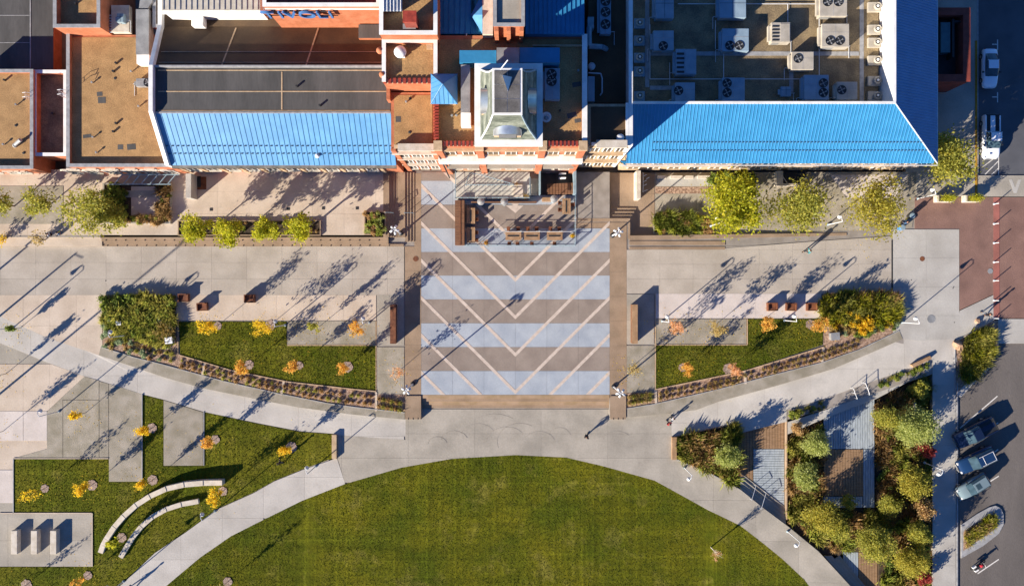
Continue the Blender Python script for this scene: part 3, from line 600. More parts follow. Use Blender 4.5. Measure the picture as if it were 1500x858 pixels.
# ------------------------------------------------------------------ buildings
def WX(px, z): return P(px, 0, z)[0]
def WY(py, z): return P(0, py, z)[1]
def block(name, label, x0, y0, x1, y1, ztop, par=.5, pw_=.3, wall=None, deck=None, cop=None, zbot=-.1, cat='building', cop_over=.05, sides='NSWE'):
    wall = wall or salmon; deck = deck or gravel; cop = cop or stonegrey
    X0, X1, Y0, Y1 = WX(x0, ztop), WX(x1, ztop), WY(y1, ztop), WY(y0, ztop); zd = ztop-par-.06
    o = thing(name, label, cat, ((X0+X1)/2, (Y0+Y1)/2, max(zbot, 0)))
    mk('wall', MB().box(X0, X1, Y0, Y1, zbot, zd), wall, o)
    if par > 0:
        pr = MB(); cp = MB(); e = cop_over
        for s, bx in (('W', (X0, X0+pw_, Y0, Y1)), ('E', (X1-pw_, X1, Y0, Y1)), ('S', (X0+pw_, X1-pw_, Y0, Y0+pw_)), ('N', (X0+pw_, X1-pw_, Y1-pw_, Y1))):
            if s not in sides: continue
            pr.box(*bx, zd, ztop-.06); 
            if s in 'WE': cp.box(bx[0]-e, bx[1]+e, bx[2]-e, bx[3]+e, ztop-.06, ztop)
            else: cp.box(bx[0]+e, bx[1]-e, bx[2]-e, bx[3]+e, ztop-.06, ztop-.004)
        mk('parapet', pr, wall, o); mk('coping', cp, cop, o)
        mk('roof_deck', MB().box(X0+pw_+.003, X1-pw_-.003, Y0+pw_+.003, Y1-pw_-.003, zd, zd+.04), deck, o)
    else: mk('roof_deck', MB().box(X0+.01, X1-.01, Y0+.01, Y1-.01, zd, zd+.05), deck, o)
    o['_b'] = 0; del o['_b']
    return o, (X0, X1, Y0, Y1, zd+.04)
def windows_south(o, y, spots, w_, z0, z1, hood=white_stone, arch=False, name='window'):
    for x in spots:
        f = MB(); f.box(x-w_/2-.1, x-w_/2, y-.1, y, z0, z1).box(x+w_/2, x+w_/2+.1, y-.1, y, z0, z1).box(x-.03, x+.03, y-.08, y, z0, z1).box(x-w_/2, x+w_/2, y-.1, y, z1-.1, z1)
        wn = mk(name, f, white_m, o)
        mk('pane', MB().box(x-w_/2, x+w_/2, y-.035, y, z0, z1-.1), dk_glass, wn)
        mk('sill', MB().box(x-w_/2-.15, x+w_/2+.15, y-.22, y, z0-.14, z0), hood, wn)
        if arch:
            h = MB(); n = 8; ro, ri = w_/2+.32, w_/2+.1; pts = []
            for k in range(n):
                a0, a1 = math.pi*k/n, math.pi*(k+1)/n
                c4 = [(x+math.cos(a)*r, z1-.02+math.sin(a)*r*.6) for a, r in ((a0, ri), (a0, ro), (a1, ro), (a1, ri))]
                h.add([(q[0], y-.14, q[1]) for q in c4]+[(q[0], y, q[1]) for q in c4], [(0,1,2,3),(1,5,6,2),(0,3,7,4),(7,6,5,4),(0,4,5,1),(3,2,6,7)])
            mk('hood', h, hood, wn)
        else: mk('hood', MB().box(x-w_/2-.15, x+w_/2+.15, y-.2, y, z1, z1+.16), hood, wn)
def vent_pipe(o, x, y, z, h=.35, r=.12): mk('vent_pipe', MB().tube((x,y,z),(x,y,z+h), r, n=8), dark_m, o)
# left blocks
b1, e = block('brick_building', 'low building with flat tan gravel roof and white parapet, far left edge', -60, 102, 48, 247, 4.4, wall=salmon)
for x, y in ((8,118),): vent_pipe(b1, *P(x,y,e[4]))
windows_south(b1, e[2], [P(x,0)[0] for x in (-20,8,34,50)], 1.1, 1.4, 2.8)
o = thing('roof_vent', 'grey angled vent hood on the far left gravel roof', 'vent', P(22,213,e[4]))
mk('hood', MB().tube(P(22,213,e[4]), P(22,213,e[4]+.5), .3, .2, 10), metal_g, o); mk('elbow', MB().tube(P(22,212,e[4]+.5), P(30,205,e[4]+.9), .2, .22, 10), metal_g, o)
b2, e = block('brick_building', 'sunken dark roof bay between two tan gravel roofs', 49, 103, 97, 228, 4.0, par=.9, wall=salmon, cop=white_m, deck=gravel_gr)
for x, y in ((79,167),): vent_pipe(b2, *P(x,y,e[4]))
b3, e = block('brick_building', 'flat tan gravel roof building left of the blue gable roof', 97.5, 49, 251, 244, 6.0, wall=salmon, sides='SW')
Z3 = e[4]
for x, y in ((171,93),(167,105),(171,181),(167,193)): vent_pipe(b3, *P(x,y,Z3), h=.3, r=.14)
windows_south(b3, e[2], [P(x,0)[0] for x in (125,152,179,206,233,262)], 1.3, 1.6, 3.6, arch=True)
windows_south(b3, e[2], [P(x,0)[0] for x in (138,165,192,219,246)], .9, 4.2, 4.8)
def ladder(label, px, py, z0, z1, dirx=-1):
    o = thing('roof_ladder', label, 'ladder', P(px,py,z0)); mb = MB(); x, y, _ = P(px, py, z1)
    for s in (-.25, .25): mb.path([(x-.5, y+s, z0), (x-.5, y+s, z1+.9), (x, y+s, z1+1.1), (x+.5, y+s, z1+.7)], .03)
    for k in range(int((z1-z0)/.35)+2): mb.tube((x-.5, y-.25, z0+.2+k*.35), (x-.5, y+.25, z0+.2+k*.35), .022, n=5)
    mk('rails', mb, steel_w, o)
ladder('white roof ladder over the parapet left of the large gravel roof', 97, 138, 3.2, 6.0); ladder('white roof ladder between the two left gravel roofs', 46, 142, 3.2, 4.4)
b4, e = block('brick_building', 'tall brick roof block with tan roof at the top left', 78, -60, 146, 40, 8.2, par=.9, wall=salmon, cop=stonegrey)
vent_pipe(b4, *P(112,6,e[4]))
b5, e = block('low_roof_building', 'dark grey shingled roof at the top left corner', -60, -60, 78, 101.5, 1.7, par=0, deck=membrane, wall=salmon)
for x in (43,): mk('roof_batten', MB().box(WX(x,1.8), WX(x+1.5,1.8), WY(100,1.8), WY(-60,1.8), 1.6, 1.73), stonegrey, b5)
for y in (22, 62): mk('roof_batten', MB().box(WX(-60,1.8), WX(42.5,1.8), WY(y+.8,1.8), WY(y,1.8), 1.6, 1.71), stonegrey, b5)
def hvac(label, x0, y0, x1, y1, z0, h, m, fans=(), louver=False, frame=True):
    z1 = z0+h; X0, X1, Y0, Y1 = WX(x0,z1), WX(x1,z1), WY(y1,z1), WY(y0,z1)
    o = thing('rooftop_unit', label, 'air conditioner', ((X0+X1)/2, (Y0+Y1)/2, z0))
    b = mk('casing', MB().box(X0, X1, Y0, Y1, z0+.15, z1), m, o); bevel(b, .03)
    mk('skid', MB().box(X0+.1, X1-.1, Y0+.08, Y0+.2, z0, z0+.15).box(X0+.1, X1-.1, Y1-.2, Y1-.08, z0, z0+.15), dark_m, o)
    mk('side_hood', MB().prism([(X0-.28, Y0+.2),(X0-.001, Y0+.2),(X0-.001, Y1-.3),(X0-.28, Y1-.3)], z0+.5, z1-.25), m, o)
    mk('access_panel', MB().box(X0+.15, X0+(X1-X0)*.45, Y0-.03, Y0, z0+.3, z1-.2), metal_g, o)
    for fx, fy in fans:
        x, y, _ = P(fx, fy, z1); f = mk('fan_guard', MB().lathe((x, y, z1), [(.52,0),(.52,.06),(.46,.06),(.46,.012)], 18), dark_m, o)
        fb = MB()
        for k in range(4):
            a = k*math.pi/2+.4; fb.face([(x+math.cos(a+t)*r, y+math.sin(a+t)*r, z1+.03+hz) for t, r, hz in ((-.1,.06,0),(.3,.42,.02),(-.15,.42,0))])
        fb.lathe((x,y,z1+.015), [(.09,0),(.09,.05)], 8); mk('fan_blade', fb, metal_g, f)
    pq = MB(); side_ = 1 if (x0*7+y0) % 2 else -1; ex = X1 if side_ > 0 else X0
    pq.path([(ex, Y0+.4, z0+.35), (ex+side_*.45, Y0+.4, z0+.35), (ex+side_*.45, Y0+.4, z0+.06), (ex+side_*.45, Y0-.9, z0+.06)], .035, 5)
    mk('gas_pipe', pq, steel_w, o)
    mk('panel_seam', MB().box(X0+(X1-X0)*.5-.015, X0+(X1-X0)*.5+.015, Y0+.05, Y1-.05, z1, z1+.012).box(X0+.05, X1-.05, Y0+(Y1-Y0)*.62, Y0+(Y1-Y0)*.62+.03, z1, z1+.014), dark_m if not fans else stonegrey, o)
    if louver:
        lb = MB(); n = 5
        for k in range(n):
            xx = X0+.12+(X1-X0)*.42/ n * k if not isinstance(louver, str) else 0
            lb.box(X0+.1, X0+(X1-X0)*.4, Y0+.15+(Y1-Y0-.3)*k/n, Y0+.1+(Y1-Y0-.3)*(k+.55)/n, z1, z1+.05)
        mk('louver', lb, dark_m, o)
        mk('lid', MB().box(X0+(X1-X0)*.46, X1-.1, Y0+.1, Y1-.15, z1, z1+.04), m, o)
    return o
hvac('small dark roof unit with fan beside the blue gable parapet', 199, 115, 222, 127, Z3, .7, metal_g, fans=[(217,121)])
hvac('grey unit on a white platform near the top left ladder', 171, 20, 181, 33, 6.2, .8, steel_bl)
o = thing('roof_platform', 'white roof platform with steps beside the top left brick block', 'platform', P(175,30,Z3)); mk('deck', MB().box(WX(163,6.2), WX(189,6.2), WY(47,6.2), WY(8,6.2), Z3, 6.2), white_stone, o)
s_ = MB()
for k in range(7): s_.box(WX(160.5,6.1), WX(166.5,6.1), WY(22+k*4,6.1), WY(24+k*4,6.1), 6.05, 6.1)
mk('ladder', s_.box(WX(160,6.0),WX(160.6,6.0),WY(50,6),WY(20,6),5.95,6.0), steel_w, o)
o = thing('roof_duct', 'long light grey duct running down the large gravel roof', 'duct', P(208,50,Z3))
mk('duct', MB().box(WX(199,6.9), WX(218,6.9), WY(80,6.9), WY(14,6.9), Z3+.2, 6.9), metal_g, o); mk('box_end', MB().box(WX(200,6.85), WX(218.5,6.85), WY(93.5,6.85), WY(80.4,6.85), Z3+.2, 6.85), white_m, o)
mk('transition', MB().prism([P(*p, 6.7)[:2] for p in [(204,13),(217,13),(224,3),(222,-10),(207,-10)]], Z3+.2, 6.8), metal_g, o)
s_ = MB()
for k in range(5): s_.path([P(218,36+k*8,Z3+.2), P(218,36+k*8,Z3+1.2), P(212,32+k*8,Z3+1.25)], .03)
mk('brackets', s_, dark_m, o)
b6, e = block('brick_building', 'narrow brown roof strip behind the gable parapet, top left', 224, -60, 250, 40, 6.6, par=.1, wall=red_brick, deck=membrane_br)
# blue gable building
X0, X1 = P(281,0)[0], P(592,0)[0]
prof = [(253,6.5),(194,10.4),(134,10.4),(73,8.2),(20,8.2)]   # ground row, height
o = thing('gable_building', 'long building with light blue ribbed metal roof, left of the clock tower block', 'building', ((X0+X1)/2, P(0,160)[1], 0))
yy = lambda r: (429-r)/12
wl = MB().add([(X0, yy(r), z-.15) for r, z in prof]+[(X1, yy(r), z-.15) for r, z in prof]+[(X0, yy(253), 0),(X0, yy(20), 0),(X1, yy(253), 0),(X1, yy(20), 0)],
              [(10,11,4,3,2,1,0),(12,5,6,7,8,9,13),(10,0,5,12),(11,13,9,4),(0,1,6,5),(1,2,7,6),(2,3,8,7),(3,4,9,8)])
mk('wall', wl, salmon, o)
def slope(name, ra, rb, m, dz=0.0, th=.12, xa=X0+.1, xb=X1-.02, parent=o):
    (r0, z0), (r1, z1) = ra, rb
    return mk(name, MB().add([(xa, yy(r0), z0-th),(xb, yy(r0), z0-th),(xb, yy(r1), z1-th),(xa, yy(r1), z1-th),(xa, yy(r0), z0+dz),(xb, yy(r0), z0+dz),(xb, yy(r1), z1+dz),(xa, yy(r1), z1+dz)],
              [(3,2,1,0),(4,5,6,7),(0,1,5,4),(1,2,6,5),(2,3,7,6),(3,0,4,7)]), m, parent)
ov = 1.8
n_ = 44; wd = (X1-X0-.35)/n_
for k in range(n_):
    slope('roof_panel', (253+ov, 6.4), (194.1, 10.4), roof_blue, xa=X0+.32+k*wd, xb=X0+.32+(k+1)*wd-.03)
s_ = MB(); g_ = MB()
for k in range(n_+1):
    x = X0+.31+k*wd; s_.add([(x-.035, yy(254.8), 6.41),(x+.035, yy(254.8), 6.41),(x+.035, yy(194), 10.41),(x-.035, yy(194), 10.41),(x-.03, yy(254.8), 6.455),(x+.03, yy(254.8), 6.455),(x+.03, yy(194), 10.455),(x-.03, yy(194), 10.455)], [(4,5,6,7),(0,1,5,4),(1,2,6,5),(3,0,4,7)])
    for r in (232, 241): 
        z = 6.5+(253-r)/59*3.9; g_.box(x+.1, x+wd*.55, yy(r+.4), yy(r-.4), z, z+.16)
mk('seam', s_, seam_m, o, kind='stuff'); mk('snow_guard', g_, mat('snow_guard', '#41596b'), o, kind='stuff')
mk('ridge_flashing', MB().box(X0+.3, X1, yy(195.2), yy(193), 10.4, 10.5), stonegrey, o)
slope('flat_roof', (193.9, 10.4), (134.5, 10.4), membrane, dz=.0); slope('north_slope', (134.4, 10.38), (73, 8.2), membrane_br); slope('north_roof', (72.9, 8.2), (20, 8.2), membrane_br)
mk('north_curb', MB().box(X0+.3, X1, yy(135.5), yy(133.2), 10.4, 10.75), stonegrey, o)
for r in (191.5, 166.5, 139): mk('roof_batten', MB().box(X0+.6, X1-.05, yy(r+.6), yy(r-.6), 10.4, 10.44), cream, o)
mk('roof_batten', MB().box(P(449,0)[0], P(450.6,0)[0], yy(190), yy(141), 10.4, 10.435), cream, o)
for xx in (370, 480):
    mk('roof_batten', MB().add([(P(xx,0)[0],yy(132),10.32),(P(xx+2,0)[0],yy(132),10.32),(P(xx+12,0)[0],yy(75),8.3),(P(xx+10,0)[0],yy(75),8.3)],[(0,1,2,3)]), cream, o)
for r, z in ((112,9.62),(128,10.2)): mk('roof_batten', MB().box(X0+.6, X1-.05, yy(r+.4), yy(r-.4), z, z+.06), cream, o)
for x, r, z in ((470,160,10.4),(500,185,10.4)): vent_pipe(o, P(x,0)[0], yy(r), z)
pc = MB(); py_ = [(256,6.35)]+prof[0:]
pts = [(r, z) for r, z in [(256,6.4)]+prof[1:]]
for (r0, z0), (r1, z1) in zip(pts, pts[1:]):
    pc.add([(x, yy(r), z+h) for x in (X0-.15, X0+.3) for r, z in ((r0,z0),(r1,z1)) for h in (-1.2, .62)], [(0,2,3,1),(4,5,7,6),(1,3,7,5),(0,4,6,2),(0,1,5,4),(2,6,7,3)])
mk('gable_parapet', pc, white_m, o)
mk('gutter', MB().box(X0+.3, X1, yy(258.2), yy(255.0), 6.1, 6.3), mat('old_flashing', '#8a8478', '#6b665c', scale=1.3, fine=.2, bscale=3), o)
mk('gutter_lip', MB().box(X0+.3, X1, yy(258.8), yy(258.25), 5.95, 6.15), dark_m, o)
windows_south(o, yy(253), [X0+1.4+k*2.35 for k in range(10)], 1.2, 2.2, 4.6, arch=True)
for k in range(11): mk('pier', MB().box(X0+.1+k*2.35, X0+.45+k*2.35, yy(253)-.18, yy(253), 0, 5.8), cream, o)
o = thing('roof_marker', 'tiny white vent sitting low on the light blue roof', 'vent', P(466,229,7.2)); mk('cap', MB().lathe(P(466,229,7.1), [(.14,0),(.16,.3),(.28,.32),(.05,.45)], 10), white_m, o)
# buildings behind (top edge, left of centre)
o, e = block('white_metal_building', 'white ribbed metal roof building at the top edge', 237, -60, 381, 16, 11.0, par=0, wall=white_m, deck=mat('white_ribbed_roof', '#c6beae', '#b5ad9c', fine=.05))
s_ = MB()
for k in range(19): s_.box(e[0]+.15+k*.6, e[0]+.21+k*.6, e[2]+.1, e[3], 10.94, 11.05)
mk('rib', s_, stonegrey, o, kind='stuff'); mk('gutter', MB().box(e[0]-.1, e[1]+.1, e[2]-.25, e[2], 10.6, 10.85), white_m, o)
o2 = thing('wall_vent_hood', 'white vent box on the wall below the white ribbed roof', 'vent', P(290,30,9.2)); bevel(mk('box', MB().box(WX(280,9.4), WX(298,9.4), WY(38,9.4), WY(24,9.4), 8.4, 9.4), white_m, o2), .08)
bt, e = block('brick_building', 'salmon brick wall building with blue letters at the top edge', 385, -60, 556, 9, 14.8, par=.35, wall=salmon, deck=red_brick, cop=white_m)
fc = bpy.data.curves.new('letters', 'FONT'); 
lx = [394, 411.5, 426, 450, 471, 485]
for ch, xpx in zip('TIVOLI', lx):
    fc = bpy.data.curves.new('letter', 'FONT'); fc.body = ch; fc.size = 2.35; fc.extrude = .12; fc.align_x = 'CENTER'
    tmp = bpy.data.objects.new('t', fc); C.objects.link(tmp); dg = bpy.context.evaluated_depsgraph_get(); me = bpy.data.meshes.new_from_object(tmp.evaluated_get(dg)); bpy.data.objects.remove(tmp)
    me.transform(Matrix.Rotation(R(90), 4, 'X')); me.materials.clear()
    lt_ = link('letter', me, mat('sign_blue', '#3f6fa8') if ch == 'T' else MATS['sign_blue'], bt); X, Y, _ = P(xpx, 15, 13.4); lt_.location = Vector((X, e[2]-.4, 12.6))-bt.location
s_ = MB()
for z in (12.8, 14.0): s_.box(WX(388,13), WX(495,13), e[2]-.32, e[2]-.24, z, z+.08)
mk('sign_rail', s_, dark_m, bt)
mk('wall_band', MB().box(e[0], e[1], e[2]-.12, e[2], 14.0, 14.2), white_m, bt)
o, e = block('roof_shed', 'small grey shed roof tucked below the salmon wall', 525, 36, 558, 56, 9.6, par=0, wall=salmon, deck=membrane)
def roof_clutter(o, x0, y0, x1, y1, z, n, seed):
    r_ = random.Random(seed)
    for k in range(n):
        x, y = r_.uniform(x0, x1), r_.uniform(y0, y1); q = P(x, y, z); t_ = r_.random()
        if t_ < .35: mk('roof_drain', MB().lathe(q, [(.16,0),(.16,.04),(.08,.06)], 10), dark_m, o)
        elif t_ < .6: mk('roof_patch', MB().obox(q[0], q[1], r_.uniform(.5,1.1), r_.uniform(.4,.8), z, z+.012, r_.uniform(0,.3)), membrane, o)
        else: mk('vent_cap', MB().lathe(q, [(.07,0),(.07,.3),(.14,.32),(.1,.4)], 8), metal_g, o)
roof_clutter(b3, 125, 70, 220, 225, Z3, 12, 1); roof_clutter(b1, 4, 120, 36, 230, 3.9, 4, 2)
# stair-stepped tower blocks
ba, e = block('brick_building', 'tall roof block with red chimney and skylight, top centre', 556, -60, 640, 50, 19.0, par=.8, wall=salmon, cop=white_m); ZA = e[4]
o = thing('skylight', 'pale blue ribbed glass skylight beside the red chimney roof', 'skylight', P(576,8,ZA)); mk('glass', MB().add([P(561,-20,19.6),P(589,-20,19.2),P(589,17,19.2),P(561,17,19.6),P(561,-20,ZA),P(589,-20,ZA),P(589,17,ZA),P(561,17,ZA)],[(3,2,1,0),(4,5,6,7),(0,1,5,4),(1,2,6,5),(2,3,7,6),(3,0,4,7)]), mat('pale_glass', '#a8b8c4', rough=.2), o)
s_ = MB()
for k in range(6): a_, b_ = P(562+k*5,-20,19.62-.013*k*5), P(562+k*5,17,19.62-.013*k*5); s_.tube(a_, b_, .04, n=5)
mk('bar', s_, white_m, o)
o = thing('chimney', 'square red brick chimney casting a shadow on the upper gravel roof', 'chimney', P(600,25,ZA)); mk('stack', MB().box(WX(591,20.6), WX(609,20.6), WY(32,20.6), WY(17,20.6), ZA, 20.6), red_brick, o); mk('cap', MB().box(WX(590,20.7), WX(610,20.7), WY(33,20.7), WY(16,20.7), 20.6, 20.75), red_tile, o)
mk('flashing', MB().box(WX(590,18.9), WX(609,18.9), WY(43,18.9), WY(35,18.9), ZA, 18.9), metal_g, o)
bb, e = block('brick_building', 'roof block with white domed ventilator and red tile edge', 560, 57.5, 640, 119, 17.3, par=.7, wall=salmon, cop=white_m, sides='NWE'); ZB = e[4]
o = thing('roof_ventilator', 'white domed roof ventilator on a square curb', 'ventilator', P(587,78,ZB)); mk('curb', MB().box(WX(581,ZB+.3), WX(593,ZB+.3), WY(84,ZB+.3), WY(72,ZB+.3), ZB, ZB+.3), white_m, o)
mk('dome', MB().lathe(P(587,78,ZB+.3), [(.4,0),(.6,.25),(.62,.45),(.5,.65),(.25,.8),(.04,.85)], 16), white_m, o, smooth=True)
mk('hatch', MB().box(WX(625,ZB), WX(634,ZB), WY(73,ZB), WY(64,ZB), ZB, ZB+.15), cream, bb)
def crenels(o, x0, x1, y, z, n, depth=.45, horizontal=True):
    L = (x1-x0)/n
    for k in range(n):
        if horizontal: mk('coping_tile', MB().box(x0+k*L+.03, x0+(k+.62)*L, y-.08, y+depth, z, z+.22), red_tile, o); mk('coping_tile', MB().box(x0+(k+.62)*L+.01, x0+(k+1)*L, y-.05, y+depth-.05, z, z+.12), cream, o)
        else: mk('coping_tile', MB().box(y-.08, y+depth, x0+k*L+.03, x0+(k+.7)*L, z, z+.22), red_tile, o)
    return
crenels(bb, e[0], e[1], e[2], 16.6, 11)
for x in (558, 562): 
    oo = thing('wall_finial', 'small round salmon finial on the %s corner of the domed ventilator block' % ('north west' if x == 558 else 'south west'), 'finial', P(x, 77 if x == 558 else 112, 16.4)); mk('ball', MB().lathe(P(x, 77 if x == 558 else 112, 16.4), [(.12,0),(.15,.3),(.35,.5),(.36,.7),(.2,.95),(.03,1.0)], 12), salmon, oo, smooth=True)
bc, e = block('brick_building', 'flat tan roof block with white stone cornice right of the blue gable roof', 572, 134, 637, 217, 14.0, par=.35, wall=salmon, deck=gravel, cop=cream, sides='S'); ZC = e[4]
mk('cornice', MB().box(e[0]+.8, e[0]+4.6, e[2]-.35, e[2]+.4, 14.0, 14.35), white_stone, bc)
for d_, za, zb in ((.4,12.2,12.5),(.3,8.2,8.5),(.25,4.4,4.65)): mk('stone_band', MB().box(e[0]-.1, e[1]+.1, e[2]-d_, e[2], za, zb), white_stone, bc)
windows_south(bc, e[2], [e[0]+.9+k*1.3 for k in range(4)], .8, 9.2, 11.4, arch=True); windows_south(bc, e[2], [e[0]+.9+k*1.3 for k in range(4)], .8, 5.2, 7.4, arch=True); windows_south(bc, e[2], [e[0]+.9+k*1.3 for k in range(4)], .8, 1.2, 3.6)
for x in (e[0], e[1]-.5): mk('pier', MB().box(x, x+.5, e[2]-.25, e[2], 0, 13.8), salmon, bc)
# raking stepped parapet between block b and c
mk('raking_parapet', MB().box(WX(566,14.4), WX(571,14.4), WY(146,14.4), WY(122,14.4), 13, 14.4), salmon, bc)
# main block
bm_, e = block('brewery_building', 'main red brick block with red tile coping below the square tower', 636.5, 50, 859, 213.5, 16.2, par=.45, pw_=.4, wall=salmon, deck=gravel, cop=red_tile, sides='SE'); ZM = e[4]; YM = e[2]; XM0, XM1 = e[0], e[1]
crenels(bm_, XM0+.3, WX(695,16.2), YM, 16.2, 9); crenels(bm_, WX(796,16.2), XM1-.3, YM, 16.2, 10)
crenels(bm_, WY(213,16.2)+.6, WY(152,16.2), XM0, 16.2, 12, horizontal=False)
mk('west_parapet', MB().box(XM0, XM0+.38, YM+.4, WY(152,16.2), ZM-.04, 16.195), salmon, bm_)
mk('east_coping', MB().box(XM1-.45, XM1+.08, YM, WY(50,16.3), 16.2, 16.3), white_m, bm_)
mk('cornice', MB().box(XM0-.1, XM1+.1, YM-.8, YM, 9.6, 11.1), white_m, bm_)
for k in range(27):
    x = XM0+.2+k*(XM1-XM0-.4)/26; mk('bracket', MB().box(x-.08, x+.08, YM-.6, YM, 9.2, 9.6), white_stone, bm_)
for d_, za, zb in ((.3,14.6,14.85),(.25,5.6,5.85),(.22,1.0,1.2)): mk('stone_band', MB().box(XM0-.05, XM1+.05, YM-d_, YM, za, zb), cream, bm_)
bays = [(.3, 4.2), (4.9, 10.6), (11.3, XM1-XM0-.4)]
for x in (0, 4.2, 10.6, XM1-XM0-.7):
    mk('pier', MB().box(XM0+x, XM0+x+.7, YM-.42, YM, 0, 16.0), salmon, bm_); mk('pier_cap', MB().box(XM0+x-.08, XM0+x+.78, YM-.5, YM+.45, 16.0, 16.5), cream, bm_)
mid_of = [XM0+(a_+b_)/2 for a_, b_ in bays]
for (a_, b_) in bays:
    n = 3 if b_-a_ > 5 else 2; sp = (b_-a_)/n; xs_ = [XM0+a_+sp*(k+.5) for k in range(n)]
    windows_south(bm_, YM, xs_, sp*.55, 6.7, 8.7, arch=True); windows_south(bm_, YM, xs_, sp*.55, 11.6, 13.8, hood=cream); windows_south(bm_, YM, xs_, sp*.6, 2.0, 4.6, arch=True)
    mk('balcony_ledge', MB().box(XM0+a_+.1, XM0+b_-.1, YM-.7, YM-.001, 5.9, 6.15), concrete, bm_)
mk('raking_coping', MB().tube((XM0+.1, YM-.2, 16.3), (XM0+.25, YM-.9, .4), .09), dark_m, bm_)
roof_clutter(bm_, 650, 70, 670, 205, ZM, 3, 5); roof_clutter(bm_, 825, 70, 852, 200, ZM, 4, 6); roof_clutter(bc, 580, 140, 628, 205, ZC, 4, 7)
# north low part and dark court
bn, e = block('brick_building', 'recessed dark roof strip right of the main block, in shade', 862, 151, 921, 213, 14.0, par=.35, wall=cream, deck=membrane_br, cop=white_m, sides='SE', cop_over=.02); ZN = e[4]
YN = e[2]; mk('cornice', MB().box(e[0]+.8, e[0]+4.0, YN-.3, YN+.5, 14.0, 14.3), white_stone, bn)
for za in (9.7, 5.2): mk('stone_band', MB().box(e[0], e[1], YN-.35, YN, za, za+.3), cream, bn)
for z0 in (10.8, 6.4, 1.4): windows_south(bn, YN, [e[0]+.9+k*1.35 for k in range(3)], .8, z0, z0+2.2, arch=True, hood=cream)
o = thing('roof_fan', 'blue grey round exhaust fan on the dark recessed roof', 'fan', P(908,203,ZN)); mk('housing', MB().lathe(P(908,203,ZN), [(.25,0),(.4,.1),(.42,.4),(.25,.5),(.05,.52)], 14), steel_w, o, smooth=True)
bq, e = block('brick_building', 'low dark service court roof right of the main block', 862, -60, 921, 151, 12.0, par=0, wall=red_brick, deck=membrane_br)
mk('east_parapet', MB().box(WX(921,14), WX(927,14), WY(213,14), WY(-60,14), 0, 14), white_m, bn, label='long white coped east parapet')
ZQ = 12.0
hvac('long blue condenser with three fans in the dark court', 879, -10, 895, 50, ZQ, .9, hvac_b, fans=[(887,2),(887,18),(887,36)])
o = thing('roof_duct', 'bent white pipe in the dark service court', 'duct', P(870,60,ZQ)); mk('pipe', MB().path([P(863,40,13), P(863,68,13), P(882,69,13), P(888,72,12.1)], .28, 8), steel_bl, o, smooth=False); mk('box', MB().box(WX(861,13), WX(870,13), WY(42,13), WY(25,13), ZQ, 13), steel_bl, o)
o = thing('roof_duct', 'thin white curved conduit in the dark service court', 'duct', P(875,110,ZQ)); mk('pipe', MB().path([P(862,107,12.3), P(880,108,12.3), P(882,115,12.3), P(882,136,12.3), P(879,140,12.1)], .08, 6), steel_w, o)
o = thing('roof_unit', 'slim blue cabinet standing in the dark service court', 'cabinet', P(866,130,ZQ)); bevel(mk('casing', MB().box(WX(861,13.2), WX(871,13.2), WY(149,13.2), WY(112,13.2), ZQ, 13.2), hvac_b, o), .05)
o = thing('roof_fan', 'blue round roof fan at the edge of the dark service court', 'fan', P(866,99,ZQ)); mk('housing', MB().lathe(P(866,99,ZQ), [(.25,0),(.38,.1),(.4,.5),(.2,.6),(.05,.62)], 14), steel_w, o, smooth=True)
# tan / dark roofs behind the tower
def ribroof(name, label, poly, z0f, m, n, parent_loc, z=15):
    o = thing(name, label, 'building', parent_loc); mk('roof', MB().prism([P(*p, z)[:2] for p in poly], 0, z), m, o)
    x0 = min(p[0] for p in poly)+1; x1 = max(p[0] for p in poly)-1; s_ = MB(); ya, yb = min(p[1] for p in poly), max(p[1] for p in poly)
    for k in range(n):
        x = x0+(x1-x0)*k/(n-1); q = clip(clip(poly, 0, x, False), 0, x+.6, True)
        if len(q) > 2: s_.prism([P(*p, z)[:2] for p in q], z, z+.08)
    mk('seam', s_, m, o, kind='stuff'); return o
ribroof('blue_roof', 'dark blue ribbed roof at the top, between the tan roofs', [(641,-60),(690,-60),(690,12),(690,20),(707,50),(641,50)], 0, roof_blue2, 9, P(670,0,0), z=15.4)
o = thing('gable_roof', 'light blue pointed gable roof at the top edge', 'building', P(700,20,0))
mk('roof', MB().add([P(690,22,15.9),P(706.5,50,15.9),P(706.5,-10,15.9),P(706.5,22,17.2)],[(0,1,3),(0,3,2),(1,2,3)]), roof_blue, o)
mk('gable_wall', MB().box(WX(706.7,17), WX(722,17), WY(50,17), WY(-60,17), 0, 16.9), white_stone, o)
o, e = block('brick_building', 'flat concrete roof with peach trim at the top edge', 723, -60, 768, 38, 20.0, par=.25, pw_=.25, wall=salmon, deck=concrete, cop=stonegrey)
for x in (727, 745, 764): mk('pier', MB().box(WX(x-3,20), WX(x+3,20), e[2]-.4, e[2], 16, 19.7), salmon, o)
ribroof('blue_roof', 'blue metal roof at the top edge right of the concrete roof', [(769,-60),(856,-60),(856,50),(769,50)], 0, roof_blue2, 14, P(810,0,0), z=16.6)
o = thing('roof_walkway', 'blue metal covered walkway behind the tower', 'walkway', P(740,85,ZM))
mk('box', MB().box(WX(673,17.6), WX(727,17.6), WY(92,17.6), WY(74,17.6), ZM, 17.6), roof_blue2, o); mk('box', MB().box(WX(761,17.6), WX(820,17.6), WY(92,17.6), WY(70,17.6), ZM, 17.6), roof_blue2, o)
mk('box', MB().box(WX(727.5,17.9), WX(760.5,17.9), WY(100,17.9), WY(70,17.9), ZM, 17.9), metal_g, o)
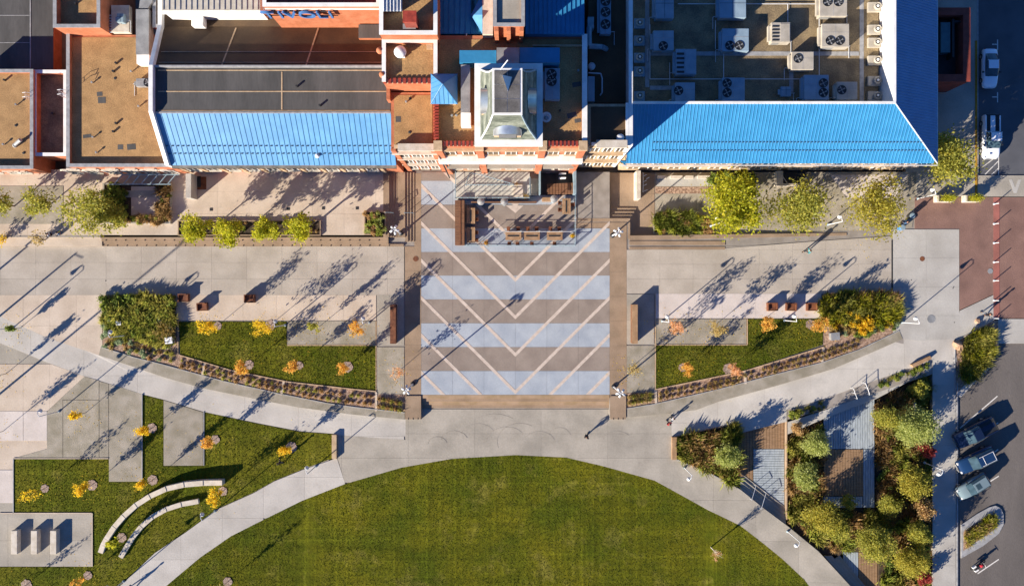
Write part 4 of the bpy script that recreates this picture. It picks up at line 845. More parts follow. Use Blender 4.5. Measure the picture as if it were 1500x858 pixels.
o = thing('roof_duct', 'long grey duct left of the tower', 'duct', P(681,140,ZM)); mk('duct', MB().box(WX(675,17.5), WX(688.5,17.5), WY(165,17.5), WY(95,17.5), ZM+.3, 17.5), metal_g, o); mk('end_hood', MB().box(WX(675,17.3), WX(689.5,17.3), WY(184,17.3), WY(165.5,17.3), ZM+.2, 17.3), white_m, o)
mk('support', MB().box(WX(678,17), WX(680,17), WY(150,17), WY(148,17), ZM, ZM+.3), dark_m, o)
hvac('grey twin fan condenser right of the tower', 798, 100, 820, 146, ZM, 1.0, hvac_b, fans=[(808,109),(808,119)])
o = thing('roof_fan', 'white ringed exhaust fan at the tower base', 'fan', P(800,173,ZM)); mk('housing', MB().lathe(P(800,173,ZM), [(.3,0),(.5,.12),(.52,.5),(.34,.5),(.3,.4)], 16), white_m, o, smooth=False); mk('cap', MB().lathe(P(800,173,ZM+.4), [(.22,0),(.2,.15),(.05,.2)], 12), steel_bl, o)
vent_pipe(bm_, *P(820,163,ZM), h=.5, r=.08)
mk('inner_curb', MB().box(WX(780,ZM), WX(856,ZM), WY(69,ZM), WY(67.5,ZM), ZM, ZM+.4), cream, bm_)
for sx in (643, 683, 716):
    mk('bracket', MB().path([P(sx,50,15.6), P(sx,56,15.6), P(sx+7,54,15.4)], .06), steel_w, bm_)
# pyramid turret
o = thing('pyramid_turret', 'small square turret with blue pyramid roof left of the tower', 'turret', P(651,128,ZM))
x0, x1, y0, y1 = WX(631,17.2), WX(670,17.2), WY(152,17.2), WY(108,17.2); mk('wall', MB().box(x0+.25, x1-.25, y0+.25, y1-.25, 14, 17.1), cream, o)
ap = ((x0+x1)/2, (y0+y1)/2, 18.9); c_ = [(x0,y0,17.1),(x1,y0,17.1),(x1,y1,17.1),(x0,y1,17.1)]
for i in range(4): mk('roof_face', MB().add([c_[i], c_[(i+1)%4], ap, (c_[i][0],c_[i][1],17.0), (c_[(i+1)%4][0], c_[(i+1)%4][1],17.0)], [(0,1,2),(3,4,1,0)]), roof_blue, o)
mk('hip_cap', MB().path([c_[0], ap, c_[2]], .05, 5).path([c_[1], ap, c_[3]], .05, 5), seam_m, o)
s_ = MB()
for k in range(1, 6):
    t = k/6; xa = x0+(x1-x0)*t; f = 1-abs(2*t-1); s_.tube((xa, y0, 17.12), (xa+(ap[0]-xa)*0, y0+(ap[1]-y0)*f, 17.12+(18.9-17.1)*f), .03, n=4); ya = y0+(y1-y0)*t; s_.tube((x0, ya, 17.12), (x0+(ap[0]-x0)*f, ya, 17.12+1.8*f), .03, n=4)
mk('seam', s_, seam_m, o, kind='stuff')
# tower
o = thing('tower', 'square tower with green slate mansard roof and white cornice at the centre', 'tower', P(746,211,0)); T = o
cx0, cx1, cy0, cy1 = WX(695,20), WX(795,20), WY(213.5,20), WY(93,20)
mk('wall', MB().box(cx0+.5, cx1-.5, cy0+.55, cy1-.5, ZM-.1, 19.4), salmon, o)
mk('cornice', MB().box(cx0, cx1, cy0, cy1, 19.5, 20.0), white_m, o); mk('cornice_moulding', MB().box(cx0+.25, cx1-.25, cy0+.25, cy1-.25, 19.1, 19.5), white_stone, o)
ins = .62; ZD = 25.0
dx0, dx1, dy0, dy1 = WX(722.5,ZD), WX(763.5,ZD), WY(167,ZD), WY(102,ZD)
bx0, bx1, by0, by1 = cx0+ins, cx1-ins, cy0+ins, cy1-ins
def lerp(a, b, t): return a+(b-a)*t
prof2 = [(0,20.0),(.42,21.4),(.72,22.9),(1.0,ZD)]
rings = [[(lerp(bx0,dx0,t),lerp(by0,dy0,t),z),(lerp(bx1,dx1,t),lerp(by0,dy0,t),z),(lerp(bx1,dx1,t),lerp(by1,dy1,t),z),(lerp(bx0,dx0,t),lerp(by1,dy1,t),z)] for t, z in prof2]
sl_cols = [slate, mat('pale_slate', '#8c9082', '#6f7466', scale=1.4, fine=.2, bscale=5)]
for i in range(4):
    nrow = 12
    for k in range(nrow):
        def at(t): 
            z = np.interp(t, [p[0] for p in prof2], [p[1] for p in prof2]); return [(lerp(bx0,dx0,t),lerp(by0,dy0,t)),(lerp(bx1,dx1,t),lerp(by0,dy0,t)),(lerp(bx1,dx1,t),lerp(by1,dy1,t)),(lerp(bx0,dx0,t),lerp(by1,dy1,t))], z
        a_, za = at(k/nrow); b_, zb = at((k+1)/nrow)
        p0, p1, q1, q0 = a_[i], a_[(i+1)%4], b_[(i+1)%4], b_[i]
        cxm, cym = (bx0+bx1)/2, (by0+by1)/2
        out = [(0,-1),(1,0),(0,1),(-1,0)][i]; d = .045
        mk('slate_course', MB().add([(p0[0]+out[0]*d,p0[1]+out[1]*d,za),(p1[0]+out[0]*d,p1[1]+out[1]*d,za),(q1[0],q1[1],zb),(q0[0],q0[1],zb),(p0[0],p0[1],za-.03),(p1[0],p1[1],za-.03)], [(0,1,2,3),(4,5,1,0)]), sl_cols[1 if k in (3,4,8) else 0], o)
mk('roof_deck', MB().box(dx0-.1, dx1+.1, dy0-.1, dy1+.1, ZD-.1, ZD+.05), white_m, o)
for i in range(2):
    for j in range(3): mk('deck_panel', MB().box(lerp(dx0+.08,dx1-.08,i/2)+.02, lerp(dx0+.08,dx1-.08,(i+1)/2)-.02, lerp(dy0+.08,dy1-.08,j/3)+.02, lerp(dy0+.08,dy1-.08,(j+1)/3)-.02, ZD+.05, ZD+.08), slab_top, o)
for i in range(4): mk('hip_flashing', MB().path([r[i] for r in rings], .09, 6), steel_bl if i in (1, 2) else white_m, o)
mk('hatch', MB().add([P(736,110,ZD+.1),P(750,113,ZD+.1),P(744,134,ZD+.1),P(736,110,ZD+1.0),P(738,113,ZD+.9)],[(0,1,2),(0,2,3),(0,3,1),(1,3,2)]), white_m, o)
mk('finial', MB().tube(P(733,102,ZD), P(744,88,ZD+1.2), .05), steel_w, o); mk('antenna', MB().tube(P(735,100,ZD-.1), P(758,60,ZD+.3), .05), steel_w, o) if False else None
def dormer(label, c, d, w_, L_, z0, zt):
    # half-round hood pointing along d from c
    n = 10; u = Vector((-d[1], d[0], 0)); dd = Vector((d[0], d[1], 0)); c = Vector((c[0], c[1], 0)); b = MB(); r = w_/2; vs_ = []
    for t in (0, 1):
        for k in range(n+1):
            a = math.pi*k/n; vs_.append(c + dd*(L_*t) + u*(math.cos(a)*r) + Vector((0,0,zt-r*.8+math.sin(a)*r*.8)))
    b.add(vs_, [(k, k+1, n+2+k, n+1+k) for k in range(n)] + [tuple(range(n, -1, -1))[::-1], tuple(range(n+1, 2*n+2))])
    dm = mk('dormer', b, zinc, T, smooth=True, label=label)
    fb = MB(); p = c+dd*(L_*.97)
    fb.add([p+u*r*.95+Vector((0,0,z0)), p-u*r*.95+Vector((0,0,z0)), p-u*r*.95+Vector((0,0,zt-r*.8)), p+u*r*.95+Vector((0,0,zt-r*.8)), c+u*r*.95+Vector((0,0,z0)), c-u*r*.95+Vector((0,0,z0)), c-u*r*.95+Vector((0,0,zt-r*.8)), c+u*r*.95+Vector((0,0,zt-r*.8))], [(0,1,2,3),(5,4,7,6),(4,0,3,7),(1,5,6,2)])
    mk('cheek', fb, cream, dm); q = c+dd*(L_+.02)
    mk('window', MB().add([q+u*r*.6+Vector((0,0,z0+.2)), q-u*r*.6+Vector((0,0,z0+.2)), q-u*r*.6+Vector((0,0,zt-.4)), q+u*r*.6+Vector((0,0,zt-.4))], [(0,1,2,3)]), dk_glass, dm)
mx, my = (bx0+bx1)/2, (by0+by1)/2
dormer('rounded grey metal dormer facing the plaza', (mx-.1, by0+1.9), (0,-1), 2.7, 1.85, 20.0, 22.5)
dormer('rounded grey metal dormer on the left side', (bx0+1.7, my), (-1,0), 2.4, 1.65, 20.0, 22.3); dormer('rounded grey metal dormer on the right side', (bx1-1.7, my), (1,0), 2.4, 1.65, 20.0, 22.3)
# right block: flat gravel well inside a blue metal mansard
EX0, EX1, EY, RX1, RY = P(906,0)[0], P(1326.6,0)[0], yy(249.6), P(1251.6,0)[0], yy(181.7)
ZE, ZR, ZW = 6.6, 10.2, 7.0; YT = yy(-60)*.9+6
o = thing('hipped_roof_building', 'large building with deep blue hipped metal roof and gravel well of roof units', 'building', ((EX0+EX1)/2, (EY+30)/2, 0)); RB = o
mk('wall', MB().box(EX0, EX1-.5, EY+.15, YT, -.8, ZE-.25), cream, o); mk('wall', MB().box(EX0+.02, RX1-.35, RY+.35, YT-.1, ZE-.25, ZW-.02), cream, o)
mk('roof_deck', MB().box(EX0+.3, RX1-.4, RY+.4, YT-.2, ZW-.02, ZW+.03), gravel_gr, o)
mk('south_upstand', MB().box(EX0, RX1, RY, RY+.2, ZE, ZR-.05), white_m, o); mk('east_upstand', MB().box(RX1-.2, RX1, RY+.2, YT, ZE, ZR-.05), white_m, o)
mk('coping', MB().box(EX0, RX1+.02, RY-.04, RY+.24, ZR-.05, ZR+.06), white_m, o); mk('coping', MB().box(RX1-.24, RX1+.04, RY+.24, YT, ZR-.05, ZR+.055), white_m, o)
ov_ = .25
n_ = 92; wd = (EX1+ov_-EX0)/n_
def rz_(t): return lerp(ZE, ZR, t)
sp_ = MB(); sg = MB(); gd = MB()
for k in range(n_):
    xa, xb = EX0+k*wd, EX0+(k+1)*wd-.02
    def yt(x): return RY if x <= RX1 else lerp(RY, EY-ov_, (x-RX1)/(EX1+ov_-RX1))
    ya, yb = yt(xa), yt(xb); za, zb = rz_((ya-EY+ov_)/(RY-EY+ov_)), rz_((yb-EY+ov_)/(RY-EY+ov_))
    if yb-(EY-ov_) < .03: continue
    mk('roof_panel', MB().add([(xa,EY-ov_,ZE-.1),(xb,EY-ov_,ZE-.1),(xb,EY-ov_,ZE),(xa,EY-ov_,ZE),(xb,yb,zb),(xa,ya,za)], [(0,1,2,3),(3,2,4,5)]), roof_blue2, o)
    sg.add([(xa-.025,EY-ov_,ZE),(xa+.025,EY-ov_,ZE),(xa+.025,ya,za),(xa-.025,ya,za),(xa-.02,EY-ov_,ZE+.07),(xa+.02,EY-ov_,ZE+.07),(xa+.02,ya,za+.07),(xa-.02,ya,za+.07)], [(4,5,6,7),(0,1,5,4),(1,2,6,5),(3,0,4,7)])
    for t in (.22, .36):
        yq = lerp(EY-ov_, RY, t)
        if yq < ya-.3 and k > 6 and k % 1 == 0: z = rz_(t); gd.box(xa+.1, xa+wd*.6, yq-.04, yq+.04, z, z+.14)
n2 = 90; hd = (YT-EY+ov_)/n2; Zf = ZR
for k in range(n2):
    ya, yb = EY-ov_+k*hd, EY-ov_+(k+1)*hd-.02
    def xt(y): return RX1 if y >= RY else lerp(EX1+ov_, RX1, (y-EY+ov_)/(RY-EY+ov_))
    xa, xb = xt(ya), xt(yb); fz = lambda x: rz_((EX1+ov_-x)/(EX1+ov_-RX1))
    if EX1+ov_-xb < .03: continue
    mk('roof_panel', MB().add([(EX1+ov_,ya,ZE),(EX1+ov_,yb,ZE),(xb,yb,fz(xb)),(xa,ya,fz(xa)),(EX1+ov_,ya,ZE-.1),(EX1+ov_,yb,ZE-.1)], [(0,1,2,3),(4,5,1,0)]), roof_blue2, o)
    sg.add([(EX1+ov_,ya-.02,ZE+.06),(EX1+ov_,ya+.02,ZE+.06),(xa,ya+.02,fz(xa)+.06),(xa,ya-.02,fz(xa)+.06),(EX1+ov_,ya-.025,ZE),(EX1+ov_,ya+.025,ZE),(xa,ya+.025,fz(xa)),(xa,ya-.025,fz(xa))], [(0,1,2,3),(4,0,3,7),(1,5,6,2)])
mk('seam', sg, seam2_m, o, kind='stuff'); mk('snow_guard', gd, MATS['snow_guard'], o, kind='stuff')
mk('hip_cap', MB().tube((RX1,RY,ZR+.02),(EX1+ov_,EY-ov_,ZE+.04), .07), steel_w, o)
gt = MB().box(EX0-.8, EX1+.3, EY-ov_-.25, EY-ov_-.18, ZE-.15, ZE+.02).box(EX1+ov_+.0, EX1+ov_+.1, EY-ov_, YT, ZE-.16, ZE-.02)
for k in range(60): gt.box(EX0-.7+k*.6, EX0-.64+k*.6, EY-ov_-.18, EY-ov_-.002, ZE-.1, ZE-.02)
mk('gutter', gt, steel_w, o)
mk('eave_soffit', MB().box(EX0-.6, EX1, EY-.15, EY+.149, ZE-.55, ZE-.22), dark_m, o)
mk('stone_band', MB().box(EX0-.1, EX1-.45, EY-.2, EY+.149, 3.6, 3.85), pinkish, o)
windows_south(o, EY+.15, [EX0+1.6+k*2.45 for k in range(14)], 1.3, .9, 3.2, hood=cream); windows_south(o, EY+.15, [EX0+1.6+k*2.45 for k in range(14)], 1.1, 4.3, 5.8, hood=cream)
mk('west_roof_edge', MB().prism([P(*p)[:2] for p in [(898,249),(906,249),(906,256)]], 6.3, 6.55), roof_blue2, o)
for x, y0, y1 in ((948,-40,128),(1262,-40,150)): mk('walkway_pad', MB().box(WX(x-3,ZW), WX(x+3,ZW), WY(y1,ZW), WY(y0,ZW), ZW+.03, ZW+.05), stonegrey, o)
for y, x0_, x1_ in ((79,952,1258),(129,952,1010)): mk('walkway_pad', MB().box(WX(x0_,ZW), WX(x1_,ZW), WY(y+3,ZW), WY(y-3,ZW), ZW+.03, ZW+.055), stonegrey, o)
mk('walkway_pad', MB().box(WX(1156,ZW), WX(1162,ZW), WY(135,ZW), WY(83,ZW), ZW+.03, ZW+.052), stonegrey, o)
cd = MB()
for a_, b_ in (((993,6),(1200,6)),((1154,6),(1154,34)),((1200,-20),(1200,115)),((952,116),(1175,116)),((952,36),(952,116)),((1048,30),(1048,72)),((1060,78),(1060,114)),((981,92),(981,116))):
    cd.tube(P(*a_, ZW+.2), P(*b_, ZW+.2), .045, n=5)
mk('conduit', cd, steel_w, o)
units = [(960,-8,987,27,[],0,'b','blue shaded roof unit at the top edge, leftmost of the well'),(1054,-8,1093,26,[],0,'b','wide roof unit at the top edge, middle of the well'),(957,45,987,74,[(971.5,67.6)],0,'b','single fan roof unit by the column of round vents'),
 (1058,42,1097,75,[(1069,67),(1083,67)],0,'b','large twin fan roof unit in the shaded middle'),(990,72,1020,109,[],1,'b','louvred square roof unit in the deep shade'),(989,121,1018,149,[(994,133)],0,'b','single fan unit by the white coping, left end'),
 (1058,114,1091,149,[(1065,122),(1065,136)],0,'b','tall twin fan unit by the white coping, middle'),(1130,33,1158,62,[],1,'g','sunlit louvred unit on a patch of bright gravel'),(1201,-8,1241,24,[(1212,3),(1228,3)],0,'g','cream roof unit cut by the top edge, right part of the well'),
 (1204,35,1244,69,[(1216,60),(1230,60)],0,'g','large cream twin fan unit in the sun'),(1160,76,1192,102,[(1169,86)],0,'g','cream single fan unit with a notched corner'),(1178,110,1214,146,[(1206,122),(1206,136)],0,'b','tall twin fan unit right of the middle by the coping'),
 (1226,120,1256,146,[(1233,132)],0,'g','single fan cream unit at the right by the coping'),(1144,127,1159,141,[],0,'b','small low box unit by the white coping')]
for x0_, y0_, x1_, y1_, fans, lv, c, lb in units: hvac(lb, x0_, y0_, x1_, y1_, ZW+.03, 1.2 if x1_-x0_ > 20 else .6, hvac_b if c == 'b' else hvac_m, fans, bool(lv))  # units lying in shade get the paint tinted for it
for side, X, ys in (('left', 936, (36,61,86,106,142)), ('right', 1282, (12,45,64,90,120,142))):
    names = ['topmost', 'second', 'third', 'fourth', 'fifth', 'sixth']
    for k, y in enumerate(ys):
        lab = '%s round mushroom vent from the top in the %s column of roof vents' % (names[k], side)
        t = thing('roof_vent', lab, 'vent', P(X, y, ZW+.03), group='round vents along the gravel well'); x, y_, z = P(X, y, ZW+.03)
        dxx = -.35 if side == 'right' else 0
        bevel(mk('curb', MB().box(x-.6+dxx, x+.6+dxx*.3, y_-.55, y_+.55, z, z+.35), hvac_m if side == 'right' else hvac_b, t), .04)  # left curbs wear the shade-tinted paint, right ones the plain cream
        mk('cap', MB().lathe((x,y_,z+.35), [(.3,0),(.3,.15),(.42,.2),(.44,.33),(.34,.4),(.3,.34)], 18), hvac_m, t, smooth=False); mk('throat', MB().lathe((x,y_,z+.67), [(.25,0),(.25,.03)], 14), dark_m, t); mk('cone', MB().lathe((x,y_,z+.7), [(.15,0),(.13,.08),(.03,.12)], 12), white_m, t)
# east annex of dark red brick
o, e = block('brick_annex', 'dark red brick annex east of the blue roof, in shade', 1350, 12, 1421, 119, 5.0, par=1.6, pw_=.75, wall=red_brick, deck=dark_m, cop=red_brick)
mk('glass_roof', MB().box(WX(1378,4.4), WX(1392,4.4), WY(77,4.4), WY(33,4.4), 3.5, 4.4), mat('teal_glass', '#4f7378', rough=.15), o)
mk('roof_rail', MB().box(WX(1395,4.6), WX(1398,4.6), WY(84,4.6), WY(28,4.6), 3.4, 4.6).box(WX(1398.2,4.5), WX(1410,4.5), WY(33,4.5), WY(30,4.5), 3.4, 4.5), dark_m, o)
for k in range(3): mk('window', MB().box(e[1]-.02, e[1]+.04, e[2]+1.2+k*2.6, e[2]+2.8+k*2.6, 1, 3.2), dk_glass, o)
# ------------------------------------------------------------------ terrace structures
def wallbox(name, label, cat, x0, y0, x1, y1, z0, z1, m, cap=None, bev=.02):
    t = thing(name, label, cat, P((x0+x1)/2, (y0+y1)/2, z0)); X0_, X1_, Y0_, Y1_ = WX(x0,z1), WX(x1,z1), WY(y1,z1), WY(y0,z1)
    if cap is None: bevel(mk('block', MB().box(X0_, X1_, Y0_, Y1_, z0, z1), m, t), bev)
    else:
        mk('block', MB().box(X0_+.03, X1_-.03, Y0_+.03, Y1_-.03, z0, z1-.08), m, t); bevel(mk('cap', MB().box(X0_, X1_, Y0_, Y1_, z1-.08, z1), cap, t), bev)
    return t
wallbox('entrance_wall', 'white fin wall beside a dark doorway under the left blue roof', 'wall', 272, 254, 280, 290, ZT, 2.6, concrete_light)
o = thing('door_recess', 'dark entrance recess beside the white fin wall, left building', 'doorway', P(290,265,ZT)); mk('frame', MB().box(WX(281,1.9), WX(297,1.9), WY(276,1.9), WY(257,1.9), ZT, ZT+.05), corten, o); mk('opening', MB().box(WX(283,ZT+.1), WX(294,ZT+.1), WY(274,ZT+.1), WY(258,ZT+.1), ZT+.05, ZT+.07), dark_m, o)
o = thing('entrance_walls', 'white walled entrance pen with bicycle racks, left end of the hipped building', 'wall', P(938,270,-.6))
mk('side_wall', MB().box(WX(932.5,1.6), WX(938.5,1.6), WY(291,1.6), WY(250,1.6), -.7, 1.6), white_stone, o)
s_ = MB()
for k, (a_, b_) in enumerate(((943,258),(943,266),(947,262),(943,272),(944,280))): s_.path([P(a_,b_,-.6), P(a_,b_,.3), P(a_+4,b_-2,.3), P(a_+4,b_-2,-.6)], .05)
mk('rack', s_.tube(P(942,253,.35), P(942,282,.35), .05), steel_w, o)
for k, (x0_, x1_) in enumerate(((963,976),(982,1000),(1003,1016),(1022,1040))): wallbox('outdoor_bench', ['grey slab bench, first from the left under the hipped building windows','grey slab bench, second from the left under the hipped building windows','grey slab bench, third from the left under the hipped building windows','grey slab bench, right end under the hipped building windows'][k], 'bench', x0_, 257, x1_, 262, -.5, .0, concrete_light, cap=white_stone)
o = thing('basement_stair', 'dark walled light well with pale rim below the hipped building', 'stairwell', P(1158,260,-.1)); mk('pit', MB().box(P(1144,0)[0], P(1180,0)[0], P(0,270)[1], P(0,252)[1], -.2, -.1+.13), dark_m, o)
mk('rim', MB().box(P(1135,0)[0], P(1144,0)[0], P(0,273)[1], P(0,252)[1], -.3, .75).box(P(1144,0)[0], P(1180,0)[0], P(0,273)[1], P(0,270)[1], -.3, .7), white_stone, o); mk('brace', MB().tube(P(1146,258,.5), P(1153,268,.5), .05).tube(P(1181,260,.5), P(1172,268,.5), .07), steel_w, o)
# planters on the left terrace
def planter_box(label, x0, y0, x1, y1, z0, z1, wallm, soil=True, pw=.18):
    t = thing('planter', label, 'planter', P((x0+x1)/2, (y0+y1)/2, z0)); X0_, X1_, Y0_, Y1_ = P(x0,0)[0], P(x1,0)[0], P(0,y1)[1], P(0,y0)[1]
    mk('rim', MB().box(X0_,X1_,Y0_,Y0_+pw,z0,z1).box(X0_,X1_,Y1_-pw,Y1_,z0,z1).box(X0_,X0_+pw,Y0_+pw,Y1_-pw,z0,z1-.003).box(X1_-pw,X1_,Y0_+pw,Y1_-pw,z0,z1-.003), wallm, t)
    mk('soil', MB().box(X0_+pw,X1_-pw,Y0_+pw,Y1_-pw,z0,z1-.12), dirt, t); return t
planter_box('U shaped concrete planter with a paved seat inside on the left terrace', 158, 270, 256, 329, ZT, ZT+.45, concrete, pw=.2)
o = wallbox('seating_deck', 'tan paved seating area inside the U shaped planter', 'platform', 192, 273, 240, 317, ZT, ZT+.38, pinkish); mk('grey_strip', MB().box(P(190,0)[0],P(240,0)[0],P(0,291)[1],P(0,281)[1],ZT+.38,ZT+.40), concrete, o)
planter_box('long low planter with four small trees along the left terrace steps', 266, 324, 473, 346, ZT, ZT+.3, tan_conc, pw=.12)
planter_box('square planter with brown green shrubs beside the left plaza steps', 536, 311, 567, 345, ZT, ZT+.3, tan_conc, pw=.12)
planter_box('long hedge planter on the sunken right terrace', 958, 315, 1045, 342, -.62, -.35, concrete, pw=.12)
o = thing('pergola', 'open grey lattice pergola lying against the left building wall', 'pergola', P(215,263,ZT)); s_ = MB()
for k in range(7): a_ = P(168+k*13,269,2.6); b_ = P(180+k*13,255,2.6); s_.tube(a_, b_, .07, n=4)
s_.tube(P(160,270,2.6), P(250,270,2.6), .07, n=4).tube(P(178,256,2.6), P(262,256,2.6), .07, n=4)
for x in (162, 205, 248): s_.tube(P(x,270,ZT), P(x,270,2.6), .06, n=6)
mk('beam', s_, steel_bl, o)
# curved benches and stones (lower left)
def arcbench(label, pts, wd, zt0, zt1):
    t = thing('curved_bench', label, 'bench', P(pts[0][0], pts[0][1], -.2)); n = len(pts)
    for i, (a_, b_) in enumerate(zip(pts, pts[1:])):
        zg = float(zs(a_[0])); A = Vector(P(*a_)[:2]); B = Vector(P(*b_)[:2]); d = (B-A).normalized()
        pa = pts[i-1] if i else a_; pb = pts[i+2] if i+2 < n else b_
        da = (Vector(P(*b_)[:2])-Vector(P(*pa)[:2])).normalized(); db = (Vector(P(*pb)[:2])-Vector(P(*a_)[:2])).normalized()
        na, nb = Vector((-da.y, da.x))*wd/2, Vector((-db.y, db.x))*wd/2; h0, h1 = lerp(zt0, zt1, i/(n-1)), lerp(zt0, zt1, (i+1)/(n-1))
        A2 = A+d*.0004; q = [A2+na, A2-na, B-nb, B+nb]
        mk('bench_segment', MB().add([(p.x,p.y,zg-.3) for p in q]+[(q[0].x,q[0].y,zg+h0),(q[1].x,q[1].y,zg+h0),(q[2].x,q[2].y,zg+h1),(q[3].x,q[3].y,zg+h1)], [(0,1,2,3),(7,6,5,4),(4,5,1,0),(5,6,2,1),(6,7,3,2),(7,4,0,3)]), white_stone, t)
    return t
arcbench('longer outer curved white concrete bench on the lower left lawn', [(149,808),(153,797),(158,788),(170,770),(184,754),(202,738),(222,725),(246,714),(272,708),(300,705.5),(328,705)], .62, .35, .95)
arcbench('shorter inner curved white concrete bench on the lower left lawn', [(178,815),(186,801),(196,785),(208,770),(224,756),(244,745),(266,738),(291,733.5)], .58, .35, .4)
for k, x in enumerate((18,47,75)):
    t = thing('concrete_block', 'pale upright concrete block seat, %s of three on the grey pad' % ('leftmost','middle','rightmost')[k], 'block seat', P(x+8,790,.0), group='concrete block seats on the grey pad')
    bevel(mk('block', MB().box(P(x+4,0)[0], P(x+13,0)[0], P(0,808)[1], P(0,774)[1], 0, .78), white_stone, t), .03)
t = wallbox('seat_wall', 'short tan seat wall at the tip of the lower left lawn', 'wall', 486, 636.5, 493, 672, -.65, -.15, cream)
t = wallbox('seat_wall', 'short tan slatted seat wall at the left tip of the garden', 'wall', 984.5, 640, 991.5, 673, -.65, -.15, wood_tan)
t = wallbox('timber_bench', 'low timber bench on the path edge beside the upper garden strip', 'bench', 1334, 531, 1366, 536, 0, .42, wood_tan) if False else thing('timber_bench', 'low timber bench on the path edge beside the upper garden strip', 'bench', P(1352,532,0))
mk('seat', MB().prism([P(*p,.4)[:2] for p in [(1335,534),(1362,521),(1365,525),(1338,538)]], -.1, .45), wood_tan, t)
for s_i, (x, lab) in enumerate(((571.5, 'left'), (921, 'right'))):
    t = thing('timber_screen', 'tall slatted timber and rust coloured screen wall %s of the striped plaza' % lab, 'screen', P(x+7, 473, 0)); X_ = P(x+6, 0)[0]
    mk('core', MB().box(X_, X_+.35, P(0,502)[1], P(0,446)[1], 0, 1.25), corten, t)
    for k in range(6): mk('plank', MB().box(X_-.28, X_-.01, P(0,446+(k+1)*9.33-.3)[1], P(0,446+k*9.33)[1], 0, 1.3), wood_br if s_i else corten, t)
    mk('cap', MB().box(X_-.3, X_+.38, P(0,502.3)[1], P(0,445.7)[1], 1.3, 1.35), wood_tan if s_i else corten, t)
# rusty cube chairs
def chair_mesh(label, px, py, rz=0, first=None):
    if first: return dup(first, P(px,py,.03), rz, label)
    t = thing('steel_armchair', label, 'armchair', P(px,py,.03), rz, group='boxy rust coloured armchairs'); 
    mk('seat', MB().box(-.5,.5,-.45,.35,.0,.38), corten, t, local=True); mk('backrest', MB().box(-.5,.5,.36,.48,0,.85), corten, t, local=True)
    for s in (-1,1): mk('armrest', MB().box(s*.62 if s<0 else .5, -.5 if s<0 else .62, -.5,.48,0,.6), corten, t, local=True)
    mk('front_lip', MB().box(-.5,.5,-.52,-.46,0,.42), wood_tan, t, local=True); return t
ch = chair_mesh('leftmost rust brown armchair beside the large left planting', 270.5, 436)
for x, y, r, lb in ((298,449,.05,'second rust brown armchair, set lower right of the first'),(367,437,0,'lone rust brown armchair on the pink paving'),(1130,449,.03,'left of three rust brown armchairs by the right planting'),(1157.5,449,-.04,'middle of three rust brown armchairs by the right planting'),(1187.5,449,0,'right of three rust brown armchairs by the right planting')):
    chair_mesh(lb, x, y, r, ch)
# handrails
def rail(label, pts, z0, z1, posts=True, m=steel_w, r=.035):
    t = thing('handrail', label, 'handrail', P(*pts[0], z0)); zz = [(lerp(z0, z1, i/(len(pts)-1))) for i in range(len(pts))]
    tp = [P(*p)[:2]+(z+.95,) for p, z in zip(pts, zz)]; b_ = MB().path(tp, r); mk('rail', b_, m, t)
    pb_ = MB()
    for p, z in zip(pts, zz): q = P(*p); pb_.tube((q[0],q[1],z), (q[0],q[1],z+.95), r*.9)
    mk('post', pb_, m, t); return t
rail('white stair handrail, left of the pair on the garden stairs', [(1100,731),(1108,712)], -.62, -1.1); rail('white stair handrail, right of the pair on the garden stairs', [(1114,744),(1123,722)], -.62, -1.1)
rail('white handrail loop on the upper garden steps, left one', [(1246,568),(1249,575),(1253,583)], -.1, -.4); rail('white handrail loop on the upper garden steps, right one', [(1263,560),(1267,567),(1271,577)], -.1, -.4)
rail('blue grey rail crossing the left terrace steps, lower end', [(567,313),(578,313)], ZT, .42, m=steel_bl); rail('blue grey rail crossing the lower flight beside the plaza', [(594,313),(607,313)], .42, .1, m=steel_bl)
rail('dark bent stair rail shadowed at the left foot of the plaza steps', [(640,590),(636,601)], -.3, -.6, m=dark_m) if False else None
# ------------------------------------------------------------------ cafe patio in front of the tower
t = thing('patio_screen', 'brown timber wall along the left side of the patio', 'screen', P(673,328,0)); 
for k in range(8): mk('plank', MB().box(P(667.5,0)[0], P(681,0)[0], P(0,295+(k+1)*8.1)[1]+.01, P(0,295+k*8.1)[1], 0, 1.15), wood_br, t)
mk('cap_rail', MB().box(P(675,0)[0], P(675.8,0)[0], P(0,360)[1], P(0,295)[1], 1.15, 1.2), corten, t)
t = thing('ramp_platform', 'raised pale platform with blue steel rails between the patio and the tower', 'platform', P(725,273,0)); zp = .55
for k in range(5): mk('platform_slab', MB().box(P(668+k*21.6,0)[0], P(668+(k+1)*21.6,0)[0]-.02, P(0,292)[1], P(0,253)[1], 0, zp), MATS.get('platform_concrete') or mat('platform_concrete', '#c4c0b4', '#aaa79b', scale=.9, fine=.12, bscale=5), t)
for k in range(4): mk('step', MB().box(P(776+k*3.4,0)[0]+.005, P(779.4+k*3.4,0)[0], P(0,287)[1], P(0,262)[1], 0, zp-.13*(k+1)+.05), concrete, t)
def railing(pts, z, gap, nm, hh=1.05, mid=True):
    for a_, b_ in zip(pts, pts[1:]):
        A = Vector(P(*a_)[:2]); B = Vector(P(*b_)[:2]); L_ = (B-A).length; n_ = max(1, int(L_/gap)); rr = MB()
        rr.tube((A.x,A.y,z+hh), (B.x,B.y,z+hh), .035)
        if mid: rr.tube((A.x,A.y,z+.5), (B.x,B.y,z+.5), .015, n=4)
        mk('top_rail', rr, steel_bl, t)
        for k in range(n_+1): q = A.lerp(B, k/n_); mk('post', MB().box(q.x-.035, q.x+.035, q.y-.035, q.y+.035, z, z+hh), steel_bl, t)
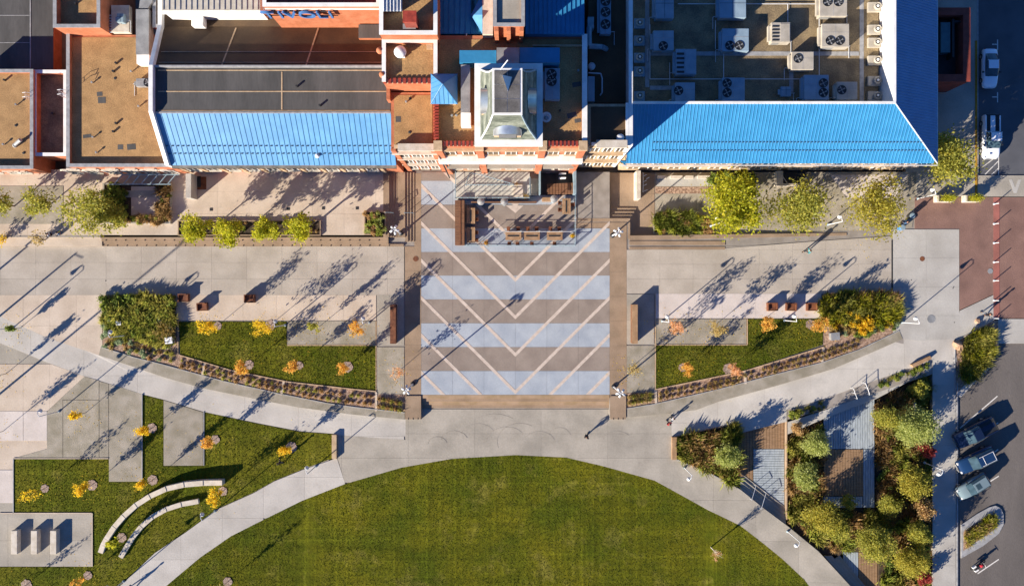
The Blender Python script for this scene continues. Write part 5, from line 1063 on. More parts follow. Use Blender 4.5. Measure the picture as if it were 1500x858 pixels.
railing([(668.5,254),(668.5,291.5),(775,291.5)], zp, .7, 'r'); railing([(683,273),(752,273)], zp, .5, 'r'); railing([(776,262),(776,287)], zp, .6, 'r'); railing([(790,262),(790,287)], 0, .7, 'r', 1.5)
rr = MB()
for u, v in (((684,272),(689,256)), ((689,256),(706,259)), ((706,259),(752,272))): A = P(*u); B = P(*v); rr.tube((A[0],A[1],zp+1.0), (B[0],B[1],zp+1.0), .04)
mk('ramp_rail', rr, steel_bl, t)
for k in range(9): A = Vector(P(706,259)).lerp(Vector(P(752,272)), k/8); mk('post', MB().box(A.x-.03, A.x+.03, A.y-.03, A.y+.03, zp, zp+1.0), steel_bl, t)
t = thing('white_board', 'low white panel block above the pale triangle of the patio', 'panel', P(757,284,0)); mk('panel', MB().box(P(752,0)[0], P(766,0)[0], P(0,290)[1], P(0,272)[1], zp, zp+.25), white_stone, t)
t = thing('patio_stair', 'dark recessed stair with brown treads right of the glass canopy', 'stair', P(815,270,0)); mk('pit', MB().box(P(790,0)[0], P(838,0)[0], P(0,286)[1], P(0,254)[1], .034, .05), dark_m, t)
for k in range(9): mk('tread', MB().box(P(801+k*4.3,0)[0], P(804.7+k*4.3,0)[0], P(0,285)[1], P(0,270)[1], .05, .3+.12*k), wood_br, t)
mk('side_wall', MB().box(P(838.3,0)[0], P(842,0)[0], P(0,287)[1], P(0,253)[1], 0, 2.2).box(P(789,0)[0], P(791,0)[0], P(0,287)[1], P(0,255)[1], 0, 2.6), steel_bl, t)
mk('white_rack', MB().box(P(818,0)[0], P(828,0)[0], P(0,257)[1], P(0,256)[1], .05, 1.4).box(P(818,0)[0], P(828,0)[0], P(0,263)[1], P(0,262)[1], .05, 1.4), white_m, t)
t = thing('patio_fence', 'thin blue steel railing around the cafe patio', 'fence', P(760,360,0)); s_ = MB()
line = [(681,360),(842,360),(843,290),(842,287)]; n = 14
s_.path([P(681,360)[:2]+(1.0,), P(842,360)[:2]+(1.0,), P(842,288)[:2]+(1.0,)], .03).path([P(681,360)[:2]+(.15,), P(842,360)[:2]+(.15,), P(842,288)[:2]+(.15,)], .025)
for k in range(12): q = P(684+k*14.3, 360); s_.box(q[0]-.03, q[0]+.03, q[1]-.03, q[1]+.03, 0, 1.05)
for k in range(6): q = P(842, 292+k*13); s_.box(q[0]-.03, q[0]+.03, q[1]-.03, q[1]+.03, 0, 1.05)
mk('rails', s_, steel_bl, t)
s_ = MB()
for k in range(70): q = P(683+k*2.27, 360); s_.tube((q[0],q[1],.15), (q[0],q[1],1.0), .012, n=4)
mk('baluster', s_, steel_bl, t, kind='stuff')
t = thing('hand_rail_line', 'white rail dividing the patio below the canopy', 'rail', P(760,340,0)); s_ = MB().path([P(719,340)[:2]+(.9,), P(838,340)[:2]+(.9,)], .03)
for x in (722,752,780,808,836): q = P(x,340); s_.tube((q[0],q[1],0),(q[0],q[1],.9), .025)
mk('rail', s_, steel_w, t)
t = wallbox('counter', 'long dark counter edge under the canopy front', 'counter', 690, 295, 786, 297, 0, 1.0, dark_m, cap=wood_br)
t = wallbox('crate', 'tan wooden crate bench by the dark stair', 'crate', 794, 289, 808, 295, 0, .5, wood_tan)
def table(label, x, y, rot, first=None):
    if first: return dup(first, P(x,y,.03), rot, label)
    t = thing('patio_table', label, 'table', P(x,y,.03), rot, group='timber patio tables with a dark centre slot')
    for k in range(4): mk('plank', MB().box(-.95,.95,-.52+.26*k,-.29+.26*k,.7,.75), wood_tan, t, local=True)
    mk('centre_strip', MB().box(-.7,.7,-.1,.1,.75,.77), dark_m, t, local=True)
    for s in (-1,1): mk('leg', MB().box(s*.75-.05,s*.75+.05,-.4,.4,0,.7), dark_m, t, local=True)
    return t
tb1 = table('timber table at the lower left of the patio row', 752, 346, 0); table('timber table in the middle of the patio bottom row', 779, 346, 0, tb1); table('timber table at the right of the patio bottom row', 812, 346, 0, tb1)
table('upright timber table by the brown wall, upper one', 690, 317, R(90), tb1); table('upright timber table by the brown wall, lower one', 690, 345, R(90), tb1); table('upright timber table by the right patio railing', 829, 303, R(90), tb1)
def pchair(label, x, y, rz, m, first=None):
    if first: return dup(first, P(x,y,.03), rz, label)
    t = thing('patio_chair', label, 'chair', P(x,y,.03), rz, group='small patio chairs around the timber tables'); mk('seat', MB().box(-.22,.22,-.22,.22,.42,.46), m, t, local=True); mk('backrest', MB().box(-.22,.22,.2,.25,.46,.9), m, t, local=True)
    for a_ in (-1,1):
        for b_ in (-1,1): mk('leg', MB().box(a_*.19-.02,a_*.19+.02,b_*.19-.02,b_*.19+.02,0,.42), dark_m, t, local=True)
    return t
pc1 = pchair('dark red chair above the left patio table', 745, 336, 0, corten)
spots = [(759,336,0,'dark red chair above the left patio table, right one'),(773,336,.1,'dark red chair above the middle patio table, left one'),(786,336,0,'dark red chair above the middle patio table, right one'),(806,336,-.1,'dark red chair above the right patio table, left one'),(819,336,.1,'dark red chair above the right patio table, right one'),
 (698,312,-1.57,'chair right of the upper upright table, upper one'),(698,322,-1.5,'chair right of the upper upright table, lower one'),(698,341,-1.6,'chair right of the lower upright table, upper one'),(698,352,-1.7,'chair right of the lower upright table, lower one'),(746,357,3.1,'chair below the left patio table'),(758,357,3.2,'chair below the left patio table, right one'),(779,357,3.1,'chair below the middle patio table'),(812,357,3.0,'chair below the right patio table'),(820,298,1.5,'chair left of the table by the railing, upper one'),(820,308,1.6,'chair left of the table by the railing, lower one'),(838,300,-1.5,'chair right of the table by the railing')]
for x, y, r, lb in spots: pchair(lb, x, y, r, None, pc1)
for x, y, lb in ((705,298,'round patio heater at the left end of the counter'),(739,298,'round patio heater right of the counter middle'),(811,294,'round patio heater beside the tan crate')):
    t = thing('patio_heater', lb, 'heater', P(x,y,.03)); x_, y_, z_ = P(x,y,.03); x_ *= .99; mk('base', MB().lathe((x_,y_,z_), [(.28,0),(.3,.1),(.2,.6),(.05,.62),(.04,2.0)], 14), steel_bl, t); mk('reflector', MB().lathe((x_,y_,z_+1.95), [(.12,0),(.46,.05),(.44,.1),(.1,.22)], 18), metal_g, t)
for x, y, lb in ((712,356,'orange potted plant at the patio railing'),(838,346,'yellow potted plant at the right patio corner'),(757,273,'long planter box with yellow flowers on the canopy edge'),(770,289,'flower pot at the end of the canopy')):
    t = thing('potted_plant', lb, 'plant', P(x,y,0)); q = P(x,y,0); mk('pot', MB().lathe(q, [(.18,0),(.26,.4),(.2,.4)], 12), corten, t)
    rg = np.random.default_rng(int(x)); pts_ = rg.normal(size=(120,3))*(.2,.2,.12)+(q[0],q[1],.6); V, F = leaves(pts_, .06, int(x)); V -= np.array(t.location); link('foliage', fastmesh('foliage', V, F), L_o if x == 712 else L_y, t)
# ------------------------------------------------------------------ lamps
def lamp(label, bx, by, z0=0.0, rot=0, first=None, group='single white lamps'):
    if first: return dup(first, P(bx,by,0)[:2]+(z0,), rot, label)
    t = thing('street_lamp', label, 'street lamp', P(bx,by,0)[:2]+(z0,), rot, group=group)
    mk('base', MB().lathe((0,0,0), [(.16,0),(.16,.12),(.08,.2)], 12), steel_bl, t, local=True)
    mk('pole', MB().tube((0,0,.1),(0,0,4.15), .065,.045, 8), steel_w, t, local=True); mk('arm', MB().path([(0,0,4.12),(-.1,.3,4.2),(-.15,.55,4.1)], .035), steel_w, t, local=True)
    hd = mk('lamp_head', MB().lathe((-.15,.6,3.55), [(.02,.62),(.07,.5),(.13,.3),(.24,.08),(.25,0),(.2,0)][::-1], 14), steel_w, t, local=True, smooth=True); mk('lens', MB().lathe((-.15,.6,3.53), [(.17,0),(.17,.02)], 12), dk_glass, hd, local=True)
    return t
LB = [(87,602,'white lamp on the grey aggregate pad, left side'),(541,472,'white lamp at the corner of the left grey pad'),(970,470,'white lamp at the corner of the right aggregate pad'),(1149,469,'white lamp above the right framed lawn'),(1321,472,'white lamp at the right end of the large right planting'),(418,476,'white lamp above the left framed lawn'),
 (186,491,'white lamp inside the large left planting'),(1004,686,'white lamp on the curved path beside the garden tip'),(1155,779,'white lamp on the curved path below the garden stairs'),(1354,677,'white lamp leaning over the shaded sidewalk'),(461,684,'white lamp at the lawn edge near the tan seat wall'),(314,749,'white lamp at the lawn edge near the curved benches'),(181,851,'white lamp at the lawn edge, bottom left'),
 (1213,329,'white lamp beside the kerb, right of the bright trees'),(1344,291,'white lamp by the planter at the brick corner'),(1041,331,'white lamp at the hedge beside the largest yellow green tree'),(18,481,'white lamp at the left edge of the picture'),(452,338,'white lamp at the right end of the four tree planter'),(1220,492,'white cabinet lamp beside the right planting'),(1283,560,'white lamp in the garden strip')]
l0 = None
for k, (x, y, lb) in enumerate(LB[:18]):
    z = float(zs(x)) if y > 500 else (ZT if y < 345 and x < 570 else 0)
    if l0 is None: l0 = lamp(lb, x, y, z)
    else: lamp(lb, x, y, z, rnd.uniform(-.15,.15) + (2.6 if y > 640 and x > 900 else 0), l0)
def cluster(label, px, py, z0, rot, h=6.3):
    x, y, _ = P(px,py,0); t = thing('floodlight_mast', label, 'light mast', (x,y,z0), rot)
    mk('pole', MB().tube((0,0,0),(0,0,h), .1,.07, 10), steel_w, t, local=True); mk('base', MB().lathe((0,0,0), [(.3,0),(.3,.2),(.14,.3)], 14), dark_m, t, local=True)
    for k in range(5):
        a = k*2*math.pi/5+.3; L = .4; zz = h-.15-.28*(k%2); c = (math.cos(a)*L, math.sin(a)*L, zz)
        arm = mk('arm', MB().tube((0,0,zz), (c[0]*.6,c[1]*.6,zz+.02), .04), steel_w, t, local=True)
        mk('floodlight', MB().tube((c[0]*.55,c[1]*.55,zz+.12), (c[0]*1.2,c[1]*1.2,zz-.16), .1,.145, 12), steel_w, arm, local=True)
cluster('white five headed floodlight mast at the left foot of the plaza', 605, 562, 0, 0); cluster('white five headed floodlight mast at the right foot of the plaza', 899, 566, 0, .5)
cluster('white five headed floodlight mast beside the left plaza steps', 588, 342, .42, .8, 5.6); cluster('white five headed floodlight mast at the top right plaza corner', 897, 345, 0, 1.1, 5.6)
for k, (x, y, h, lb) in enumerate(((-60,626,13.6,'tall dark light pole beyond the left edge casting the longest shadow'),(-62,445,5.6,'light pole beyond the left edge near the street'),(-55,508,6.6,'light pole beyond the left edge near the pink paving'))):
    t = thing('light_pole', lb, 'light pole', P(x,y,0)); q = P(x,y,0); mk('pole', MB().tube(q, (q[0],q[1],h), .14,.09, 8), dark_m, t); mk('arm', MB().tube((q[0],q[1],h-.1), (q[0]+.8,q[1]-.6,h), .05), dark_m, t)
# bollards
bx_ = None
ords = ['topmost','second','third','fourth','fifth','sixth','lowest']
for k, y in enumerate((299,328,356,384,411,440,466)):
    lb = '%s white bollard in the line along the salmon strip' % ords[k]
    if bx_ is None:
        bx_ = thing('bollard', lb, 'bollard', P(1456,y,.03), group='white bollards in a line on the brick paving')
        mk('post', MB().lathe((0,0,0), [(.055,0),(.055,.85),(.05,.95),(.02,.98)], 10), steel_w, bx_, local=True); mk('foot', MB().lathe((0,0,0), [(.14,0),(.14,.04),(.08,.05)], 12), steel_w, bx_, local=True)
    else: dup(bx_, P(1456,y,.03), 0, lb)
# white planters on bricks
for k, (x0_, x1_) in enumerate(((1367,1391),(1408,1429))):
    t = thing('flower_planter', 'white planter with green shrub on the brick corner, %s one' % ('left','right')[k], 'planter', P((x0_+x1_)/2, 291.5, .02)); 
    X0_, X1_, Y0_, Y1_ = P(x0_,0)[0], P(x1_,0)[0], P(0,297)[1], P(0,287)[1]
    bevel(mk('box', MB().box(X0_,X1_,Y0_,Y1_,.02,.85), white_stone, t), .03); mk('soil', MB().box(X0_+.25,X1_-.08,Y0_+.08,Y1_-.08,.85,.87), dirt, t)
    rg = np.random.default_rng(k+40); pts_ = rg.normal(size=(900,3))*(.42,.22,.32)+((X0_+X1_)/2+.15,(Y0_+Y1_)/2,1.35); V, F = leaves(pts_, .07, k); V -= np.array(t.location); link('foliage', fastmesh('foliage', V, F), L_yg, t)
# boulders
for k, (x, y, s) in enumerate(((1403,505,.55),(1412,529,.42),(1452,481,.35),(1456,492,.35),(1457,503,.42),(1432,470,.3))):
    rg = random.Random(k); me_b = bmesh.new(); bmesh.ops.create_icosphere(me_b, subdivisions=2, radius=s)
    for v in me_b.verts: v.co *= rg.uniform(.82,1.15); v.co.z = max(v.co.z*.8, -.2); v.co.x *= 1.25
    me = bpy.data.meshes.new('boulder'); me_b.to_mesh(me); me_b.free(); ob = link('boulder', me, rockm); ob.location = P(x,y,.15); ob.rotation_euler = (0,0,rg.uniform(0,3)); ob['label'] = ['large tan boulder at the left corner of the roadside bed','orange tan boulder lower in the roadside bed','small boulder right of the roadside grasses, upper','small boulder right of the roadside grasses, middle','rounded boulder right of the roadside grasses, lower','small boulder at the top kerb of the roadside bed'][k]; ob['category'] = 'boulder'
# utility boxes
for x, y, s, m_, lb in ((251,498,10,white_m,'white utility cabinet in the large left planting'),(1220,492,12,metal_g,'pale green utility cabinet beside the right planting'),(178,473,6,white_m,'small white round box in the large left planting')):
    t = thing('utility_cabinet', lb, 'cabinet', P(x,y,0)); q = P(x,y,0); bevel(mk('body', MB().obox(q[0],q[1],s/12,s/14,0,.75,.1), m_, t), .03); mk('lid', MB().obox(q[0],q[1],s/12+.06,s/14+.06,.75,.79,.1), m_, t)

# ------------------------------------------------------------------ vegetation
def crown_points(c, r, n, seed, nclump=22, hollow=.35, flat=.8):
    rg = np.random.default_rng(seed); d = rg.normal(size=(nclump,3)); d /= np.linalg.norm(d, axis=1)[:,None]; rad = (hollow+(1-hollow)*rg.random(nclump)**.6)[:,None]
    cl = d*rad*np.array(r)*(.62+.42*rg.random(nclump))[:,None]; k = rg.choice(nclump, n, p=(lambda q: q/q.sum())(.4+rg.random(nclump))); s = (.13+.17*rg.random(nclump))[k][:,None]
    p = cl[k] + rg.normal(size=(n,3))*s*np.array(r)*.85
    far = np.linalg.norm(p/np.array(r), axis=1) > 1.35; p[far] *= .7
    return p+np.array(c), cl+np.array(c)
def tree(label, px, py, h, r, m, seed, n=2500, leaf=.14, z0=0.0, crown_h=None, trunk_r=.09, name='tree', cat='tree', group=None, nclump=24, atpx=None, low=.35, bare=False):
    """px,py = base on the ground; atpx = picture position of the crown instead"""
    zc = h*(1+low)/2
    if atpx: q = P(px, py, zc+z0)
    else: q = P(px, py, 0)
    t = thing(name, label, cat, (q[0], q[1], z0), group=group); rg = random.Random(seed)
    rz3 = h*(1-low)/2; pts_, cl = crown_points((0,0,zc), (r, r, rz3), n, seed, nclump)
    V, F = leaves(pts_, leaf, seed); tb_ = MB(); top = (rg.uniform(-.1,.1), rg.uniform(-.1,.1), zc); tb_.tube((0,0,-.05), (top[0]*.5, top[1]*.5, h*low), trunk_r, trunk_r*.75).tube((top[0]*.5, top[1]*.5, h*low), top, trunk_r*.75, trunk_r*.4)
    for c in cl[:14]:
        s = h*low*rg.uniform(.8,1.2); tb_.tube((top[0]*.5, top[1]*.5, s), tuple(c), trunk_r*.35, trunk_r*.1, 5, caps=False)
    mk('trunk', tb_, bark, t, local=True); link('crown', fastmesh('crown', V, F), m, t); return t
# bright trees of the right terrace
tree('largest bright yellow green tree beside the hedge planter', 1076, 298, 7.0, 3.5, L_yg, 11, 6200, .17, -.4, atpx=1, trunk_r=.16, nclump=40, low=.3)
tree('yellow green tree second from the left on the right terrace', 1172, 302, 6.4, 3.5, L_ol, 12, 4600, .16, -.2, atpx=1, trunk_r=.15, nclump=36, low=.3)
tree('yellow green tree with orange tips on the right terrace', 1279, 303, 6.0, 3.4, L_gy, 13, 4000, .15, 0, atpx=1, trunk_r=.14, nclump=34, low=.3)
tree('olive green tree at the corner of the blue hipped roof', 1391, 232, 6.5, 3.2, L_ol, 14, 5000, .16, 0, atpx=1, trunk_r=.15, nclump=36, low=.3)
tree('wide thin crowned tree beside the U shaped planter', 124, 305, 5.2, 3.2, L_ol, 15, 3600, .14, ZT, atpx=1, trunk_r=.12, nclump=36, low=.3)
tree('denser green tree crown over the U shaped planter edge', 160, 318, 3.4, 1.9, L_ol, 16, 1500, .14, ZT, atpx=1, nclump=26, low=.3)
tree('small round tree on the aggregate strip, far left', 54, 294, 4.5, 1.9, L_ol, 17, 1700, .13, ZT, atpx=1, low=.3)
tree('green tree cut by the left edge of the picture', -2, 298, 4.5, 1.6, L_ol, 18, 1300, .13, ZT, atpx=1, low=.3)
tree('tiny sparse tree beside two walking people', 55, 350, 3.0, 1.0, L_t, 19, 260, .1, .0, atpx=1, low=.3)
tree('small yellow plant at the left edge of the street', 0, 348, 2.5, .9, L_y, 20, 300, .1, .0, atpx=1, low=.3)
for k, (x, y, r, lb) in enumerate(((285,336,1.75,'leftmost small tree in the long terrace planter'),(334,341,1.65,'second small tree in the long terrace planter'),(389,338,1.6,'third small tree in the long terrace planter'),(438,334,1.75,'rightmost small tree in the long terrace planter'))):
    tree(lb, x, y, 5.6, r, L_yg, 30+k, 2300, .13, ZT, atpx=1, low=.38, group='small yellow green trees in the terrace planter')
# saplings with mulch rings
def sapling(label, bx, by, h, r, m, seed, ring=True, n=420, low=.3):
    z = (0.03 if by < 600 and bx > 150 and not (bx < 590 and by > 600) else float(zs(bx))+.03)
    if by > 540 and by < 600 and 150 < bx < 590: z = .03
    t = tree(label, bx, by, h*1.08, r*.92, m, seed, int(n*1.5), .1, z, trunk_r=.035, nclump=14, name='sapling', cat='tree', low=low)
    if ring: mk('mulch_ring', MB().prism([(math.cos(a*.35)*q, math.sin(a*.35)*q) for a in range(18) for q in [(.5+.2*((seed*37) % 10)/10)*(1+.09*math.sin(a*2.3+seed))]], 0, .045), MATS.get('ring_mulch') or mat('ring_mulch', '#b09a8a', '#80695a', scale=6, bump=1, bscale=12, fine=.25), t, local=True)
    return t
SP = [(319,477,5.0,1.05,L_y,1,'yellow sapling at the top left corner of the left framed lawn'),(396,476,4.6,1.25,L_y,1,'orange yellow sapling by the lamp on the left framed lawn'),(365,534,4.3,1.0,L_o,1,'orange sapling at the lower edge of the left framed lawn'),(438,535,4.0,.95,L_o,1,'light orange sapling, middle of the left framed lawn lower edge'),(509,537,3.6,.8,L_o,1,'small orange sapling at the right of the left framed lawn'),
 (468,478,4.2,.75,L_ol,0,'small green sapling on the left grey pad'),(527,479,4.4,1.3,L_o,0,'broad orange sapling beside the left lamp pad'),(587,541,4.2,1.15,L_p,0,'nearly bare pink orange sapling beside the left plaza border'),
 (921,541,4.2,1.3,L_t,0,'sparse yellowish sapling beside the right plaza border'),(982,478,4.2,1.15,L_p,0,'pink orange sapling on the right aggregate pad'),(1040,482,4.4,1.3,L_t,0,'pale yellow sapling on the right aggregate pad'),(1112,474,4.2,1.0,L_o,0,'orange sapling at the top of the right framed lawn'),(1187,475,4.2,1.0,L_o,1,'orange sapling with mulch ring beside the right planting'),
 (1000,538,3.6,.95,L_o,1,'orange sapling at the left of the right framed lawn'),(1067,540,3.6,.9,L_p,1,'pinkish sapling at the lower edge of the right framed lawn'),
 (222,627,3.7,.75,L_y,1,'yellow sapling in the narrow grass strip between two pads'),(314,644,3.7,.75,L_o,1,'orange yellow sapling right of the small aggregate pad'),(425,656,3.8,.9,L_y,1,'yellow sapling near the tip of the lower left lawn'),(223,703,3.7,.75,L_y,1,'yellow sapling below the long pad corner'),(325,720,4.2,1.1,L_y,1,'golden sapling between the ends of the curved benches'),
 (66,715,4.2,.95,L_y,1,'sparse yellow sapling at the left of the lower left lawn'),(135,710,3.8,.95,L_y,1,'dense yellow sapling above the grey pad with blocks'),(178,787,3.4,.8,L_yg,1,'greenish sapling between the curved benches at their left ends'),(129,842,3.8,.7,L_o,1,'bare sapling below the grey pad'),(39,856,3.6,.7,L_t,1,'bare sapling at the bottom left edge'),
 (126,604,3.4,.6,L_y,0,'thin yellow sapling on the aggregate pad'),(9,547,4.2,.7,L_ol,0,'small sapling at the left edge on the pink paving'),(5,631,4.6,.75,L_ol,0,'small sapling at the left edge on the white pad'),(30,480,2.4,.45,L_dk,0,'small dark green sapling at the left end of the curved path'),(332,853,4.2,.6,L_t,1,'bare sapling on the large oval lawn, bottom left')]
for k, (x, y, h, r, m_, ring, lb) in enumerate(SP):
    n_l = 110 if m_ is L_t and 'bare' in lb else (170 if 'bare' in lb or 'sparse' in lb else 460)
    sapling(lb, x, y, h, r, m_, 60+k, bool(ring), n_l)
lp = []; rgl = np.random.default_rng(5)
for k, (x, y, h, r, m_, ring, lb) in enumerate(SP):
    n_ = 70; a_ = rgl.normal(size=(n_,2))*16+(x-8,y+4); zz = (.05 if y < 600 and 150 < x and y < 596-abs(x-590)*0 else None)
    lp.append(np.stack([(a_[:,0]-750)/12, (429-a_[:,1])/12, (np.full(n_, .06) if zz else zs(a_[:,0])+.07)], 1))
for x, y in ((1075,298),(1172,302),(1279,303),(1391,232)):
    a_ = rgl.normal(size=(160,2))*26+(x,y+8); lp.append(np.stack([(a_[:,0]-750)/12, (429-a_[:,1])/12, zr(a_[:,0])+.06], 1))
lp = np.concatenate(lp); V, F = leaves(lp, .06, 9, up=3); o = link('fallen_leaves', fastmesh('fallen_leaves', V, F), L_y); o['kind'] = 'stuff'; o['label'] = 'yellow fallen leaves scattered on lawns and paving under the small trees'; o['category'] = 'fallen leaves'
# bare white-barked sapling on the great lawn
t = thing('bare_tree', 'bare pale branched small tree on the large oval lawn, right side', 'tree', P(1043,803,-.6)); t.location = P(1043,803,0)[:2]+(-.58,); s_ = MB().tube((0,0,0),(.1,0,2.2), .07,.05); rg = random.Random(4)
for k in range(26):
    a = rg.uniform(0,6.28); z = rg.uniform(1.2,2.4); L = rg.uniform(.4,1.0); p1 = (.1+math.cos(a)*L*.45, math.sin(a)*L*.45, z+L); s_.tube((.06,0,z), p1, .022,.012,4); s_.tube(p1, (p1[0]+rg.uniform(-.3,.3), p1[1]+rg.uniform(-.3,.3), p1[2]+rg.uniform(.3,.8)), .012,.006,4)
mk('branches', s_, white_stone, t, local=True); pts_, _ = crown_points((.1,0,3.0), (.8,.8,1.0), 130, 5, 10); V, F = leaves(pts_, .08, 3); link('leaves', fastmesh('leaves', V, F), L_p, t)
# garden trees, lower right
GT = [(1066,668,3.6,1.9,L_gr,'bright green shrub tree in the triangular garden bed'),(1195,652,4.0,1.9,L_gr,'green tree right of the L shaped deck, upper'),(1180,697,2.7,2.05,L_gr,'green tree right of the L shaped deck, lower'),(1339,622,5.2,3.1,L_gr,'large pale green tree at the top of the right garden bed'),(1298,612,3.4,1.8,L_ol,'dull olive tree left of the large pale green garden tree'),(1338,706,4.6,2.5,L_gy,'yellow green tree beside the sidewalk lamp'),
 (1206,757,4.2,2.6,L_gy,'yellow green tree below the garden decks'),(1226,775,3.6,1.8,L_ol,'small olive tree right of the lower garden tree'),(1282,800,4.6,2.7,L_ol,'olive tree at the top of the bottom garden bed'),(1339,820,4.6,2.3,L_gy,'yellow olive tree at the bottom of the garden by the sidewalk'),(1355,744,3.4,1.5,L_br,'orange brown shrub tree by the sidewalk edge'),(1305,740,3.0,1.7,L_ol,'olive shrub tree beside the deck corner'),
 (1345,780,3.6,1.8,L_ol,'green shrub tree near the sidewalk, lower part'),(1168,628,2.4,1.0,L_br,'rusty shrub at the corner of the L shaped deck'),(1358,660,2.6,.95,L_rd,'red leaved shrub beside the shaded sidewalk'),(1347,570,2.4,1.3,L_ol,'small shrub tree by the boardwalk end'),(1352,845,2.4,1.2,L_rd,'red brown shrub at the bottom edge of the garden'),(1244,735,2.2,1.1,L_ol,'low shrub along the deck south side')]
for k, (x, y, h, r, m_, lb) in enumerate(GT):
    tree(lb, x, y, h*1.05, r*.8, m_, 200+k, int((1900 if x > 1320 else 1600)*r*r**.6), .1, -.7, atpx=1, trunk_r=.09, nclump=42, low=.18)
# ornamental grasses: one mesh per kind, copied
def clump_mesh(nm, n, h, lean, wd, seed, rad=.18):
    rg = np.random.default_rng(seed); p = rg.normal(size=(n,3))*(rad,rad,0); V, F = blades(p, h, lean, wd, seed); return fastmesh(nm, V, F)
def shrub_mesh(nm, n, r, h, leaf, seed):
    pts_, _ = crown_points((0,0,h*.5), (r,r,h*.55), n, seed, 10, .2); V, F = leaves(pts_, leaf, seed); return fastmesh(nm, V, F)
CL = {}
def plant(kind, m, px, py, z, s, label, group, seed):
    key = (kind, m.name, seed % 3)
    if key not in CL:
        if kind == 'grass': me = clump_mesh('ornamental_grass', 90, .4, .8, .028, seed % 3, .14)
        elif kind == 'tall': me = clump_mesh('tall_grass', 360, .6, 1.0, .036, seed % 3, .24)
        else: me = shrub_mesh('shrub', 520, .5, .62, .075, seed % 3)
        me.materials.append(m); CL[key] = me
    o = bpy.data.objects.new({'grass':'ornamental_grass','tall':'tall_grass','shrub':'shrub'}[kind], CL[key]); C.objects.link(o); q = P(px,py,0); o.location = (q[0],q[1],z); o.rotation_euler = (0,0,(seed*1.7)%6.28); o.scale = (s,s,s*rnd.uniform(.85,1.15))
    o['label'] = label; o['category'] = 'grass clump' if kind != 'shrub' else 'shrub'; o['group'] = group; return o
def along(line, t):
    L = [0]
    for a_, b_ in zip(line, line[1:]): L.append(L[-1]+math.dist(a_, b_))
    d = t*L[-1]
    for i in range(len(line)-1):
        if d <= L[i+1]: f = (d-L[i])/(L[i+1]-L[i]); return (lerp(line[i][0],line[i+1][0],f), lerp(line[i][1],line[i+1][1],f))
    return line[-1]
innerL = [(262,522),(338,544),(422,561),(520,572),(548,575)]; outerL = [(262,539),(324,556),(408,575),(478,589),(520,595),(548,598)]
innerR = [(963,572),(1091,546),(1206,511),(1262,492)]; outerR = [(963,589),(1052,569),(1136,547),(1203,530),(1256,511)]
sd = 0
for (ln0, ln1, m_, side, n) in ((innerL, outerL, L_br, 'left', 32), (innerR, outerR, L_t, 'right', 34)):
    for row, f in ((0, .3), (1, .75)):
        for k in range(n):
            a_, b_ = along(ln0, (k+.5)/n), along(ln1, (k+.5)/n); x, y = lerp(a_[0],b_[0],f)+rnd.uniform(-.8,.8), lerp(a_[1],b_[1],f)+rnd.uniform(-.8,.8); sd += 1
            mm = m_ if rnd.random() < .75 else (L_gg if side == 'left' else L_br)
            if rnd.random() < .06: continue
            plant('grass', mm, x, y, .03, rnd.uniform(.5,.8), 'straw coloured grass clump in the curved %s planting strip' % side, 'grass clumps in the curved %s planting strip' % side, sd)
for k in range(12): sd += 1; plant('grass', L_gg if k % 2 else L_br, 556+(k%6)*6, 584+(k//6)*10+(k%6)*1.2, .03, .8, 'grass clump in the short bed left of the plaza plinth', 'grass clumps left of the plaza plinth', sd); plant('grass', L_gg if k % 2 else L_t, 922+(k%6)*6, 588-(k//6)*8-(k%6)*1.0+2, .03, .8, 'grass clump in the short bed right of the plaza plinth', 'grass clumps right of the plaza plinth', sd+7)
def fill(poly, n, kinds, z, label, group, seed, s=(.8,1.3), mind=4):
    q = scatter(poly, n*4, seed); kept = []; r_ = random.Random(seed); global sd
    for x, y in q:
        if all((x-a_)**2+(y-b_)**2 > mind**2 for a_, b_ in kept): kept.append((x,y))
        if len(kept) >= n: break
    xa_, xb_ = min(p[0] for p in poly), max(p[0] for p in poly); ya_, yb_ = min(p[1] for p in poly), max(p[1] for p in poly)
    for x, y in kept:
        fx, fy = (x-xa_)/(xb_-xa_), (y-ya_)/(yb_-ya_); wh = (('upper ', 'lower ')[fy > .5]+('left', 'middle', 'right')[min(2, int(fx*3))]) if xb_-xa_ > 22 and yb_-ya_ > 22 and len(label.split()) < 11 else ('left', 'middle', 'right')[min(2, int(fx*3))] if xb_-xa_ > yb_-ya_ else ('top', 'upper', 'middle', 'lower', 'bottom')[min(4, int(fy*5))]
        k, m_ = r_.choice(kinds); sd += 1; nm = {'grass':'grass clump','tall':'tall grass clump','shrub':'shrub'}[k]; cn = {L_yg:'yellow green',L_ol:'olive',L_gr:'bright green',L_y:'yellow',L_o:'orange',L_t:'tan',L_dk:'dark green',L_hg:'mottled green',L_sg:'silvery sage',L_rd:'red',L_br:'brown',L_gg:'green gold',L_p:'pinkish'}[m_]
        plant(k, m_, x, y, z(x) if callable(z) else z, r_.uniform(*s), '%s %s %s, %s part' % (cn, nm, label, wh), '%s %ss %s, %s part' % (cn, nm, group, wh), sd)
fill([(157,437),(254,437),(254,465),(155,465)], 62, [('shrub',L_hg),('tall',L_gg),('shrub',L_dk),('shrub',L_hg)], .0, 'in the upper part of the large left planting', 'in the upper large left planting', 1, (1.1,1.5), 6)
fill([(155,465),(254,465),(254,500),(153,488)], 60, [('tall',L_gg),('tall',L_hg),('shrub',L_sg),('tall',L_gg),('shrub',L_dk)], .0, 'in the lower part of the large left planting', 'in the lower large left planting', 2, (.9,1.2), 5)
fill([(236,475),(250,475),(250,487),(236,487)], 5, [('shrub',L_y),('tall',L_t)], .1, 'glowing inside the large left planting', 'inside the large left planting', 22, (1,1.3), 4)
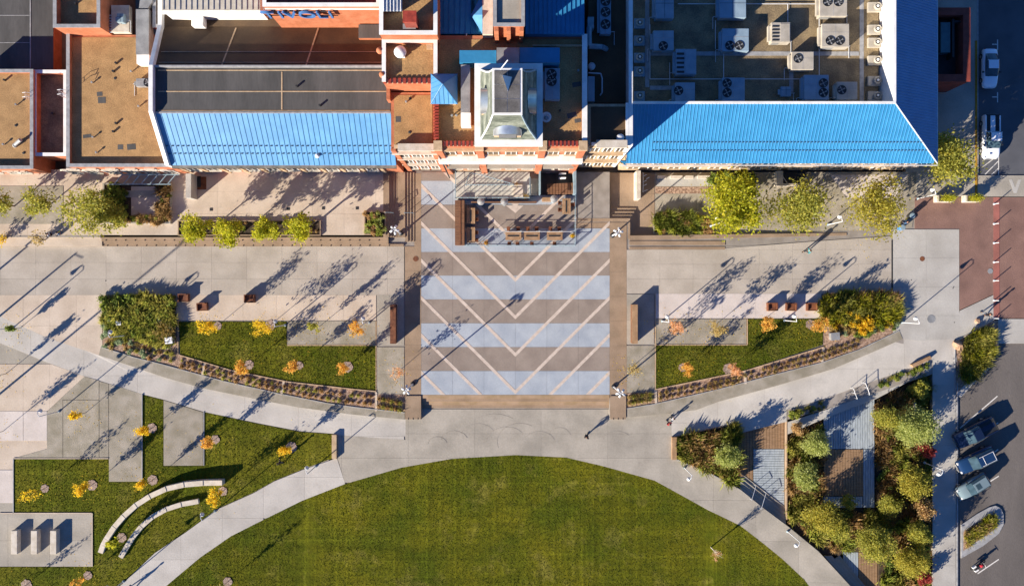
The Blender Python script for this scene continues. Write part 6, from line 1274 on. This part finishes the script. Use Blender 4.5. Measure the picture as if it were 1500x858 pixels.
fill([(152,490),(256,502),(256,535),(150,506)], 42, [('shrub',L_sg),('grass',L_br),('grass',L_t),('grass',L_gg)], .0, 'along the lower edge of the large left planting', 'at the lower edge of the large left planting', 3, (.6,.95), 6)
fill([(1208,434),(1310,434),(1310,441),(1208,441)], 30, [('tall',L_br),('tall',L_dk),('shrub',L_dk)], .0, 'in the dark top row of the right planting', 'in the top row of the right planting', 4, (.9,1.2), 4)
fill([(1207,443),(1311,443),(1313,465),(1206,465)], 60, [('tall',L_gg),('tall',L_yg),('tall',L_gg)], .0, 'in the middle of the right planting', 'in the middle of the right planting', 5, (1.0,1.4), 5)
fill([(1208,468),(1314,468),(1312,480),(1262,492),(1225,492)], 40, [('shrub',L_sg),('shrub',L_y),('shrub',L_t),('grass',L_br),('shrub',L_dk)], .0, 'in the front of the right planting', 'in the front of the right planting', 6, (.7,1.2), 5)
fill([(1241,460),(1270,462),(1276,480),(1258,488)], 12, [('shrub',L_y)], .25, 'in the golden heart of the right planting', 'in the golden heart of the right planting', 61, (1,1.4), 5)
fill([(160,273),(192,273),(192,327),(160,327)], 30, [('shrub',L_dk),('shrub',L_hg)], ZT+.3, 'in the left arm of the U shaped planter', 'in the left arm of the U shaped planter', 7, (.8,1.0), 5)
fill([(241,272),(254,272),(254,327),(192,327),(192,319),(241,319)], 32, [('shrub',L_hg),('shrub',L_br),('tall',L_br)], ZT+.3, 'in the right arm of the U shaped planter', 'in the right arm of the U shaped planter', 8, (.7,.9), 4.5)
fill([(300,327),(470,327),(470,343),(300,343)], 30, [('shrub',L_hg),('grass',L_br),('shrub',L_yg)], ZT+.2, 'under the trees of the long terrace planter', 'under the trees of the long terrace planter', 9, (.5,.8), 6)
fill([(538,313),(565,313),(565,343),(538,343)], 24, [('shrub',L_hg),('shrub',L_br),('shrub',L_gr)], ZT+.2, 'in the square planter by the left plaza steps', 'in the square planter', 10, (.6,.9), 4.5)
fill([(961,317),(1043,317),(1043,340),(961,340)], 60, [('shrub',L_hg),('shrub',L_br),('shrub',L_yg),('tall',L_hg)], -.4, 'in the hedge planter of the sunken terrace', 'in the hedge planter', 11, (.9,1.2), 5)
fill([(1045,254),(1105,254),(1105,268),(1045,268)], 14, [('shrub',L_dk),('shrub',L_yg)], -.4, 'against the hipped building wall', 'against the hipped building wall', 12, (1.3,1.9), 7)
fill([(1419,498),(1448,482),(1448,520),(1438,533),(1415,560),(1411,540)], 48, [('tall',L_gg),('tall',L_yg),('tall',L_gg)], .0, 'in the roadside bed by the boulders', 'in the roadside bed', 13, (.9,1.3), 5)
fill([(1414,780),(1448,756),(1456,754),(1458,762),(1454,772),(1434,785),(1414,800)], 60, [('grass',L_gg),('grass',L_yg),('grass',L_t)], .05, 'on the kerbed parking island', 'on the kerbed parking island', 14, (.9,1.1), 4)
fill([(1158,603),(1208,589),(1208,598),(1158,613)], 26, [('shrub',L_hg),('grass',L_gg)], -.45, 'in the upper left garden strip', 'in the upper left garden strip', 15, (.7,.95), 5)
fill([(1289,559),(1361,533),(1361,536),(1290,566)], 30, [('shrub',L_hg),('grass',L_gg),('shrub',L_dk)], -.25, 'in the upper right garden strip', 'in the upper right garden strip', 16, (.7,.95), 5)
for pl_ in ([(993,641),(1084,621),(1084.5,716),(1040,693),(994,673)], [(1156,637),(1208,617),(1208,746),(1287,746),(1287,811),(1240,811),(1214,830),(1190,800),(1156,769)], [(1286.5,588),(1365,546),(1365,900),(1292,900),(1292,811),(1286.5,746)], [(1156,601),(1211,585),(1211,602),(1156,618)], [(1286,557),(1365,529),(1365,538),(1286,571)]):
    sheet('planting_bed_soil', pl_, -.74, dirt, thick=.7)
tri = [(999,647),(1078,629),(1080,700),(1078,706),(1040,686),(1000,670)]
fill(tri, 84, [('shrub',L_hg),('shrub',L_dk),('grass',L_br),('tall',L_gg),('tall',L_hg),('tall',L_br)], -.72, 'in the triangular garden bed', 'in the triangular garden bed', 17, (1.0,1.5), 6)
gm = [(1161,644),(1202,626),(1202,753),(1282,753),(1282,804),(1240,804),(1216,806),(1194,788),(1162,762)]
fill(gm, 130, [('shrub',L_dk),('tall',L_hg),('grass',L_br),('tall',L_gg),('tall',L_br)], -.72, 'in the bed below the two garden decks', 'in the bed below the garden decks', 18, (.8,1.3), 8)
ge = [(1291,594),(1360,552),(1360,900),(1298,900),(1298,810),(1291,748)]
fill(ge, 170, [('shrub',L_dk),('tall',L_hg),('grass',L_br),('tall',L_br),('tall',L_gg),('tall',L_br)], -.72, 'in the long garden bed along the sidewalk', 'in the long garden bed', 19, (.8,1.3), 8)
for nm, poly, z in (('upper garden', [(1157,640),(1207,618),(1207,748),(1157,768)], -.72), ('lower garden', gm, -.72), ('long garden', ge, -.72), ('triangular garden', tri, -.72), ('large left planting', [(153,433),(257,433),(257,505),(152,490)], 0), ('large right planting', [(1208,433),(1311,433),(1313,470),(1208,470)], 0)):
    tufts('ground_cover', poly, 2600, .3, z, len(nm), m=L_br if 'garden' in nm else L_hg, lean=1.0, wd=.05, label='low ground cover under the plants of the %s bed' % nm if 'garden' in nm else 'low ground cover of the %s' % nm, cat='ground cover')
for x, y0, y1 in ((1347,690,735),(1340,570,588)): mk('garden_edge', MB().box(P(x-1.2,0)[0], P(x+1.2,0)[0], P(0,y1+20)[1], P(0,y0+20)[1], -.75, .1), white_stone, kind='structure')

# ------------------------------------------------------------------ vehicles
def lathe_x(mb, x, y, z, r, w_, n=16): mb.tube((x, y-w_/2, z), (x, y+w_/2, z), r, n=n)
def car(label, name, cat, px, py, ang, paint_c, kind, L, W_, Hh, z0=-.1, first=None, stripe=None):
    """long axis = +x is the front"""
    t = thing(name, label, cat, P(px,py,0)[:2]+(z0,), ang); pm_ = mat('paint_'+name+str(px), paint_c, paint_c, rough=.25, fine=0); pm_.node_tree.nodes['Principled BSDF'].inputs['Coat Weight'].default_value = .6
    hw = W_/2; b = MB(); hl = L/2
    def loft(st, mb):
        # stations: x, half width bottom, half width top, z0, z1
        k = len(st); vs_ = []; 
        for x, wb, wt, za, zb in st:
            vs_ += [(x,-wb*.93,za),(x,-wb,za+(zb-za)*.3),(x,-wb,za+(zb-za)*.65),(x,-wt,zb-.04),(x,-wt*.8,zb),(x,0,zb+.02),(x,wt*.8,zb),(x,wt,zb-.04),(x,wb,za+(zb-za)*.65),(x,wb,za+(zb-za)*.3),(x,wb*.93,za)]
        n = 11; fs = [tuple(range(n-1,-1,-1)), tuple((k-1)*n+i for i in range(n))]
        for j in range(k-1):
            for i in range(n): a = j*n+i; b2 = j*n+(i+1)%n; fs.append((b2, a, a+n, b2+n))
        mb.add(vs_, [f[::-1] for f in fs]); return mb
    zs_ = .95 if kind != 'suv' else 1.05
    if kind == 'pickup': zs_ = 1.1
    if kind == 'pickup': st = [(-hl,hw*.9,hw*.86,.4,zs_),(-hl+.1,hw,hw*.93,.3,zs_),(-.35,hw,hw*.94,.28,zs_),(.9,hw,hw*.93,.28,zs_+.02),(hl-.7,hw,hw*.9,.28,zs_),(hl-.15,hw*.95,hw*.8,.3,zs_-.12),(hl,hw*.82,hw*.68,.4,zs_-.3)]
    else: st = [(-hl,hw*.8,hw*.7,.4,zs_-.25),(-hl+.18,hw*.95,hw*.82,.3,zs_-.05),(-hl*.55,hw,hw*.9,.26,zs_),(0,hw,hw*.92,.25,zs_),(hl*.45,hw,hw*.9,.25,zs_-.02),(hl-.55,hw*.97,hw*.84,.27,zs_-.12),(hl-.12,hw*.88,hw*.7,.3,zs_-.28),(hl,hw*.72,hw*.55,.38,zs_-.42)]
    body = mk('body', loft(st, MB()), pm_, t, local=True, smooth=True)
    if kind == 'sedan': g = [(-hl*.72,hw*.72,hw*.6,zs_-.02,zs_+.03),(-hl*.36,hw*.86,hw*.62,zs_-.02,Hh),(hl*.12,hw*.87,hw*.63,zs_-.02,Hh),(hl*.45,hw*.78,hw*.66,zs_-.02,zs_+.03)]; rf = (-hl*.34, hl*.1)
    elif kind == 'suv': g = [(-hl*.93,hw*.8,hw*.68,zs_-.02,zs_+.1),(-hl*.8,hw*.88,hw*.68,zs_-.02,Hh),(hl*.12,hw*.88,hw*.68,zs_-.02,Hh),(hl*.42,hw*.8,hw*.7,zs_-.02,zs_+.05)]; rf = (-hl*.78, hl*.1)
    else: g = [(-.5,hw*.86,hw*.7,zs_-.02,zs_+.15),(-.35,hw*.88,hw*.68,zs_-.02,Hh),(.75,hw*.88,hw*.68,zs_-.02,Hh),(1.45,hw*.82,hw*.72,zs_-.02,zs_+.04)]; rf = (-.33, .7)
    mk('windows', loft(g, MB()), MATS.get('car_glass') or mat('car_glass', '#3f545e', '#35474f', rough=.06), t, local=True, smooth=False)  # glass colour lightened to stand for the windscreen highlight
    rw = hw*.66; bevel(mk('roof', MB().box(rf[0], rf[1], -rw, rw, Hh-.02, Hh+.035), pm_, t, local=True), .05)
    pl = MB()
    for s in (-1,1): pl.box(rf[0]-.04, rf[0]+.06, s*rw-.05, s*rw+.05, zs_, Hh); pl.box((rf[0]+rf[1])/2-.05, (rf[0]+rf[1])/2+.05, s*hw*.78-.05, s*hw*.78+.05, zs_, Hh-.15)
    mk('pillar', pl, pm_, t, local=True)
    if kind == 'pickup':
        mk('truck_bed', MB().box(-hl+.15, -.6, -hw*.78, hw*.78, zs_, zs_+.012).box(-hl+.03,-hl+.15,-hw*.86,hw*.86,zs_,zs_+.08), dark_m, t, local=True)
        mk('bed_rail', MB().box(-hl+.15,-.55,-hw*.95,-hw*.8,zs_-.02,zs_+.06).box(-hl+.15,-.55,hw*.8,hw*.95,zs_-.02,zs_+.06), pm_, t, local=True)
    if kind == 'suv' and L > 4.5: mk('roof_rack', MB().box(rf[0]+.1, rf[1]-.2, -rw+.05, -rw+.1, Hh+.03, Hh+.08).box(rf[0]+.1, rf[1]-.2, rw-.1, rw-.05, Hh+.03, Hh+.08).box(rf[0]+.1, rf[0]+.15, -rw+.1, rw-.1, Hh+.03, Hh+.07).box(-.4, -.35, -rw+.1, rw-.1, Hh+.03, Hh+.07), steel_w, t, local=True)
    if kind == 'suv' and L < 4.5: mk('sunroof', MB().box(-.6, .0, -.35, .35, Hh+.03, Hh+.045), MATS['car_glass'], t, local=True)
    for sx in (-1,1):
        for sy in (-1,1):
            wh = mk('wheel', MB(), dark_m, t, local=True) if False else None
            m1 = MB(); lathe_x(m1, sx*hl*.62, sy*(hw-.1), .34, .34, .24); wh = mk('wheel', m1, dark_m, t, local=True)
            m2 = MB(); lathe_x(m2, sx*hl*.62, sy*(hw-.085), .34, .2, .24, 12); mk('rim', m2, metal_g, wh, local=True)
    for s in (-1,1):
        mk('headlight', MB().box(hl-.22,hl-.06,s*hw*.6-.14,s*hw*.6+.14,zs_-.42,zs_-.26), white_m, t, local=True); mk('tail_light', MB().box(-hl-.01,-hl+.08,s*hw*.68-.1,s*hw*.68+.1,zs_-.4,zs_-.2), MATS.get('tail_red') or mat('tail_red', '#8a1a14', rough=.3), t, local=True)
        mk('mirror', MB().box(rf[1]+.25,rf[1]+.42,s*hw*1.02-.02 if s>0 else s*hw*1.02-.18, s*hw*1.02+.18 if s>0 else s*hw*1.02+.02,zs_-.02,zs_+.13), dark_m, t, local=True)
    mk('bumper', MB().box(hl-.06,hl+.05,-hw*.55,hw*.55,.32,.5), metal_g if kind != 'sedan' else pm_, t, local=True)
    mk('wiper', MB().tube((hl*.47 if kind!='pickup' else 1.5,-hw*.5,zs_+.03),(hl*.40 if kind!='pickup' else 1.35,.1,zs_+.12),.012,n=4), dark_m, t, local=True)
    return t
car('pale blue white saloon car parked facing down along the yellow kerb', 'parked_car', 'car', 1446, 102, R(-90), '#f0f3f8', 'sedan', 4.7, 1.85, 1.42)
car('white pickup truck parked at the hatched kerb markings', 'pickup_truck', 'pickup truck', 1447, 202, R(-90), '#f4f5f6', 'pickup', 5.3, 1.95, 1.85)
car('dark navy pickup truck, top one of the angled parked vehicles', 'pickup_truck', 'pickup truck', 1424, 632, R(180+27), '#16223c', 'pickup', 5.2, 1.95, 1.8, -.12)
car('dark blue sport utility car with light roof bars, middle of the angled parked vehicles', 'parked_car', 'car', 1426, 672, R(180+26), '#1b365a', 'suv', 4.8, 1.9, 1.75, -.12)
car('grey teal hatchback car, lowest of the angled parked vehicles', 'parked_car', 'car', 1421, 710, R(180+32), '#74868c', 'suv', 4.1, 1.75, 1.5, -.12)
# motorcycle
t = thing('motorcycle', 'parked motorcycle with rider gear in the lowest parking bay', 'motorcycle', P(1431,826,0)[:2]+(-.12,), R(35)); w1 = MB()
for sx in (-.72,.72):
    m1 = MB()
    for k in range(16):
        a0, a1 = 2*math.pi*k/16, 2*math.pi*(k+1)/16; m1.tube((sx+math.cos(a0)*.27,0,.33+math.sin(a0)*.27),(sx+math.cos(a1)*.27,0,.33+math.sin(a1)*.27),.06,n=6)
    m1.tube((sx,-.05,.33),(sx,.05,.33),.08); mk('wheel', m1, dark_m, t, local=True)
mk('frame', MB().path([(-.72,0,.33),(-.2,0,.55),(.35,0,.8),(.72,0,.33)], .05).tube((-.35,0,.45),(.3,0,.45),.14), dark_m, t, local=True)
mk('fuel_tank', MB().tube((-.05,0,.85),(.4,0,.92),.17,.13,10), MATS['cloth_red'] , t, local=True, smooth=True); bevel(mk('seat', MB().box(-.75,-.05,-.14,.14,.75,.85), dark_m, t, local=True), .04)
mk('handlebar', MB().path([(.42,-.38,1.0),(.5,-.12,.98),(.5,.12,.98),(.42,.38,1.0)], .025), metal_g, t, local=True); mk('saddlebag', MB().box(-.85,-.4,.14,.34,.45,.78).box(-.85,-.4,-.34,-.14,.45,.78), white_m, t, local=True); mk('exhaust', MB().tube((-.1,-.18,.3),(-.9,-.22,.34),.05), metal_g, t, local=True)
# ------------------------------------------------------------------ people
def skinmesh(joints, edges, sub=1):
    me = bpy.data.meshes.new('s'); me.from_pydata([j[:3] for j in joints], edges, []); ob = bpy.data.objects.new('s', me); C.objects.link(ob)
    md = ob.modifiers.new('k', 'SKIN'); md.use_smooth_shade = True
    for v, j in zip(me.skin_vertices[0].data, joints): v.radius = (j[3], j[4] if len(j) > 4 else j[3])
    me.skin_vertices[0].data[0].use_root = True
    sb = ob.modifiers.new('u', 'SUBSURF'); sb.levels = sub; sb.render_levels = sub
    dg = bpy.context.evaluated_depsgraph_get(); out = bpy.data.meshes.new_from_object(ob.evaluated_get(dg)); bpy.data.objects.remove(ob); return out
def figure(stride=.28, swing=.22):
    s, w_ = stride, swing
    J = [(0,0,.95,.15,.11),(0,0,1.15,.14,.1),(0,.0,1.38,.17,.11),(0,.01,1.5,.06),(0,.03,1.58,.07,.08),(0,.035,1.67,.085,.1),(0,.03,1.76,.05,.06),
         (.19,0,1.42,.06),(.24,-w_*.5,1.16,.045),(.24,w_*.2-w_*.6,.93,.035),(.24,w_*.1-w_*.5,.85,.03),
         (-.19,0,1.42,.06),(-.24,w_*.4,1.16,.045),(-.24,w_*1.0,.95,.035),(-.24,w_*1.1,.87,.03),
         (.1,0,.88,.1),(.1,s*.6,.5,.065),(.1,s*.9,.1,.05),(.1,s*.9+.16,.04,.04,.04),
         (-.1,0,.88,.1),(-.1,-s*.25,.5,.065),(-.1,-s,.13,.05),(-.1,-s+.14,.05,.04,.04)]
    E = [(0,1),(1,2),(2,3),(3,4),(4,5),(5,6),(2,7),(7,8),(8,9),(9,10),(2,11),(11,12),(12,13),(13,14),(0,15),(15,16),(16,17),(17,18),(0,19),(19,20),(20,21),(21,22)]
    body = skinmesh(J, E)
    for hb in (J[10], J[14]):
        pass
    def g(idx, ed, grow):
        jj = [tuple(J[i][:3])+tuple(r+grow for r in (J[i][3], J[i][4] if len(J[i]) > 4 else J[i][3])) for i in idx]; mp = {a_: i for i, a_ in enumerate(idx)}
        return skinmesh(jj, [(mp[a_], mp[b_]) for a_, b_ in ed])
    shirt = g([0,1,2,7,8,9,11,12,13], [(0,1),(1,2),(2,7),(7,8),(8,9),(2,11),(11,12),(12,13)], .018)
    trou = g([0,15,16,17,19,20,21], [(0,15),(15,16),(16,17),(0,19),(19,20),(20,21)], .02)
    fg = MB()
    for hb, sd_ in ((J[10],1),(J[14],-1)):
        for k in range(4): x0_ = hb[0]; y0_ = hb[1]-.03+.02*k; L = (.07,.085,.08,.06)[k]; fg.tube((x0_,y0_,hb[2]-.01),(x0_-.01*sd_,y0_,hb[2]-.02-L*.55),.009,n=5); fg.tube((x0_-.01*sd_,y0_,hb[2]-.02-L*.55),(x0_-.03*sd_,y0_,hb[2]-.02-L),.008,n=5)
        fg.tube((hb[0],hb[1]+.03,hb[2]+.01),(hb[0]-.01*sd_,hb[1]+.06,hb[2]-.04),.01,n=5)
    return body, shirt, trou, fg
hair_b = bmesh.new(); bmesh.ops.create_uvsphere(hair_b, u_segments=14, v_segments=9, radius=.105); 
for v in hair_b.verts: v.co.z = v.co.z*1.05+1.71; v.co.y = v.co.y*1.1+.015
bmesh.ops.delete(hair_b, geom=[v for v in hair_b.verts if v.co.z < 1.66 and v.co.y > 0.0], context='VERTS'); hair_me = bpy.data.meshes.new('hair'); hair_b.to_mesh(hair_me); hair_b.free(); hair_me.materials.append(hair_m)
FG = [figure(.30,.25), figure(.16,.12), figure(.05,.05)]
def person(label, px, py, ang, top, bot, pose=0, z=0.03, sc=1.0):
    t = thing('person', label, 'person', P(px,py,0)[:2]+(z,), ang); t.scale = (sc,sc,sc); b_, s_, tr, fg = FG[pose]
    link('body', b_.copy(), skin, t); link('shirt', s_.copy(), fabric[top], t); link('trousers', tr.copy(), fabric[bot], t); link('hair', hair_me, None, t)
    mk('fingers', fg, skin, t, local=True)
    mk('face', MB().tube((0,.125,1.685),(0,.15,1.67),.012,.018,6).box(-.045,-.025,.115,.128,1.71,1.722).box(.025,.045,.115,.128,1.71,1.722).box(-.03,.03,.118,.13,1.625,1.635), mat('face_marks', '#5a3a30') if 'face_marks' not in MATS else MATS['face_marks'], t, local=True)
    mk('shoe', MB().obox(.1, .3*[1,.5,.15][pose]*.9+.09, .1,.27,0,.1).obox(-.1, -.3*[1,.5,.15][pose]+.1,.1,.27,0,.1), dark_m, t, local=True)
    return t
person('person in a white top by the tiny sparse tree, left of the walking pair', 80, 344, R(-70), 'white', 'dark', 0, .05); person('person in blue by the tiny sparse tree, right of the walking pair', 95, 342, R(-80), 'blue', 'blue', 1, .05)
person('person in a teal top walking on the right street', 1180, 368, R(120), 'teal', 'dark', 0); person('person in red walking on the curved path near the garden tip', 979, 619, R(-130), 'red', 'dark', 0, -.57)
person('person in white beside the one in red on the curved path', 985, 611, R(-130), 'white', 'dark', 1, -.57); person('dark dressed person alone below the plaza steps', 859, 639, R(-20), 'dark', 'dark', 0, -.57)
person('dark dressed person near the lowest bollard', 1440, 460, R(60), 'dark', 'grey', 0, .03); person('person in dark clothes at the left end of the curved path', 28, 483, R(40), 'dark', 'green', 0, .03) if False else None
person('person in blue standing beside the corner waste bin', 1321, 327, R(30), 'blue', 'blue', 2, 0.0); person('person by the lawn edge near the yellow sapling', 411, 676, R(60), 'dark', 'dark', 0, -.5); person('person cut off at the bottom edge of the left path', 192, 862, R(40), 'blue', 'dark', 0, -.1)
for x, y, lb in ((1317,334,'blue round waste bin at the corner beside the person in blue'),(1331,317,'dark round waste bin with plants at the brick corner')):
    t = thing('waste_bin', lb, 'bin', P(x,y,0)); q = P(x,y,0); mk('body', MB().lathe(q, [(.28,0),(.32,.85),(.3,.9),(.18,.9)], 16), mat('bin_blue', '#3d7fb8') if x == 1317 else dark_m, t); mk('rim', MB().lathe((q[0],q[1],q[2]+.9), [(.33,0),(.33,.05),(.2,.06)], 16), steel_bl, t)
print('objects', len(bpy.data.objects), 'tris', sum(len(m.polygons) for m in bpy.data.meshes))
